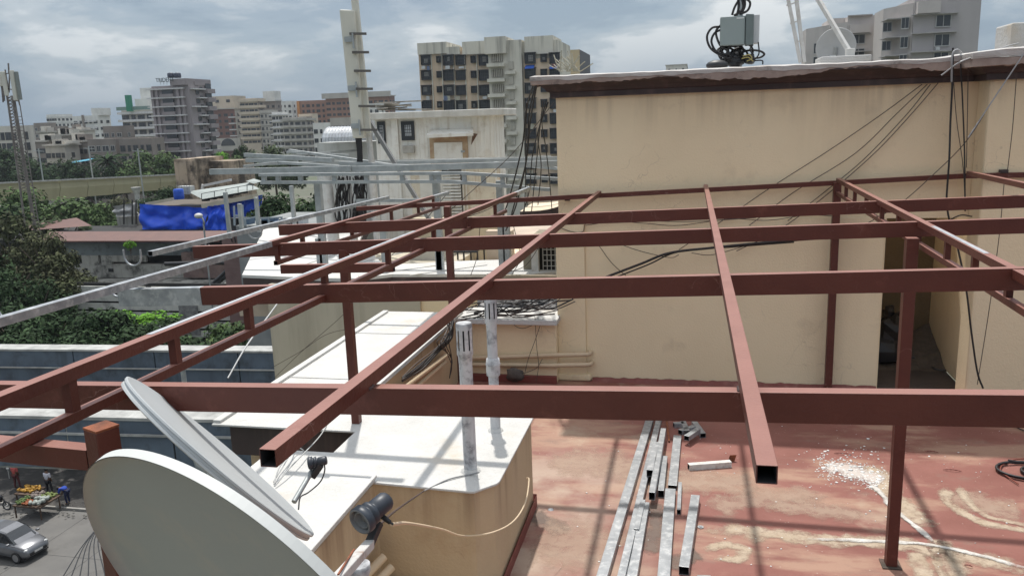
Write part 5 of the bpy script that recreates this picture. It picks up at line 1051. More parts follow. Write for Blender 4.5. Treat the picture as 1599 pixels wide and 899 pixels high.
# street lamp before the tarpaulin
lp = empty('street_lamp', at(320, 372, Y=60), 'street lamp with pale drop shaped head in front of the blue tarpaulin', 'street lamp')
MB().tube(bez([Vector((at(320, 372, Y=60).x, 60, ZG)), at(320, 372, Y=60), at(319, 350, Y=60), at(316, 341, Y=60), at(311, 336, Y=60)], 4), .07, 7).build('pole', galvd, lp)
MB().ball(at(310, 337, Y=60), .32, 10, 7, 1.1, 1, .7).build('lamp_head', pm, lp)
# --- blue tarpaulin block
YT = 88
tb = empty('tarpaulin_shelter', at(310, 360, Y=YT), 'rooftop wrapped in a bright blue tarpaulin with a grey sheet roof above', 'building')
tarp = mat('blue_tarpaulin', (.014, .11, .80), (.010, .075, .62), .5, rough=.35, stain=(.12, .34, .80), sscale=.9, samt=.55, stlo=.60, spec=.5)
def sheet(pxs, nx, ny, Y, amp, seed):     # four px corners: tl, tr, br, bl
    tl, tr, br, bl = pxs; vs = []
    for j in range(ny):
        for i in range(nx):
            s_, t_ = i/(nx-1), j/(ny-1); u = (tl[0]*(1-s_)+tr[0]*s_)*(1-t_)+(bl[0]*(1-s_)+br[0]*s_)*t_; v = (tl[1]*(1-s_)+tr[1]*s_)*(1-t_)+(bl[1]*(1-s_)+br[1]*s_)*t_
            p = at(u, v, Y=Y); d = noise.noise(Vector((s_*6, t_*3, seed)))+.15*noise.noise(Vector((s_*16, t_*7, seed+3)))+.5*math.sin(t_*9+noise.noise(Vector((s_*3, t_, seed)))*5)*.5
            vs.append(p+Vector((0, d*amp, 0)))
    return MB().add(vs, [(j*nx+i, j*nx+i+1, (j+1)*nx+i+1, (j+1)*nx+i) for j in range(ny-1) for i in range(nx-1)], True)
sheet([(217, 318), (325, 325), (322, 362), (220, 362)], 50, 22, YT, .55, 1).build('tarpaulin', tarp, tb)
sheet([(324, 322), (352, 319), (356, 362), (321, 362)], 24, 22, YT-.6, .5, 2).build('tarpaulin', tarp, tb)
sheet([(351, 318), (410, 304), (404, 346), (354, 352)], 34, 16, YT+1, .4, 3).build('tarpaulin', tarp, tb)
MB().box(fx(222, YT), fx(400, YT), YT+1.2, YT+9, ZG, fz(322, YT, 300)).build('core', mat('brown_core', (.12, .10, .08), rough=.9), tb)
cr_ = mat('cream_ledge', (.55, .49, .38), (.45, .40, .30), .8, rough=.9)
MB().bar(at(230, 316, Y=YT+.5), at(272, 308, Y=YT+.5), .9, .35).build('ledge', cr_, tb); MB().bar(at(318, 318, Y=YT), at(398, 303, Y=YT), 1.2, .5).build('ledge', cr_, tb)
MB().add([at(293, 299, Y=YT+2.5), at(316, 311, Y=YT), at(405, 295, Y=YT), at(388, 285, Y=YT+4)], [(0, 1, 2, 3)]).build('sheet_roof', mat('grey_fibre_sheet', (.33, .36, .34), (.27, .30, .29), .9, rough=.8, stretch=(3, .5, 1)), tb)
MB().add([at(384, 283, Y=YT+3), at(396, 287, Y=YT+2), at(410, 283, Y=YT+2), at(396, 279, Y=YT+5)], [(0, 1, 2, 3)]).build('sheet_roof', mat('grey_fibre_sheet', (.33, .36, .34)), tb)
rl = MB()
for u in (315, 335, 353, 372, 386, 395): v = 311-(u-315)*.185; rl.bar(at(u, v, Y=YT-.2), at(u, v-9, Y=YT-.2), .06, .06, up=(0, 1, 0))
rl.bar(at(315, 302, Y=YT-.2), at(396, 287, Y=YT-.2), .07, .07); rl.build('railing', mat('dark_railing', (.07, .07, .07), rough=.7), tb)
for k in range(6): MB().box(fx(325+k*12, YT+.5), fx(333+k*12, YT+.5), YT+.45, YT+1.1, fz(314-k*2.2, YT+.5, 330), fz(309-k*2.2, YT+.5, 330)).build('opening', dark, tb)
bt = empty('water_drum', at(280, 312, Y=YT-.5), 'small bright blue plastic drum on the ledge left of the grey sheet roof', 'drum')
c = at(280, 311, Y=YT-.5); MB().tube([c, c+Vector((0, 0, .1)), c+Vector((0, 0, 1.1)), c+Vector((0, 0, 1.22))], [.55, .6, .6, .5], 16).build('body', mat('blue_plastic', (.01, .09, .55), rough=.4), bt)
for z_ in (.35, .8): MB().tube([c+Vector((0, 0, z_)), c+Vector((0, 0, z_+.06))], .63, 16).build('hoop', mat('blue_plastic', (.01, .09, .55)), bt)
a, b = at(275, 290, Y=YT+2), at(297, 303, Y=YT+2); cg = empty('wire_cage_crate', a, 'white caged container behind the blue drum', 'crate')
MB().box(a.x+.1, b.x-.1, YT+2.1, YT+3.2, b.z, a.z-.1).build('tank', mat('white_tank', (.55, .55, .52), rough=.7), cg)
g_ = MB()
for k in range(6): x = a.x+(b.x-a.x)*k/5; g_.box(x-.02, x+.02, YT+2, YT+2.05, b.z, a.z)
for k in range(4): z = b.z+(a.z-b.z)*k/3; g_.box(a.x, b.x, YT+1.96, YT+1.999, z-.02, z+.02)
g_.build('cage', galvd, cg)
pc = empty('peach_block', at(310, 290, Y=100), 'decaying peach concrete tower block stub with black water stains above the sheet roof', 'building')
peach = mat('decayed_peach_plaster', (.50, .39, .28), (.40, .32, .24), .35, rough=.95, stain=(.05, .04, .032), sscale=.28, samt=.95, stlo=.46, streak=((.08, .06, .045), .9, .8))
a, b = at(271, 249, Y=100), at(304, 300, Y=100); MB().box(a.x, b.x, 100, 108, ZG, a.z).build('wall', peach, pc)
MB().box(b.x-.5, b.x+.6, 99.5, 99.999, ZG, a.z-.2).build('pilaster', peach, pc); b2 = at(368, 262, Y=104); MB().box(b.x, b2.x, 104, 109, ZG, at(330, 252, Y=104).z).build('rear_wall', peach, pc)
tag(MB().bar(at(318, 288, Y=95), at(360, 279, Y=95), .5, .3).bar(at(318, 288, Y=95), at(317, 296, Y=95), .3, .3, up=(0, 1, 0)).build('roof_pipe', pm, origin=at(318, 296, Y=95)), 'pale pipe frame above the grey sheet roof', 'pipe')
# small white sheet heap and fence left of tarpaulin
wh = empty('white_sheet_shed', at(200, 340, Y=92), 'small shed with crumpled white sheets left of the blue tarpaulin', 'shed')
sheet([(178, 322), (214, 316), (214, 338), (180, 338)], 16, 10, 92, .8, 7).build('sheet', mat('crumpled_white_sheet', (.55, .54, .52), (.4, .39, .37), 1.5, rough=.8), wh)
for u in (194, 207, 213): MB().bar(at(u, 312, Y=91), at(u, 350, Y=91), .12, .12, up=(0, 1, 0)).build('post', dark, wh)
MB().box(fx(190, 93), fx(218, 93), 93, 96, ZG, fz(338, 93)).build('wall', mould, wh)
# terrace clutter below the frames
rr = random.Random(21)
tt = empty('far_terrace', at(440, 345, Y=45), 'cluttered grey terrace with pipe railings behind the unpainted tube', 'terrace')
MB().box(at(368, 350, Y=45).x, at(500, 350, Y=45).x, 45, 52, ZG, at(430, 352, Y=45).z).build('slab', mat('grey_terrace', (.25, .26, .25), (.18, .19, .19), .8, rough=.9), tt)
r_ = MB()
for (u0, v0, u1, v1) in [(383, 341, 400, 337), (383, 341, 384, 352), (400, 337, 402, 349), (404, 340, 440, 338), (420, 339, 421, 349), (440, 338, 441, 348), (366, 322, 367, 352), (379, 320, 381, 352), (366, 336, 380, 334)]: r_.bar(at(u0, v0, Y=44.8), at(u1, v1, Y=44.8), .09, .09, up=(0, 1, 0) if abs(u0-u1) < 4 else (0, 0, 1))
r_.build('railing', mat('pale_blue_railing', (.32, .37, .40), rough=.6), tt)
for k in range(9):
    u = rr.uniform(370, 470); p = at(u, 348, Y=46); s = rr.uniform(.2, .5); MB().box(p.x-s, p.x+s, 45.5, 46.2, p.z-.3, p.z+s*.8).build('crate', rr.choice([galvd, black, mat('dull_blue', (.08, .13, .2)), bl]), tt, origin=p)
# --- olive viaduct
ov = empty('olive_viaduct', at(130, 300, Y=140), 'olive coloured elevated girder crossing behind the trees', 'viaduct')
olm = mat('olive_girder', (.42, .385, .25), (.37, .34, .22), .12, rough=.85, streak=((.2, .18, .12), .6, .3))
P0, P1 = at(-60, 290, Y=118), at(285, 273, Y=172)
dz = [(-0, 34), (0, 20)]
for k in range(8):
    t0_, t1_ = k/8, (k+1)/8-.003; a, b = P0.lerp(P1, t0_), P0.lerp(P1, t1_); h = 3.9-.9*t0_; n_ = Vector((b.y-a.y, a.x-b.x, 0)).normalized()*2.6
    vs = [];
    for p in (a, b): vs += [p+n_*-.15, p-n_, p-n_+Vector((0, 0, -1)), p-n_*.7+Vector((0, 0, -h)), p-n_*.4+Vector((0, 0, -h)), p+n_*-.12+Vector((0, 0, -1.4))]
    MB().add(vs, [(0, 1, 7, 6), (1, 2, 8, 7), (2, 3, 9, 8), (3, 4, 10, 9), (4, 5, 11, 10), (5, 0, 6, 11), (0, 1, 2, 3, 4, 5), (6, 7, 8, 9, 10, 11)]).build('girder_segment', olm, ov)
    MB().bar(a+n_*.0+Vector((0, 0, .25)), b+Vector((0, 0, .25)), .5, .25).build('coping', vcon, ov)
for u in (203, 60): p = at(u, 300, Y=146); MB().cyl((p.x, 148, ZG), (p.x, 148, p.z), .5, n=14).tube([(p.x, 148, p.z-.6), (p.x, 148, p.z+.8)], [.5, 1.0], 14).build('pier', vcon, ov)
# --- trees between the viaducts and the skyline
tg1 = 'tree mass in front of the olive viaduct'; tg2 = 'trees below the skyline'
T1 = [(30, 296, 100, 6.5, 'mid', 'pale green tree at the left under the olive girder'), (75, 302, 96, 6.5, 'mid', 'broad green tree right of the phone mast foot'), (118, 300, 98, 6, 'mid', 'broad green tree under the middle of the olive girder'), (150, 318, 97, 4.6, 'mid', 'green tree sloping down towards the white sheet shed'),
      (-5, 312, 92, 6.5, 'dark', 'dark green tree cut by the left edge below the olive girder'), (95, 325, 88, 5, 'hazy', 'dusty green tree above the brown sheet roof'), (205, 322, 112, 3.6, 'brown', 'dull brown tree just left of the tarpaulin'), (178, 303, 125, 4.5, 'brown', 'brown leafed tree below the right part of the olive girder'), (240, 300, 125, 4.2, 'dark', 'dark tree left above the blue tarpaulin'), (262, 293, 118, 3.6, 'dark', 'dark tree beside the decayed peach block')]
for k, (u, v, Y, r, kd, lb) in enumerate(T1): tp(u, v, Y, r, lb, kind=kd, seed=k % 3+1, n=5600, size=.062, group=tg1)
T2 = [(8, 232, 190, 9, 'dark', 'dark tree at the left edge below the low pale building'), (48, 238, 185, 8, 'dark', 'dark tree behind the phone mast below the skyline'), (78, 246, 185, 7, 'dark', 'dark round tree right of the phone mast'), (105, 250, 180, 6.5, 'dark', 'dark tree left of the palm'), (135, 252, 182, 6, 'dark', 'dark bushy tree beside the palm'),
      (190, 245, 180, 6.5, 'dark', 'dark tree right of the palm'), (222, 236, 180, 7.5, 'mid', 'tall mid green tree under the grey tower'), (250, 230, 175, 7.5, 'mid', 'broad mid green tree at the foot of the grey tower'), (275, 240, 175, 6, 'mid', 'green tree beside the peach block under the grey tower'), (345, 238, 160, 3.5, 'bright', 'light green tree at the foot of the maroon block'), (362, 236, 165, 4.5, 'mid', 'light tree left of the dark conifer'),
      (392, 230, 165, 6, 'hazy', 'dusty tree before the beige blocks'), (425, 228, 165, 6.2, 'hazy', 'olive grey tree before the white blocks'), (450, 235, 160, 4.8, 'hazy', 'olive grey tree before the grey stepped block'), (378, 222, 170, 3, 'dark', 'dark narrow tree before the beige blocks')]
for k, (u, v, Y, r, kd, lb) in enumerate(T2): tp(u, v, Y, r, lb, kind=kd, seed=k % 3+1, n=5600, size=.062, group=tg2, flat=1.1)
T3 = [(425, 305, 62, 3.2, 'dark', 'dark green tree behind the white stub pole'), (450, 295, 66, 3.2, 'mid', 'green tree beneath the galvanised truss'), (478, 302, 62, 3.2, 'dark', 'dark green tree just left of the galvanised post'), (505, 298, 66, 3, 'dark', 'dark tree right of the galvanised post'), (412, 318, 60, 2.6, 'dark', 'small dark tree right of the blue tarpaulin')]
for k, (u, v, Y, r, kd, lb) in enumerate(T3): tp(u, v, Y, r, lb, kind=kd, seed=k % 3+1, n=5600, size=.062, group='trees beneath the galvanised frame', flat=1.3)
# big dull tree at the left in front of the shed: several stems
T4 = [(18, 335, 66, 4.6, 'brown', 'tall dull brown green tree at the left edge, upper crown'), (60, 352, 64, 3.6, 'brown', 'dull brown leafed tree before the end of the brown roof'), (5, 385, 60, 4.2, 'dark', 'dark drooping tree at the left edge below the dull tree'), (75, 398, 62, 3.6, 'brown', 'dull tree hanging over the shed wall'), (45, 420, 58, 3.6, 'dark', 'dark lower tree before the shed piers'), (120, 412, 66, 2.8, 'brown', 'brown creeper tree over the mould stained ledge'), (5, 440, 56, 3, 'dark', 'dark tree at the left edge above the viaduct row')]
for k, (u, v, Y, r, kd, lb) in enumerate(T4): tp(u, v, Y, r, lb, kind=kd, seed=k % 3+1, n=5600, size=.05, group='dull trees at the left before the shed', flat=1.25, limbs=6)
tp(201, 372, 76, .85, 'small yellow green plant sprouting from the shed fascia', kind='bright', seed=9, n=500, size=.12, zb=fz(392, 76))
# palm
pl = at(165, 232, Y=178); pt = empty('palm_tree', (pl.x, 178, ZG), 'feathery date palm among the dark trees below the skyline', 'tree')
MB().tube([(pl.x, 178, ZG), (pl.x+.3, 178, pl.z-3)], [.5, .4], 8).build('trunk', bark, pt)
rr = random.Random(2); vs = []; fs = []
for k in range(46):
    a = rr.uniform(0, 6.28); e = rr.uniform(-.5, 1.3); L_ = rr.uniform(4.5, 6.5); prev = None; c = Vector((pl.x+.3, 178, pl.z-3))
    for s_ in range(7):
        t_ = s_/6; p = c+Vector((math.cos(a)*L_*t_*math.cos(e*.6), math.sin(a)*L_*t_*math.cos(e*.6), L_*t_*math.sin(e)*.8-2.6*t_*t_)); q = Vector((-math.sin(a), math.cos(a), .0))*.42*(1.1-t_); i = len(vs); vs += [p-q-Vector((0, 0, .2)), p, p+q-Vector((0, 0, .2))]
        if s_: fs += [(i-3, i-2, i+1, i), (i-2, i-1, i+2, i+1)]
MB().add(vs, fs).build('crown', LF['dark'], pt)
# small plants on the roofs at the tall block corner
p = at(888, 112, Y=14.5)
# --- skyline buildings
glassm = mat('dark_window_glass', (.03, .035, .042), (.05, .055, .06), .3, rough=.25)
def unitwin():
    f = MB()
    f.box(-.5, .5, -.04, .04, .42, .5).box(-.5, .5, -.04, .04, -.5, -.42).box(-.5, -.44, -.04, .04, -.42, .42).box(.44, .5, -.04, .04, -.42, .42).box(-.02, .02, -.035, .035, -.42, .42)
    return f
WT = {}
def win_proto(fm):
    if fm.name not in WT:
        f = unitwin().build('window', fm, origin=(0, 0, 0)); p = MB().box(-.44, .44, -.02, .02, -.42, .42).build('pane', glassm, origin=(0, 0, 0)); WT[fm.name] = (f.data, p.data)
        bpy.data.objects.remove(f); bpy.data.objects.remove(p)
    return WT[fm.name]
def window(par, c, wd_, h, rz=0, fm=None, depth=1.0):
    fm = fm or whitefr; a, b = win_proto(fm)
    o = bpy.data.objects.new('window', a); col.objects.link(o); o.parent = par; o.location = Vector(c)-wloc(par); o.scale = (wd_, 3*depth, h); o.rotation_euler.z = rz
    p = bpy.data.objects.new('pane', b); col.objects.link(p); p.parent = o; return o
whitefr = mat('pale_window_frame', (.45, .44, .42), rough=.6); darkfr = mat('dark_window_frame', (.07, .07, .07), rough=.6)
def bldg(name, label, u0, us, u1, vt, Y, wall, fh=3.0, nf=8, cols=(3, 2), ww=1.5, wh=1.4, band=None, bandh=.35, bandout=.25, fm=None, roof=None, group=None, sidewall=None, skip=None, par=None):
    a = at(u0, vt, Y=Y); b = at(us, vt, Y=Y); zt = (a.z+b.z)/2; D = max(6, at(u1, vt, X=b.x).y-Y) if u1 > us else 12; D = min(D, 60)
    t = par or empty(name, ((a.x+b.x)/2, Y+D/2, ZG), label, 'building', group)
    MB().box(a.x, b.x, Y, Y+D, ZG, zt).build('wall', wall, t)
    if sidewall: MB().box(b.x, b.x+.05, Y+.02, Y+D-.02, ZG, zt-.02).build('side_wall', sidewall, t)
    if roof: MB().box(a.x-.5, b.x+.6, Y-.6, Y+D+.4, zt, zt+.5).build('roof_slab', roof, t)
    zb = max(ZG+2, zt-nf*fh-1.2)
    for k in range(nf):
        zc = zt-1.2-fh*(k+.55)
        if band: MB().box(a.x-bandout, b.x+bandout, Y-bandout, Y+D+.01, zc+fh*.42, zc+fh*.42+bandh).build('floor_band', band, t, origin=(a.x, Y, zc))
        for i in range(cols[0]):
            if skip and skip(k, i): continue
            window(t, (a.x+(b.x-a.x)*(i+.5)/cols[0], Y-.03, zc), ww*(1 if (i % 2 == 0) else .6), wh, fm=fm)
        for i in range(cols[1] if u1 > us else 0):
            window(t, (b.x+.08, Y+D*(i+.5)/cols[1], zc), ww*(1 if (i+k) % 3 else .7), wh, rz=R(90), fm=fm)
    return t, a.x, b.x, D, zt
def wm(n, c, c2=None, st=.4): return mat(n, c, c2, .15, rough=.9, streak=(tuple(v*.45 for v in c), .35, st), stain=tuple(v*.5 for v in c), sscale=.12, samt=.35)
wpale = wm('pale_block_paint', (.64, .60, .53)); wgrey = wm('mauve_grey_paint', (.30, .265, .27), (.26, .23, .235), .25); wdk = wm('brown_grey_paint', (.26, .225, .20)); wbe = wm('beige_block_paint', (.55, .47, .37)); wmar = wm('maroon_block_paint', (.20, .105, .085)); wwh = wm('white_block_paint', (.72, .71, .67)); wor = wm('orange_brown_paint', (.32, .18, .13)); wst = wm('slab_grey_paint', (.46, .435, .39)); bandw = mat('white_band', (.62, .61, .60), rough=.8)
bldg('low_block', 'pale low block cut by the left edge of the photo', -12, 25, 27, 197, 200, wpale, nf=3, cols=(4, 1), ww=2.0, wh=2.2, fm=darkfr)
bldg('far_block', 'small grey far block right of the phone mast', 52, 72, 78, 192, 330, wdk, nf=3, cols=(3, 1)); bldg('far_block', 'distant low grey roofs right of the phone mast', 28, 50, 55, 196, 420, wst, nf=3, cols=(4, 1))
bldg('white_block', 'distant white apartment block with many small windows', 72, 88, 113, 179, 400, wwh, nf=5, cols=(4, 4), ww=1.8, wh=1.3, band=bandw, fm=darkfr)
t, x0, x1, D, zt = bldg('white_block', 'white apartment block with a dark vertical strip', 113, 152, 172, 181, 330, wwh, nf=6, cols=(5, 2), ww=1.9, wh=1.3, fm=darkfr)
MB().box(x0+(x1-x0)*.38, x0+(x1-x0)*.47, 329.6, 329.95, ZG, zt+.4).build('dark_strip', wdk, t); MB().box(x0+(x1-x0)*.72, x1+1, 331, 338, zt, zt+3.2).build('roof_room', wwh, t)
for k in range(6): MB().box(x0+(x1-x0)*.04, x0+(x1-x0)*.3, 329.4, 329.95, zt-3-3*k, zt-2.6-3*k).build('ledge', bandw, t, origin=(x0, 330, zt-3*k)); MB().box(x0+(x1-x0)*.5, x0+(x1-x0)*.95, 329.2, 329.95, zt-2.8-3*k, zt-2.3-3*k).build('ledge', bandw, t, origin=(x0, 330, zt-3*k))
bldg('low_block', 'dull brown stepped block left of the green netted building', 160, 190, 193, 197, 235, wdk, nf=4, cols=(3, 1), ww=1.8); bldg('low_block', 'dull brown low block behind the palm', 136, 180, 185, 217, 215, wdk, nf=3, cols=(4, 1), ww=2.4, wh=1.8); bldg('low_block', 'brown low block at the foot of the grey tower', 185, 236, 240, 216, 212, wdk, nf=3, cols=(5, 1), ww=1.6, wh=1.8, fm=darkfr)
rr = random.Random(6)
for k, (u0, u1, v, Y, lb) in enumerate([(60, 92, 207, 260, 'grey roofed house left of the small far blocks'), (86, 112, 212, 250, 'bluish grey house under the distant white block'), (100, 135, 205, 280, 'pale grey house below the white blocks'), (48, 75, 222, 230, 'dark roofed house by the phone mast'), (70, 105, 228, 215, 'pale house with flat roof behind the dark trees'), (105, 140, 222, 222, 'low house with slanting props before the palm')]):
    t, x0, x1, D, zt = bldg('low_house', lb, u0, u1-4, u1, v, Y, [wst, wdk, wpale, wdk, wst, wdk][k], nf=2, cols=(4, 1), ww=1.7, wh=1.5, fm=darkfr, roof=wst, group=None)
    for j in range(3): x = rr.uniform(x0, x1); MB().box(x, x+rr.uniform(1.5, 4), Y+1, Y+4, zt+.5, zt+rr.uniform(1.2, 3)).build('roof_room', rr.choice([wst, wdk, wpale]), t)
pq = at(124, 254, Y=200); tag(MB().add([(pq.x-3.5, 200, pq.z-.2), (pq.x+3.5, 200, pq.z+.6), (pq.x+3.5, 202, pq.z+1.1), (pq.x-3.5, 202, pq.z+.3)], [(0, 1, 2, 3)]).build('blue_awning', mat('turquoise_sheet', (.06, .30, .42), rough=.7), origin=pq), 'small turquoise sheet roof among the dark trees', 'awning')
# stepped white building with green net
t, x0, x1, D, zt = bldg('stepped_block', 'white stepped block with curved balconies and a strip of green netting', 189, 238, 242, 172, 300, wst, nf=6, cols=(4, 1), ww=3.2, wh=1.8, band=bandw, bandh=.9, bandout=1.2, fm=darkfr)
a, b = at(197, 149, Y=298), at(206, 174, Y=298); MB().box(a.x, b.x, 297, 299, b.z, a.z).build('green_net', mat('green_net', (.02, .22, .13), rough=.8), t)
a, b = at(210, 155, Y=303), at(232, 172, Y=303); MB().box(a.x, b.x, 303, 310, b.z, a.z).build('roof_room', wwh, t); a, b = at(218, 138, Y=306), at(240, 172, Y=306); MB().box(a.x, b.x, 306, 316, b.z, a.z).build('stair_tower', wwh, t); MB().box(x0-1, x1, 298.5, 298.7, zt, zt+1.4).build('green_railing', mat('pale_green_glass', (.18, .27, .24), rough=.4), t)
# grey tower
YG = 225; t, x0, x1, D, zt = bldg('grey_tower', 'tall mauve grey tower with white floor bands, roof tanks and a roof sign', 236, 294, 329, 134, YG, wgrey, nf=0, cols=(0, 0))
gx = lambda u, v=180: at(u, v, Y=YG).x
gz = lambda v, u=265: at(u, v, Y=YG).z
MB().box(gx(274), x1+.01, YG-.9, YG+D+.2, zt, gz(124)).build('roof_room', wgrey, t); MB().box(x1-1, x1+.3, YG+D*.25, YG+D*.8, zt, gz(128)).build('roof_room', wgrey, t)
for k in range(9):
    v = 139+13.9*k; z = gz(v)
    MB().box(gx(235), gx(293), YG-1.0, YG-.01, z-.18, z+.18).build('floor_band', bandw, t, origin=(x0, YG, z))
    MB().box(x1+.01, x1+1.2, YG+D*(.3 if k % 2 else .05), YG+D*(.98 if k % 2 else .6), z-.4, z-.05).build('floor_band', bandw, t, origin=(x0, YG, z))
    if k: 
        MB().box(gx(259), gx(275), YG-.7, YG-.01, z+.9, z+2.3).build('balcony_void', glassm, t, origin=(x0, YG, z)); MB().box(gx(257), gx(277), YG-1.1, YG-.71, z+.2, z+1.1).build('balcony_front', wgrey, t, origin=(x0, YG, z))
    window(t, (x1+.1, YG+D*.35, z+1.4), 1.6, 1.3, rz=R(90), fm=darkfr); window(t, (x1+.1, YG+D*.52, z-.2), 1.4, 1.2, rz=R(90), fm=darkfr)
    MB().box(x1+.05, x1+1.6, YG+D*.62, YG+D*.97, z-1.4, z-.1).build('side_balcony', wgrey, t, origin=(x0, YG, z)); MB().box(x1+.02, x1+.4, YG+D*.7, YG+D*.95, z-.05, z+1.5).build('side_void', glassm, t, origin=(x0, YG, z))
for u in (241, 248, 281, 288): MB().box(gx(u), gx(u+3.5), YG-.6, YG-.01, gz(250), gz(137)).build('pier', wgrey, t, origin=(gx(u), YG, ZG))
for (ua, ub) in [(263, 272), (273, 282)]:
    c0 = at((ua+ub)/2, 122, Y=YG+2); tk = MB().tube([c0, c0+Vector((0, 0, .2)), c0+Vector((0, 0, 1.3)), c0+Vector((0, 0, 1.55))], [.95, 1.05, 1.05, .5], 12); o = tk.build('water_tank', mat('navy_tank', (.02, .03, .06), rough=.5), origin=c0); tag(o, ('left' if ua == 263 else 'right')+' of two dark blue water tanks on top of the grey tower', 'water tank', 'tanks on the grey tower')
def text(body, u, v, Y, size, m, par, sx=1.0, name='sign_letters'):
    cu = bpy.data.curves.new(name, 'FONT'); cu.body = body; cu.size = size; cu.extrude = .04*size; cu.align_x = 'CENTER'; cu.align_y = 'CENTER'
    o = bpy.data.objects.new('t', cu); col.objects.link(o); bpy.context.view_layer.update(); me = bpy.data.meshes.new_from_object(o.evaluated_get(bpy.context.evaluated_depsgraph_get())); bpy.data.objects.remove(o)
    o = bpy.data.objects.new(name, me); col.objects.link(o); me.materials.clear(); me.materials.append(m); o.parent = par; p = at(u, v, Y=Y); o.location = p-wloc(par); o.rotation_euler = (R(90), 0, 0); o.scale.x = sx; return o
text('TRIDENT', 257.5, 125.2, YG-1.4, 1.6, mat('dark_sign_letter', (.03, .05, .055), rough=.6), t, .95)
rs = MB(); 
for u in (251, 256, 261, 266): rs.bar(at(u, 127, Y=YG-.4), at(u, 132.5, Y=YG-.4), .1, .1, up=(0, 1, 0))
rs.bar(at(247, 128, Y=YG-.4), at(271, 128, Y=YG-.4), .1, .1); rs.build('sign_stand', galvd, t)
# maroon + beige complex
t, x0, x1, D, zt = bldg('maroon_block', 'maroon block with beige top floor and arched ground entrance', 328, 366, 374, 171, 380, wmar, nf=6, cols=(4, 1), ww=2.2, fm=darkfr, roof=wst, sidewall=wst)
a, b = at(330, 151, Y=386), at(366, 170, Y=386); MB().box(a.x, b.x, 386, 398, b.z, a.z).build('top_floor', wbe, t)
for k in range(2): window(t, (a.x+(b.x-a.x)*(.25+.5*k), 385.9, a.z-2.5), 2, 1.4, fm=darkfr)
c = at(357, 223, Y=378); MB().box(at(330, 218, Y=378).x, at(376, 218, Y=378).x, 377.5, 379.9, c.z-4, at(350, 216, Y=378).z).build('entrance_wall', wst, t)
vs = [Vector((c.x+4*math.cos(i*math.pi/12), 377.4, c.z-1.5+3.6*math.sin(i*math.pi/12))) for i in range(13)]; MB().add(vs, [tuple(range(13))]).build('arch_opening', glassm, t)
for k in range(5): z = zt-4-3.05*k; MB().box(x0-.2, x0+3.5, 378.5, 379.9, z-.3, z+.25).build('balcony_ledge', bandw, t, origin=(x0, 380, z)); MB().box(x1-3, x1+.6, 378.5, 379.9, z-.3, z+.25).build('balcony_ledge', bandw, t, origin=(x1, 380, z))
bldg('beige_block', 'beige block with long balconies on every floor', 374, 402, 407, 154, 375, wbe, nf=7, cols=(4, 1), ww=2.6, wh=1.1, band=wbe, bandh=1.3, bandout=.9, fm=darkfr, sidewall=wdk)
bldg('beige_block', 'plain grey beige block right of the balconied beige block', 405, 424, 427, 172, 372, wst, nf=6, cols=(3, 1), ww=1.2, fm=darkfr, band=wdk, bandh=.15)
t, x0, x1, D, zt = bldg('grey_topped_block', 'grey block carrying a square white rooftop box', 406, 430, 433, 158, 400, wdk, nf=3, cols=(3, 1), fm=darkfr, roof=bandw)
a, b = at(410, 143, Y=399), at(429, 158, Y=399); MB().box(a.x, b.x, 399, 406, b.z, a.z).build('rooftop_box', wwh, t)
bldg('white_block', 'white block with many stepped balconies beside the beige blocks', 424, 440, 449, 175, 365, wwh, nf=6, cols=(3, 2), ww=1.6, fm=darkfr, band=bandw, bandh=.5, bandout=1.0)
bldg('white_block', 'plain bluish white block behind the stepped balconies', 434, 455, 458, 158, 430, wwh, nf=3, cols=(3, 1), ww=1.4, fm=darkfr)
bldg('grey_block', 'grey terraced block before the orange brown block', 441, 478, 490, 183, 350, wst, nf=6, cols=(4, 2), ww=2.4, wh=1.3, band=wst, bandh=.9, bandout=.8, fm=darkfr, sidewall=wdk)
bldg('beige_block', 'narrow pale beige block between the grey terraces and the orange brown block', 466, 487, 491, 178, 356, wbe, nf=6, cols=(1, 1), ww=1.0)
t, x0, x1, D, zt = bldg('orange_brown_block', 'orange brown apartment block with rows of dark windows', 461, 516, 520, 157, 440, wor, nf=7, cols=(7, 1), ww=2.2, wh=1.6, fm=darkfr)
MB().box(x0, x0+2.6, 439.4, 439.9, zt-12, zt).build('orange_panel', mat('orange_panel', (.45, .20, .06), rough=.8), t)
t, x0, x1, D, zt = bldg('flat_roofed_block', 'brown block with a wide pale flat roof edge behind the antenna', 508, 607, 616, 152, 430, wor, nf=6, cols=(12, 2), ww=2.6, wh=1.4, fm=darkfr, roof=wst, sidewall=wmar)
MB().box(x0-1.5, x1+1.5, 428.5, 429.4, zt-.2, zt+2.6).build('roof_edge', wst, t)
bldg('white_block', 'small white rooftop just above the cabin roof', 566, 592, 597, 162, 300, wwh, nf=1, cols=(3, 1))
bldg('grey_block', 'weathered grey block left of the antenna foot', 515, 545, 560, 184, 200, wst, nf=4, cols=(3, 2), ww=2.4, wh=1.6, fm=darkfr)
bldg('far_block', 'small pale far block rising above the cornice of the tall wall', 1040, 1072, 1076, 102, 600, wpale, nf=1, cols=(3, 1), roof=wst)
for k, (u, v, s_, lb) in enumerate([(478, 196, 6, 'pale block corner left of the ribbed duct')]): bldg('pale_block', lb, 488, 505, 510, 192, 260, wwh, nf=4, cols=(2, 1), ww=1.4, fm=darkfr)
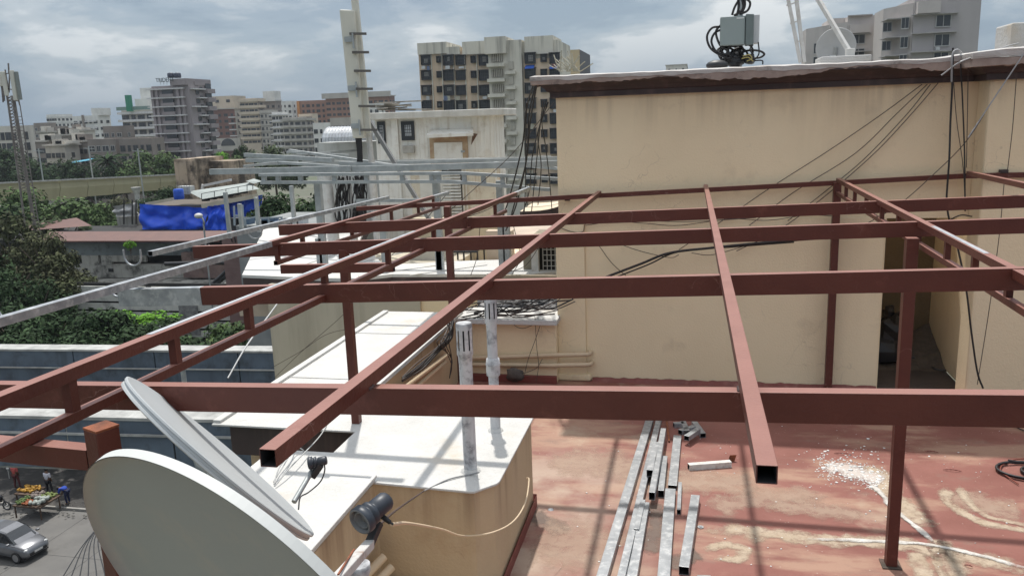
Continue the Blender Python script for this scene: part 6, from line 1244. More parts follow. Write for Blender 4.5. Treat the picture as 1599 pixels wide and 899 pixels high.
# --- tall beige apartment block
YP = 158; pb_ = wm('peach_apartment_paint', (.76, .59, .43), (.70, .54, .39), .5); pg = wm('grey_apartment_paint', (.66, .62, .53), (.58, .55, .47), .5)
pg = mat('grey_apartment_render', (.66, .62, .53), (.58, .55, .47), .2, rough=.9, streak=((.3, .28, .24), .4, .45), top=(11, 18, (.10, .095, .085), .9, .75))
px_ = lambda u, v=150: at(u, v, Y=YP).x
pz_ = lambda v, u=760: at(u, v, Y=YP).z
ta = empty('apartment_tower', (px_(770), YP+8, ZG), 'tall weathered beige apartment tower with caged windows and blue awnings', 'building')
MB().box(px_(657), px_(767), YP, YP+16, ZG, pz_(80, 700)).build('wall', pb_, ta)
MB().box(px_(767), px_(818), YP-1.2, YP+16, ZG, pz_(66)).build('stair_wall', pg, ta); MB().box(px_(818), px_(873), YP, YP+16, ZG, pz_(64, 840)).build('wall', pg, ta); MB().box(px_(820), px_(872), YP-.4, YP-.01, ZG, pz_(92, 840)).build('wall_lining', pb_, ta)
for (ua, ub, v) in [(657, 702, 68), (702, 722, 74), (726, 764, 66), (764, 796, 60), (822, 866, 58)]:
    MB().box(px_(ua), px_(ub), YP-.5 if ua != 764 else YP-2.4, YP+10, pz_(86, ua), pz_(v, ua)).build('parapet', pg, ta)
cage = mat('dark_window_cage', (.035, .035, .038), (.08, .08, .08), .8, rough=.7)
def cagew(u, v, w_px, h_px, Y):
    x = px_(u, v); z = pz_(v, u); k = YP/1280*1.02; w_, h_ = w_px*k*1.02, h_px*k
    o = bpy.data.objects.new('window', CG); col.objects.link(o); o.parent = ta; o.location = Vector((x, Y, z))-wloc(ta); o.scale = (w_, 1, h_)
    p = bpy.data.objects.new('pane', CP_); col.objects.link(p); p.parent = o
    if rr.random() < .45: q = bpy.data.objects.new('curtain', CU); col.objects.link(q); q.parent = o; q.location = (rr.uniform(-.25, .1), 0, rr.uniform(-.15, .1)); q.scale = (rr.uniform(.4, 1), 1, rr.uniform(.5, 1)); 
cgm = MB()
for i in range(7): x = -.5+i/6; cgm.box(x-.012, x+.012, -.62, -.58, -.5, .45)
for z in (-.5, -.2, .1, .45): cgm.box(-.5, .5, -.64, -.58, z-.012, z+.012)
cgm.box(-.5, .5, -.6, 0, -.56, -.5); cgm.box(-.56, .56, -.7, 0, .47, .53).box(-.5, -.47, -.6, 0, -.5, .47).box(.47, .5, -.6, 0, -.5, .47)
o = cgm.build('window', cage, origin=(0, 0, 0)); CG = o.data; bpy.data.objects.remove(o)
o = MB().box(-.47, .47, -.15, -.05, -.5, .47).build('pane', glassm, origin=(0, 0, 0)); CP_ = o.data; bpy.data.objects.remove(o)
o = MB().box(-.2, .3, -.2, -.16, -.3, .3).build('curtain', mat('pale_curtain', (.35, .34, .32), rough=.9), origin=(0, 0, 0)); CU = o.data; bpy.data.objects.remove(o)
for k in range(9):
    v = 94+23.4*k; sh = k*.45
    for (u, w_, h_) in [(666, 15, 14), (701, 16, 15), (720, 15, 14), (757, 17, 15)]: cagew(u+sh, v, w_, h_, YP-.02)
    for (u, w_, h_) in [(686, 7, 9), (740, 8, 10)]: cagew(u+sh, v-1, w_, h_, YP-.02)
    for (u, w_, h_) in [(829, 16, 15), (850, 9, 11), (867, 15, 15)]: cagew(u+sh*.4, v-3, w_, h_, YP-.42)
    for (u0, u1, yy) in [(767, 793, 2.6), (793, 809, 1.9)]:
        vv = v-6+(11 if u0 == 793 else 0); 
        MB().box(px_(u0), px_(u1), YP-yy-.3, YP-1.21, pz_(vv+18, u0), pz_(vv+13, u0)).build('balcony_slab', pg, ta, origin=(px_(u0), YP, pz_(vv, u0)))
        w2 = MB().box(px_(u0+5), px_(u1-4), YP-1.5, YP-1.21, pz_(vv+10, u0), pz_(vv-2, u0)).build('louvre_window', mat('brown_grey_louvre', (.22, .20, .17), rough=.9), ta, origin=(px_(u0), YP, pz_(vv, u0)))
        lm = MB()
        for j in range(6): x = px_(u0+5)+(px_(u1-4)-px_(u0+5))*(j+.5)/6; lm.box(x-.05, x+.05, YP-1.58, YP-1.51, pz_(vv+10, u0), pz_(vv-2, u0))
        lm.build('louvre_slats', pg, w2)
    for u in (677, 693, 711, 729, 747): 
        if k == 0: MB().box(px_(u)-.09, px_(u)+.09, YP-.3, YP-.01, ZG, pz_(70, u)).build('drain_pipe', pg, ta, origin=(px_(u), YP, ZG))
acb = MB().box(-.4, .4, -.3, 0, -.28, .28).build('air_conditioner', bl, origin=(0, 0, 0)); ACM = acb.data; bpy.data.objects.remove(acb); lau = []
for q, cc in enumerate([(.25, .12, .11), (.12, .16, .26), (.4, .38, .3), (.45, .45, .44)]):
    z_ = MB().box(-.35, .35, -.02, .02, -.5, .3).build('laundry', mat('laundry_cloth_%s' % 'abcd'[q], cc, rough=.9), origin=(0, 0, 0)); lau.append(z_.data); bpy.data.objects.remove(z_)
for q in range(26):
    u = rr.choice([666, 701, 720, 757, 830, 867])+rr.uniform(-5, 5); v = 106+23.4*rr.randrange(8)+(-3 if u > 800 else 0)
    o = bpy.data.objects.new('air_conditioner' if q % 2 else 'laundry', ACM if q % 2 else rr.choice(lau)); col.objects.link(o); o.parent = ta; o.location = Vector((px_(u, v), YP-.75-(.4 if u > 800 else 0), pz_(v, u)))-wloc(ta); o.scale = (rr.uniform(.8, 1.3), 1, rr.uniform(.7, 1.2))
blu = mat('blue_awning_sheet', (.02, .10, .45), rough=.6)
for u in (830, 868): MB().add([(px_(u-7), YP-.5, pz_(102, u)), (px_(u+7), YP-.5, pz_(102, u)), (px_(u+7), YP-1.6, pz_(108, u)), (px_(u-7), YP-1.6, pz_(108, u))], [(0, 1, 2, 3)]).build('blue_awning', blu, ta, origin=(px_(u), YP, pz_(105, u)))
bldg('yellow_block', 'yellowish block with dark fins peeping out behind the apartment tower', 886, 905, 921, 78, 185, wm('yellow_block_paint', (.48, .40, .26)), nf=2, cols=(0, 0), sidewall=mat('dark_fins', (.09, .09, .10), rough=.7))
# withered fronds on the tall wall roof corner
wf = MB(); rr = random.Random(9)
for k in range(26):
    p = at(870+rr.uniform(0, 36), 112, Y=16); q = p+Vector((rr.uniform(-.25, .25), 0, rr.uniform(.1, .42))); wf.bar(p, q, .012, .03, up=(.3, 1, 0), top=False)
t = tag(wf.build('dry_fronds', mat('dry_grey_fronds', (.50, .47, .38), (.36, .34, .27), 5, rough=.9), origin=at(888, 112, Y=16)), 'tuft of dry grey fronds behind the left end of the cornice', 'plant')
# --- two grey blocks at the right
rg1 = wm('warm_grey_render', (.52, .475, .445), (.48, .44, .41), .2); rg2 = wm('mid_grey_render', (.43, .40, .39), (.40, .37, .36), .2); lt_ = mat('light_grey_band', (.42, .40, .39), rough=.85)
YR = 125
def rx(u, Y=YR, v=60): return at(u, v, Y=Y).x
def rz_(v, Y=YR, u=1450): return at(u, v, Y=Y).z
r1 = empty('grey_block', (rx(1470), YR+8, ZG), 'large grey apartment block above the tall wall, the nearer and right one', 'building')
MB().box(rx(1425), rx(1528), YR, YR+14, ZG, rz_(-6)).build('wall', rg2, r1); MB().prism([(rx(1382, YR+4), YR+6), (rx(1424.5), YR+.3), (rx(1424.5), YR+12), (rx(1382, YR+4), YR+12)], ZG, rz_(6, YR, 1400)).build('wing_wall', rg1, r1)
MB().box(rx(1427), rx(1462), YR-1.2, YR-.01, rz_(22), rz_(3)).build('upper_bay', rg1, r1)
for v in (24, 53, 82): MB().box(rx(1420), rx(1492), YR-.9, YR-.01, rz_(v), rz_(v-1.6)).build('ledge', lt_, r1, origin=(rx(1420), YR, rz_(v))); MB().box(rx(1378, YR+3), rx(1422, YR+1), YR+.8, YR+5, rz_(v+5, YR, 1400), rz_(v+3.4, YR, 1400)).build('ledge', lt_, r1, origin=(rx(1400), YR, rz_(v)))
for v in (34, 64, 92):
    window(r1, (rx(1471), YR-.05, rz_(v)), 1.95, 1.7, fm=whitefr); window(r1, (rx(1414), YR+.6, rz_(v+2, YR, 1410)), 1.0, 1.6, fm=whitefr, rz=R(-20)); window(r1, (rx(1393), YR+3.2, rz_(v+5, YR, 1395)), 1.2, 1.4, fm=whitefr, rz=R(-20))
MB().box(rx(1460), rx(1466), YR-.9, YR-.1, rz_(80), rz_(75)).build('air_conditioner', bl, r1, bevel=.05)
r2 = empty('grey_block', (rx(1320, 140), 150, ZG), 'grey apartment block behind the round pale dish, the farther and left one', 'building')
Yq = 140
def qx(u): return at(u, 60, Y=Yq).x
def qz(v, u=1330): return at(u, v, Y=Yq).z
MB().box(qx(1323), qx(1368), Yq, Yq+14, ZG, qz(25, 1345)).build('wall', rg1, r2); MB().prism([(qx(1270), Yq+9), (qx(1322.8), Yq+.2), (qx(1322.8), Yq+14), (qx(1270), Yq+14)], ZG, qz(36, 1290)).build('wing_wall', rg1, r2); MB().box(qx(1300), qx(1366), Yq+3, Yq+12, qz(40), qz(24, 1340)).build('top_block', rg1, r2)
MB().box(qx(1326), qx(1357), Yq-1.0, Yq-.01, qz(53), qz(40)).build('bay', rg1, r2); MB().box(qx(1368.1), qx(1384), Yq+3, Yq+14, ZG, qz(27, 1375)).build('rear_wall', rg2, r2)
for v in (26, 55, 82): MB().box(qx(1322), qx(1360), Yq-.6, Yq-.01, qz(v), qz(v-1.5)).build('ledge', lt_, r2, origin=(qx(1322), Yq, qz(v)))
for v in (62, 84): window(r2, (qx(1341), Yq-.05, qz(v)), 1.9, 1.5, fm=whitefr); window(r2, (qx(1285), Yq+5.2, qz(v+10, 1285)), 1.3, 1.8, fm=whitefr, rz=R(-30))
for v in (38, 74): window(r2, (qx(1374), Yq+2.9, qz(v)), 1.4, 1.2, fm=darkfr)
# --- phone mast at the left
mt = empty('phone_mast', at(35, 350, Y=70), 'tall phone mast with panel antennas at the left edge', 'mast')
YM = 70; top_ = at(17, 155, Y=YM); base = at(45, 350, Y=YM); base = Vector((base.x, YM, ZG)); tx = at(17, 160, Y=YM)
tw_ = mat('rusty_grey_mast', (.22, .20, .18), (.14, .12, .11), 1.5, rough=.8)
b0 = Vector((at(42, 300, Y=YM).x, YM, ZG)); sx_ = (b0.x-tx.x)
for i, (dx, dy) in enumerate([(-.35, -.3), (.35, -.3), (0, .35)]): MB().tube([b0+Vector((dx*2.0, dy*2, 0)), at(42, 300, Y=YM)+Vector((dx*1.3, dy, 0)), at(18, 150, Y=YM)+Vector((dx*.8, dy*.8, 0))], .10, 6).build('leg', tw_, mt)
br = MB()
for k in range(30):
    t0_ = k/30; f = lambda t: (at(42, 300, Y=YM)+(at(18, 150, Y=YM)-at(42, 300, Y=YM))*t)
    a, b = f(t0_), f(t0_+.033); s = .42*(1-t0_*.35)
    for q in (-1, 1): MB().bar(a+Vector((-s*q, -.3, 0)), b+Vector((s*q, -.3, 0)), .06, .06, top=False).build('brace', tw_, mt, origin=a)
for k in range(34): p = f(-.4+k*.036)+Vector((.95, -.4, 0)); MB().bar(p+Vector((-.25, 0, 0)), p+Vector((.25, 0, 0)), .05, .05).build('rung', tw_, mt, origin=p)
lad = MB(); 
for dx in (.7, 1.2): lad.tube([at(42, 300, Y=YM)+Vector((dx, -.4, -6)), at(20, 165, Y=YM)+Vector((dx, -.4, 0))], .05, 5)
lad.build('cable_ladder', tw_, mt)
for i, (u0, v0, u1, v1, w_, mm) in enumerate([(18, 110, 25, 157, .42, 0), (25, 112, 32, 156, .36, 1), (4, 112, 11, 150, .40, 0), (-3, 112, 2, 135, .4, 0)]):
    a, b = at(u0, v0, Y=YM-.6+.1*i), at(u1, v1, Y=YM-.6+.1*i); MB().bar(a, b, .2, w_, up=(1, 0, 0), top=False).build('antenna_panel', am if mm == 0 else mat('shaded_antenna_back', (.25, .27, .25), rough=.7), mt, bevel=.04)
g_ = MB()
for (u0, v0, u1, v1) in [(13, 99, 14, 115), (8, 109, 9, 120), (8, 115, 16, 115), (9, 116, 14, 145), (15, 112, 14, 145), (10, 138, 18, 140), (2, 130, 5, 160), (14, 156, 28, 158), (5, 132, 7, 158), (29, 156, 31, 165)]: g_.bar(at(u0, v0, Y=YM-.2), at(u1, v1, Y=YM-.2), .1, .1, up=(0, 1, 0) if abs(u1-u0) < 6 else (0, 0, 1), top=False)
g_.build('mounting_frame', tw_, mt)
for k, (p, lb) in enumerate([([(60, 232), (62, 278)], 'slim grey pole standing in the dark trees'), ([(138, 228), (140, 275)], 'slim pole rising left of the palm'), ([(215, 232), (217, 275)], 'slim pole rising above the trees under the grey tower')]):
    a, b = at(*p[0], Y=150), at(*p[1], Y=150); b.x = a.x; tag(MB().cyl((a.x, 150, ZG), a, .14, n=6).bar(a-Vector((1.3, 0, .4)), a+Vector((1.3, 0, -.6)), .1, .1).build('line_pole', galvd, origin=(a.x, 150, ZG)), lb, 'pole')
# --- street life
cp = at(35, 857, z=ZG)
# ================================================= car, people, stalls in the street
def local(mb, M):     # move a builder's vertices by a matrix
    mb.v = [M @ v for v in mb.v]; return mb
cpos = at(28, 862, z=ZG+.01); cf = at(84, 868, z=ZG+.01); ang = math.atan2(cf.y-cpos.y, cf.x-cpos.x)
ang = R(-8)
CMX = Matrix.Translation((cpos.x-.25, cpos.y, ZG+.004)) @ Matrix.Rotation(ang, 4, 'Z')
car = empty('parked_car', (cpos.x-.25, cpos.y, ZG+.004), 'silver grey hatchback car at the lower left corner of the street', 'car')
paint = mat('silver_car_paint', (.19, .195, .21), rough=.28, metal=.4, coat=.6); cg_ = mat('car_glass', (.02, .025, .03), rough=.06, spec=.8); cblk = mat('car_black_trim', (.02, .02, .022), rough=.5)
L2_, HW = 1.85, .80
st_ = [(-L2_, .66, .42, .80), (-L2_+.08, .74, .28, .98), (-1.45, .80, .24, 1.0), (-.8, .82, .22, .98), (0, .83, .22, .96), (.75, .82, .22, .94), (1.15, .80, .23, .90), (1.6, .76, .25, .80), (L2_-.06, .68, .28, .70), (L2_, .58, .38, .60)]
vs = []; nr = 12
for (x, hw, zl, zh) in st_:
    sec = [(-hw*.86, zl), (-hw*.97, zl+.08), (-hw, (zl+zh)/2-.05), (-hw*.985, (zl+zh)/2+.12), (-hw*.94, zh-.05), (-hw*.80, zh), (hw*.80, zh), (hw*.94, zh-.05), (hw*.985, (zl+zh)/2+.12), (hw, (zl+zh)/2-.05), (hw*.97, zl+.08), (hw*.86, zl)]
    vs += [(x, y, z) for y, z in sec]
fs = [(i*nr+j, i*nr+(j+1) % nr, (i+1)*nr+(j+1) % nr, (i+1)*nr+j) for i in range(len(st_)-1) for j in range(nr)]+[tuple(range(nr)), tuple(range((len(st_)-1)*nr, len(st_)*nr))]
o = local(MB().add(vs, fs, True), CMX).build('body', paint, car)
gh = [(-1.78, .66, .97, .99), (-1.45, .66, .95, 1.42), (-.9, .68, .93, 1.50), (-.1, .68, .92, 1.52), (.35, .66, .92, 1.44), (1.12, .70, .88, .90)]
vs = []
for (x, hw, zl, zh) in gh: vs += [(x, -hw-.06, zl), (x, -hw*.86, zh-.05), (x, -hw*.76, zh), (x, hw*.76, zh), (x, hw*.86, zh-.05), (x, hw+.06, zl)]
o = local(MB().add(vs, [(i*6+j, i*6+j+1, (i+1)*6+j+1, (i+1)*6+j) for i in range(5) for j in range(5)]+[tuple(range(6)), tuple(range(30, 36))], False), CMX).build('roof_shell', paint, car, bevel=.02)
def cq(name, pts, m): return local(MB().quad(*pts), CMX).build(name, m, car)
cq('windscreen', [(.42, -.56, 1.418), (.42, .56, 1.418), (1.03, .66, .952), (1.03, -.66, .952)], cg_)
for s in (-1, 1):
    cq('side_window', [(-.02, s*.752, .985), (.86, s*.760, .965), (.36, s*.640, 1.37), (-.02, s*.640, 1.43)], cg_); cq('side_window', [(-.10, s*.752, .985), (-.10, s*.640, 1.43), (-.82, s*.640, 1.41), (-.9, s*.752, .995)], cg_); cq('side_window', [(-.98, s*.752, .995), (-.95, s*.640, 1.39), (-1.3, s*.630, 1.36), (-1.45, s*.735, 1.01)], cg_)
    local(MB().box(.78, .92, s*.80, s*.98, .96, 1.07), CMX).build('mirror', paint, car, bevel=.03)
    local(MB().ball((1.70, s*.56, .66), .15, 10, 6, .7, 1, .55), CMX).build('headlight', mat('headlight_glass', (.6, .62, .62), rough=.15), car)
    for x in (-1.2, 1.2):
        wm_ = local(MB().cyl((x, s*.66, .30), (x, s*.84, .30), .305, n=24), CMX).build('wheel', black, car); local(MB().cyl((x, s*.835, .30), (x, s*.848, .30), .20, n=16), CMX).build('rim', mat('wheel_rim', (.4, .4, .41), rough=.4, metal=.6), wm_)
        spk = MB()
        for k in range(5): a = k*1.256; spk.bar((x, s*.852, .30), (x+.18*math.cos(a), s*.852, .30+.18*math.sin(a)), .05, .02, up=(0, 1, 0), top=False)
local(MB().box(1.80, 1.875, -.5, .5, .34, .50), CMX).build('grille', cblk, car, bevel=.02); local(MB().box(1.872, 1.885, -.24, .24, .42, .52), CMX).build('number_plate', mat('number_plate', (.6, .6, .58), rough=.5), car)
local(MB().box(-1.6, 1.7, -.70, .70, .16, .26), CMX).build('underbody', cblk, car)
# --- people built as one skinned body each
def person(name_, lab, origin, joints, edges, radii, skin, clothes, face=1, hs=1.0):
    o0 = Vector(origin); t = empty('person', o0, lab, 'person')
    me = bpy.data.meshes.new('body'); me.from_pydata([Vector(j) for j in joints], edges, []); o = bpy.data.objects.new('body', me); col.objects.link(o); o.parent = t
    me.materials.append(skin); bpy.context.view_layer.update(); sk = o.modifiers.new('skin', 'SKIN'); sk.use_smooth_shade = True
    for i, r_ in enumerate(radii): me.skin_vertices[0].data[i].radius = (r_, r_*.85)
    me.skin_vertices[0].data[0].use_root = True
    o.modifiers.new('sub', 'SUBSURF').levels = 1
    for nm, js, es, rs, mm in clothes:
        me2 = bpy.data.meshes.new(nm); me2.from_pydata([Vector(j) for j in js], es, []); c = bpy.data.objects.new(nm, me2); col.objects.link(c); c.parent = t; me2.materials.append(mm)
        s2 = c.modifiers.new('skin', 'SKIN'); s2.use_smooth_shade = True
        for i, r_ in enumerate(rs): me2.skin_vertices[0].data[i].radius = (r_, r_*.8)
        me2.skin_vertices[0].data[0].use_root = True; c.modifiers.new('sub', 'SUBSURF').levels = 1
    return t
skn = mat('brown_skin', (.16, .085, .05), rough=.6); hair = mat('black_hair', (.012, .011, .011), rough=.6)
J = [(0, 0, .92), (0, 0, 1.15), (0, 0, 1.38), (0, 0, 1.48), (0, 0.02, 1.58), (0, .02, 1.68), (-.17, 0, 1.38), (-.22, .02, 1.12), (-.20, .10, .90), (-.20, .14, .80), (.17, 0, 1.38), (.23, -.02, 1.12), (.20, .08, .92), (.19, .12, .82), (-.10, 0, .88), (-.11, .02, .48), (-.12, -.02, .08), (-.12, .14, .04), (.10, 0, .88), (.12, .08, .48), (.12, .12, .08), (.12, .26, .04)]
E_ = [(0, 1), (1, 2), (2, 3), (3, 4), (4, 5), (2, 6), (6, 7), (7, 8), (8, 9), (2, 10), (10, 11), (11, 12), (12, 13), (0, 14), (14, 15), (15, 16), (16, 17), (0, 18), (18, 19), (19, 20), (20, 21)]
Rr = [.13, .13, .14, .055, .095, .07, .06, .045, .035, .03, .06, .045, .035, .03, .09, .06, .042, .035, .09, .06, .042, .035]
def shirt(cm, rs=1.12): 
    idx = [0, 1, 2, 6, 7, 10, 11]; js = [J[i] for i in idx]; return ('shirt', js, [(0, 1), (1, 2), (2, 3), (3, 4), (2, 5), (5, 6)], [.15*rs, .15*rs, .15*rs, .075*rs, .06*rs, .075*rs, .06*rs], cm)
def trousers(cm):
    idx = [0, 14, 15, 16, 18, 19, 20]; js = [J[i] for i in idx]; return ('trousers', js, [(0, 1), (1, 2), (2, 3), (0, 4), (4, 5), (5, 6)], [.145, .105, .078, .06, .105, .078, .06], cm)
pr = at(27, 762, z=ZG+.13); t = person('p', 'person standing in a red top and dark red trousers beyond the fruit tray', pr, J, E_, Rr, skn, [shirt(mat('red_cloth', (.45, .09, .08), rough=.9)), trousers(mat('maroon_cloth', (.12, .035, .035), rough=.9))])
MB().ball(pr+Vector((0, .0, 1.67)), .115, 10, 7, 1, 1, .9).build('hair', hair, t)
# bending person in blue
JB = [(0, 0, .85), (.12, 0, .98), (.32, 0, 1.02), (.42, 0, 1.0), (.50, 0, .97), (.58, 0, .93), (.32, -.16, .98), (.40, -.2, .72), (.48, -.16, .50), (.50, -.15, .42), (.32, .16, .98), (.42, .2, .72), (.52, .16, .52), (.54, .15, .44), (0, -.1, .82), (.04, -.12, .45), (-.02, -.12, .08), (.12, -.12, .04), (0, .1, .82), (.06, .12, .45), (.0, .12, .08), (.14, .12, .04)]
idx = [0, 1, 2, 6, 7, 10, 11]; bs = ('shirt', [JB[i] for i in idx], [(0, 1), (1, 2), (2, 3), (3, 4), (2, 5), (5, 6)], [.17, .18, .17, .09, .07, .09, .07], mat('blue_cloth', (.015, .06, .38), rough=.85))
idx2 = [0, 14, 15, 16, 18, 19, 20]; bt_ = ('trousers', [JB[i] for i in idx2], [(0, 1), (1, 2), (2, 3), (0, 4), (4, 5), (5, 6)], [.145, .105, .078, .06, .105, .078, .06], mat('navy_cloth', (.02, .03, .08), rough=.9))
pq = at(107, 786, z=ZG+.13); t = person('p', 'person bending forward in a blue shirt right of the vegetable cart', pq, [(-x, y, z) for x, y, z in JB], E_, Rr, skn, [(n_, [(-x, y, z) for x, y, z in js], es, rs, mm) for n_, js, es, rs, mm in (bs, bt_)]); MB().ball(pq+Vector((-.56, 0, .97)), .11, 10, 7).build('hair', hair, t)
JC = [(x*.9, y, z-.0) for x, y, z in J]; ps = at(72, 775, z=ZG+.13)
t = person('p', 'person in a white top standing between fruit tray and vegetable cart', ps+Vector((0, .3, -.0)), J, E_, Rr, skn, [shirt(mat('white_cloth', (.60, .60, .66), rough=.9)), trousers(mat('dark_cloth', (.03, .03, .035), rough=.9))]); MB().ball(ps+Vector((0, .3, 1.67)), .115, 10, 7).build('hair', hair, t)
# fruit tray and vegetable cart
wood = mat('dark_cart_wood', (.10, .065, .045), rough=.9)
def cart(u0, u1, v, label, piles, h=.85, dp=1.1, vz=None):
    a, b = at(u0, v, z=ZG+.13+h), at(u1, v, z=ZG+.13+h); t = empty('vendor_cart', ((a.x+b.x)/2, a.y, ZG+.13), label, 'cart')
    MB().box(a.x, b.x, a.y-dp/2, a.y+dp/2, a.z-.08, a.z).build('tray', wood, t)
    for x in (a.x+.08, b.x-.08):
        for y in (a.y-dp/2+.08, a.y+dp/2-.08): MB().box(x-.03, x+.03, y-.03, y+.03, ZG+.13, a.z-.08).build('leg', wood, t)
    rr = random.Random(u0)
    for (f0, f1, g0, g1, r_, n_, m_, nm, lb) in piles:
        mb = MB()
        for k in range(n_):
            x = a.x+(b.x-a.x)*rr.uniform(f0, f1); y = a.y+dp*(rr.uniform(g0, g1)-.5); mb.ball((x, y, a.z+r_*.6+rr.uniform(0, r_*1.6)), r_*rr.uniform(.8, 1.2), 6, 4, 1, 1, .8)
        tag(mb.build(nm, m_, origin=((a.x+b.x)/2, a.y, a.z)), lb, 'produce', kind='stuff')
    return t
cart(33, 64, 764, 'low cart with a yellow heap of fruit', [(.05, .95, .2, .8, .08, 90, mat('yellow_fruit', (.45, .26, .02), (.36, .17, .015), 6, rough=.5), 'fruit_heap', 'heap of yellow fruit on the farther cart')])
cart(36, 84, 779, 'vegetable cart with green, orange and white heaps', [(.02, .3, .05, .6, .07, 60, mat('green_vegetable', (.08, .13, .03), rough=.7), 'vegetable_heap', 'heap of green vegetables at the left of the nearer cart'), (.28, .5, .05, .4, .06, 60, mat('orange_vegetable', (.28, .075, .02), rough=.6), 'vegetable_heap', 'heap of orange red vegetables at the middle of the nearer cart'),
    (.5, .95, .05, .6, .12, 32, mat('cauliflower_white', (.34, .37, .34), rough=.8), 'vegetable_heap', 'heap of whitish cauliflowers at the right of the nearer cart'), (.2, .5, .6, .98, .11, 26, mat('pinkish_sack', (.22, .18, .16), rough=.9), 'vegetable_heap', 'dull pinkish heap at the back of the nearer cart'), (.5, .9, .65, .98, .07, 50, mat('olive_vegetable', (.19, .24, .07), rough=.7), 'vegetable_heap', 'heap of olive green vegetables at the back of the nearer cart')], h=.8, dp=1.6)
# scooters, bags and signs in the shade
mc = at(-2, 795, z=ZG+.13); mcy = empty('parked_scooter', mc, 'dark motorcycle parked at the left edge of the pavement', 'motorcycle')
wr = mat('pale_rim', (.42, .42, .42), rough=.4)
for dx in (-.62, .62):
    w_ = MB().tube([mc+Vector((dx+.26*math.cos(a), 0, .30+.26*math.sin(a))) for a in [i*math.pi/10 for i in range(21)]], .045, 7).build('wheel', black, mcy); MB().tube([mc+Vector((dx+.20*math.cos(a), -.0, .30+.20*math.sin(a))) for a in [i*math.pi/10 for i in range(21)]], .018, 6).cyl(mc+Vector((dx, -.05, .3)), mc+Vector((dx, .05, .3)), .06, n=8).build('rim', wr, w_)
MB().tube([mc+Vector((-.62, 0, .3)), mc+Vector((-.3, 0, .55)), mc+Vector((.25, 0, .6)), mc+Vector((.42, 0, .85)), mc+Vector((.62, 0, .3))], [.04, .10, .12, .06, .03], 8).build('frame', cblk, mcy); MB().ball(mc+Vector((.12, 0, .82)), .2, 10, 6, 1.4, .7, .7).build('tank', mat('dark_tank_paint', (.04, .04, .05), rough=.3), mcy); MB().box(mc.x-.6, mc.x-.05, mc.y-.13, mc.y+.13, mc.z+.74, mc.z+.82).build('seat', cblk, mcy, bevel=.03); MB().tube([mc+Vector((.40, -.35, 1.02)), mc+Vector((.45, 0, .98)), mc+Vector((.40, .35, 1.02))], .018, 6).build('handlebar', cblk, mcy)
a = at(54, 725, Y=43); wc = empty('wire_rack', (a.x, 43, ZG+.13), 'rack of pale twisted goods hanging in the shade above the fruit cart', 'rack')
g_ = MB(); rr = random.Random(33)
for k in range(16): p = at(rr.uniform(56, 80), rr.uniform(735, 757), Y=43); g_.tube(bez([p, p+Vector((rr.uniform(.2, .8), 0, rr.uniform(-.25, .25))), p+Vector((rr.uniform(.6, 1.3), 0, rr.uniform(-.3, .3)))], 4), .035, 5)
g_.build('hanging_goods', mat('dull_blue_grey_goods', (.26, .29, .32), rough=.7), wc); MB().bar((a.x-.3, 43, ZG+.13), (a.x-.3, 43, ZG+3.4), .06, .06, up=(0, 1, 0), top=False).bar((a.x+1.6, 43, ZG+.13), (a.x+1.6, 43, ZG+3.4), .06, .06, up=(0, 1, 0), top=False).build('rack_post', galvd, wc)
a = at(91, 735, Y=43.5); MBs = MB().box(a.x-.13, a.x+.13, 43.4, 43.55, ZG+.13, a.z+.6); tag(MBs.build('pale_post', pst, origin=(a.x, 43.5, ZG+.13)), 'pale post in the shade right of the hanging goods', 'post')
g_ = MB(); p = at(100, 735, Y=43)
for k in range(4): g_.obox(p+Vector((0, 0, .3-.28*k)), (.42, 0, .16), (0, .03, 0), (0, 0, .05))
tag(g_.build('slat_board', pst, origin=p), 'board with slanting pale slats beside the pale post in the shade', 'board')
p = at(12, 731, Y=41); tag(MB().ball(p, .13, 7, 5, 1, .5, .8).ball(p+Vector((-.28, 0, .1)), .08, 6, 4).cyl(p, Vector((p.x, p.y, ZG+.13)), .025, n=6).build('lamp_bracket', pm, origin=p), 'small white lamp head on a thin pole under the low beam', 'lamp')
# overhead wires at the lower left
for k in range(7):
    cable([at(95+k*14, 905, Y=12), at(130+k*5, 850-k*4, Y=15), at(172+k*5, 800-k*7, Y=18)], .012, black, ['leftmost', 'second', 'third', 'fourth', 'fifth', 'sixth', 'rightmost'][k]+' thin overhead wire crossing the road left of the near dish', name='wire', group='overhead wires above the road')
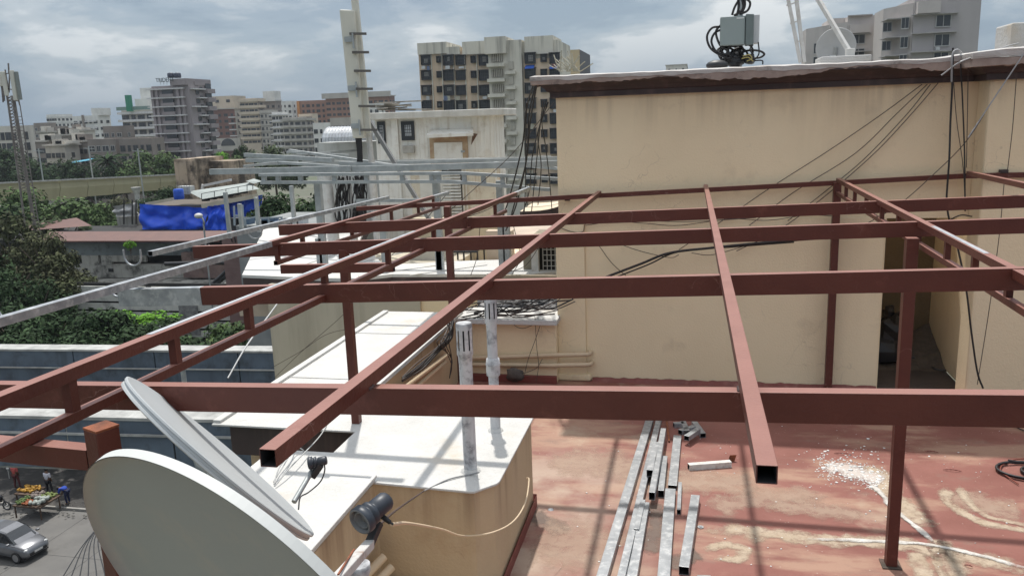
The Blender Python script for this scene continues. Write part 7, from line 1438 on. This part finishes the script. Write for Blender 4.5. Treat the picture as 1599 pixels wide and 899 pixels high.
# shade trees over the pavement, hidden from us by the viaduct save their trunks
for k, (x, y) in enumerate([(-49, 43.5), (-44, 44.5), (-39.5, 43.5), (-35, 44.5), (-31, 43), (-47, 48), (-41, 48.5), (-35, 48), (-29, 48)]):
    tree(x, y, -8.6, 3.4, ['farthest left', 'second', 'third', 'fourth', 'fifth', 'back left', 'back middle', 'back right', 'back rightmost'][k]+' street tree shading the pavement under the viaduct', kind='dark', seed=k % 3+1, n=5600, size=.062, group='street trees over the pavement', limbs=3)
# debris on pavement
g_ = MB(); 
for k in range(130): p = at(rr.uniform(5, 175), rr.uniform(782, 806), z=ZG+.14); g_.ball(p, rr.uniform(.02, .07), 5, 3, 1.5, 1, .4, .4, k)
tag(g_.build('litter', mat('pale_litter', (.16, .15, .14), (.08, .08, .07), 9, rough=.9), origin=at(90, 800, z=ZG+.14)), 'scattered litter and rubble on the dark pavement edge', 'litter', kind='stuff')
# shop fronts closing the shade under the viaduct
sh = empty('shop_row', (-60, 54.5, ZG), 'row of dim shop fronts in the shade beyond the pavement', 'shops')
for k in range(14):
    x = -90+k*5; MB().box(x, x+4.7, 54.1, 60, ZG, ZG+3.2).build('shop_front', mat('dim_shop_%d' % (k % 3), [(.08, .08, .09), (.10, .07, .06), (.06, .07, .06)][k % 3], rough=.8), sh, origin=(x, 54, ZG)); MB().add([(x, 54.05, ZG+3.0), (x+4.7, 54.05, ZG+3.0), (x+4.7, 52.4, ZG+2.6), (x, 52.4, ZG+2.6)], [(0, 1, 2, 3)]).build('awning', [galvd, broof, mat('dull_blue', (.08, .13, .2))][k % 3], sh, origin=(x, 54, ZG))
# ================================================= air
hz = MB().box(-520, 420, -12, 640, ZG-1, 46).build('haze', bpy.data.materials.new('air'), origin=(0, 300, 0)); hz['kind'] = 'stuff'
hm = hz.data.materials[0]; hm.use_nodes = True; nt = hm.node_tree; nt.nodes.remove(nt.nodes['Principled BSDF'])
pvv = nt.nodes.new('ShaderNodeVolumePrincipled'); pvv.inputs['Color'].default_value = (.86, .92, 1, 1); pvv.inputs['Density'].default_value = .00014; pvv.inputs['Anisotropy'].default_value = .2
nt.links.new(pvv.outputs[0], nt.nodes['Material Output'].inputs['Volume']); tag(hz, 'thin pale air haze filling the whole view', 'haze')
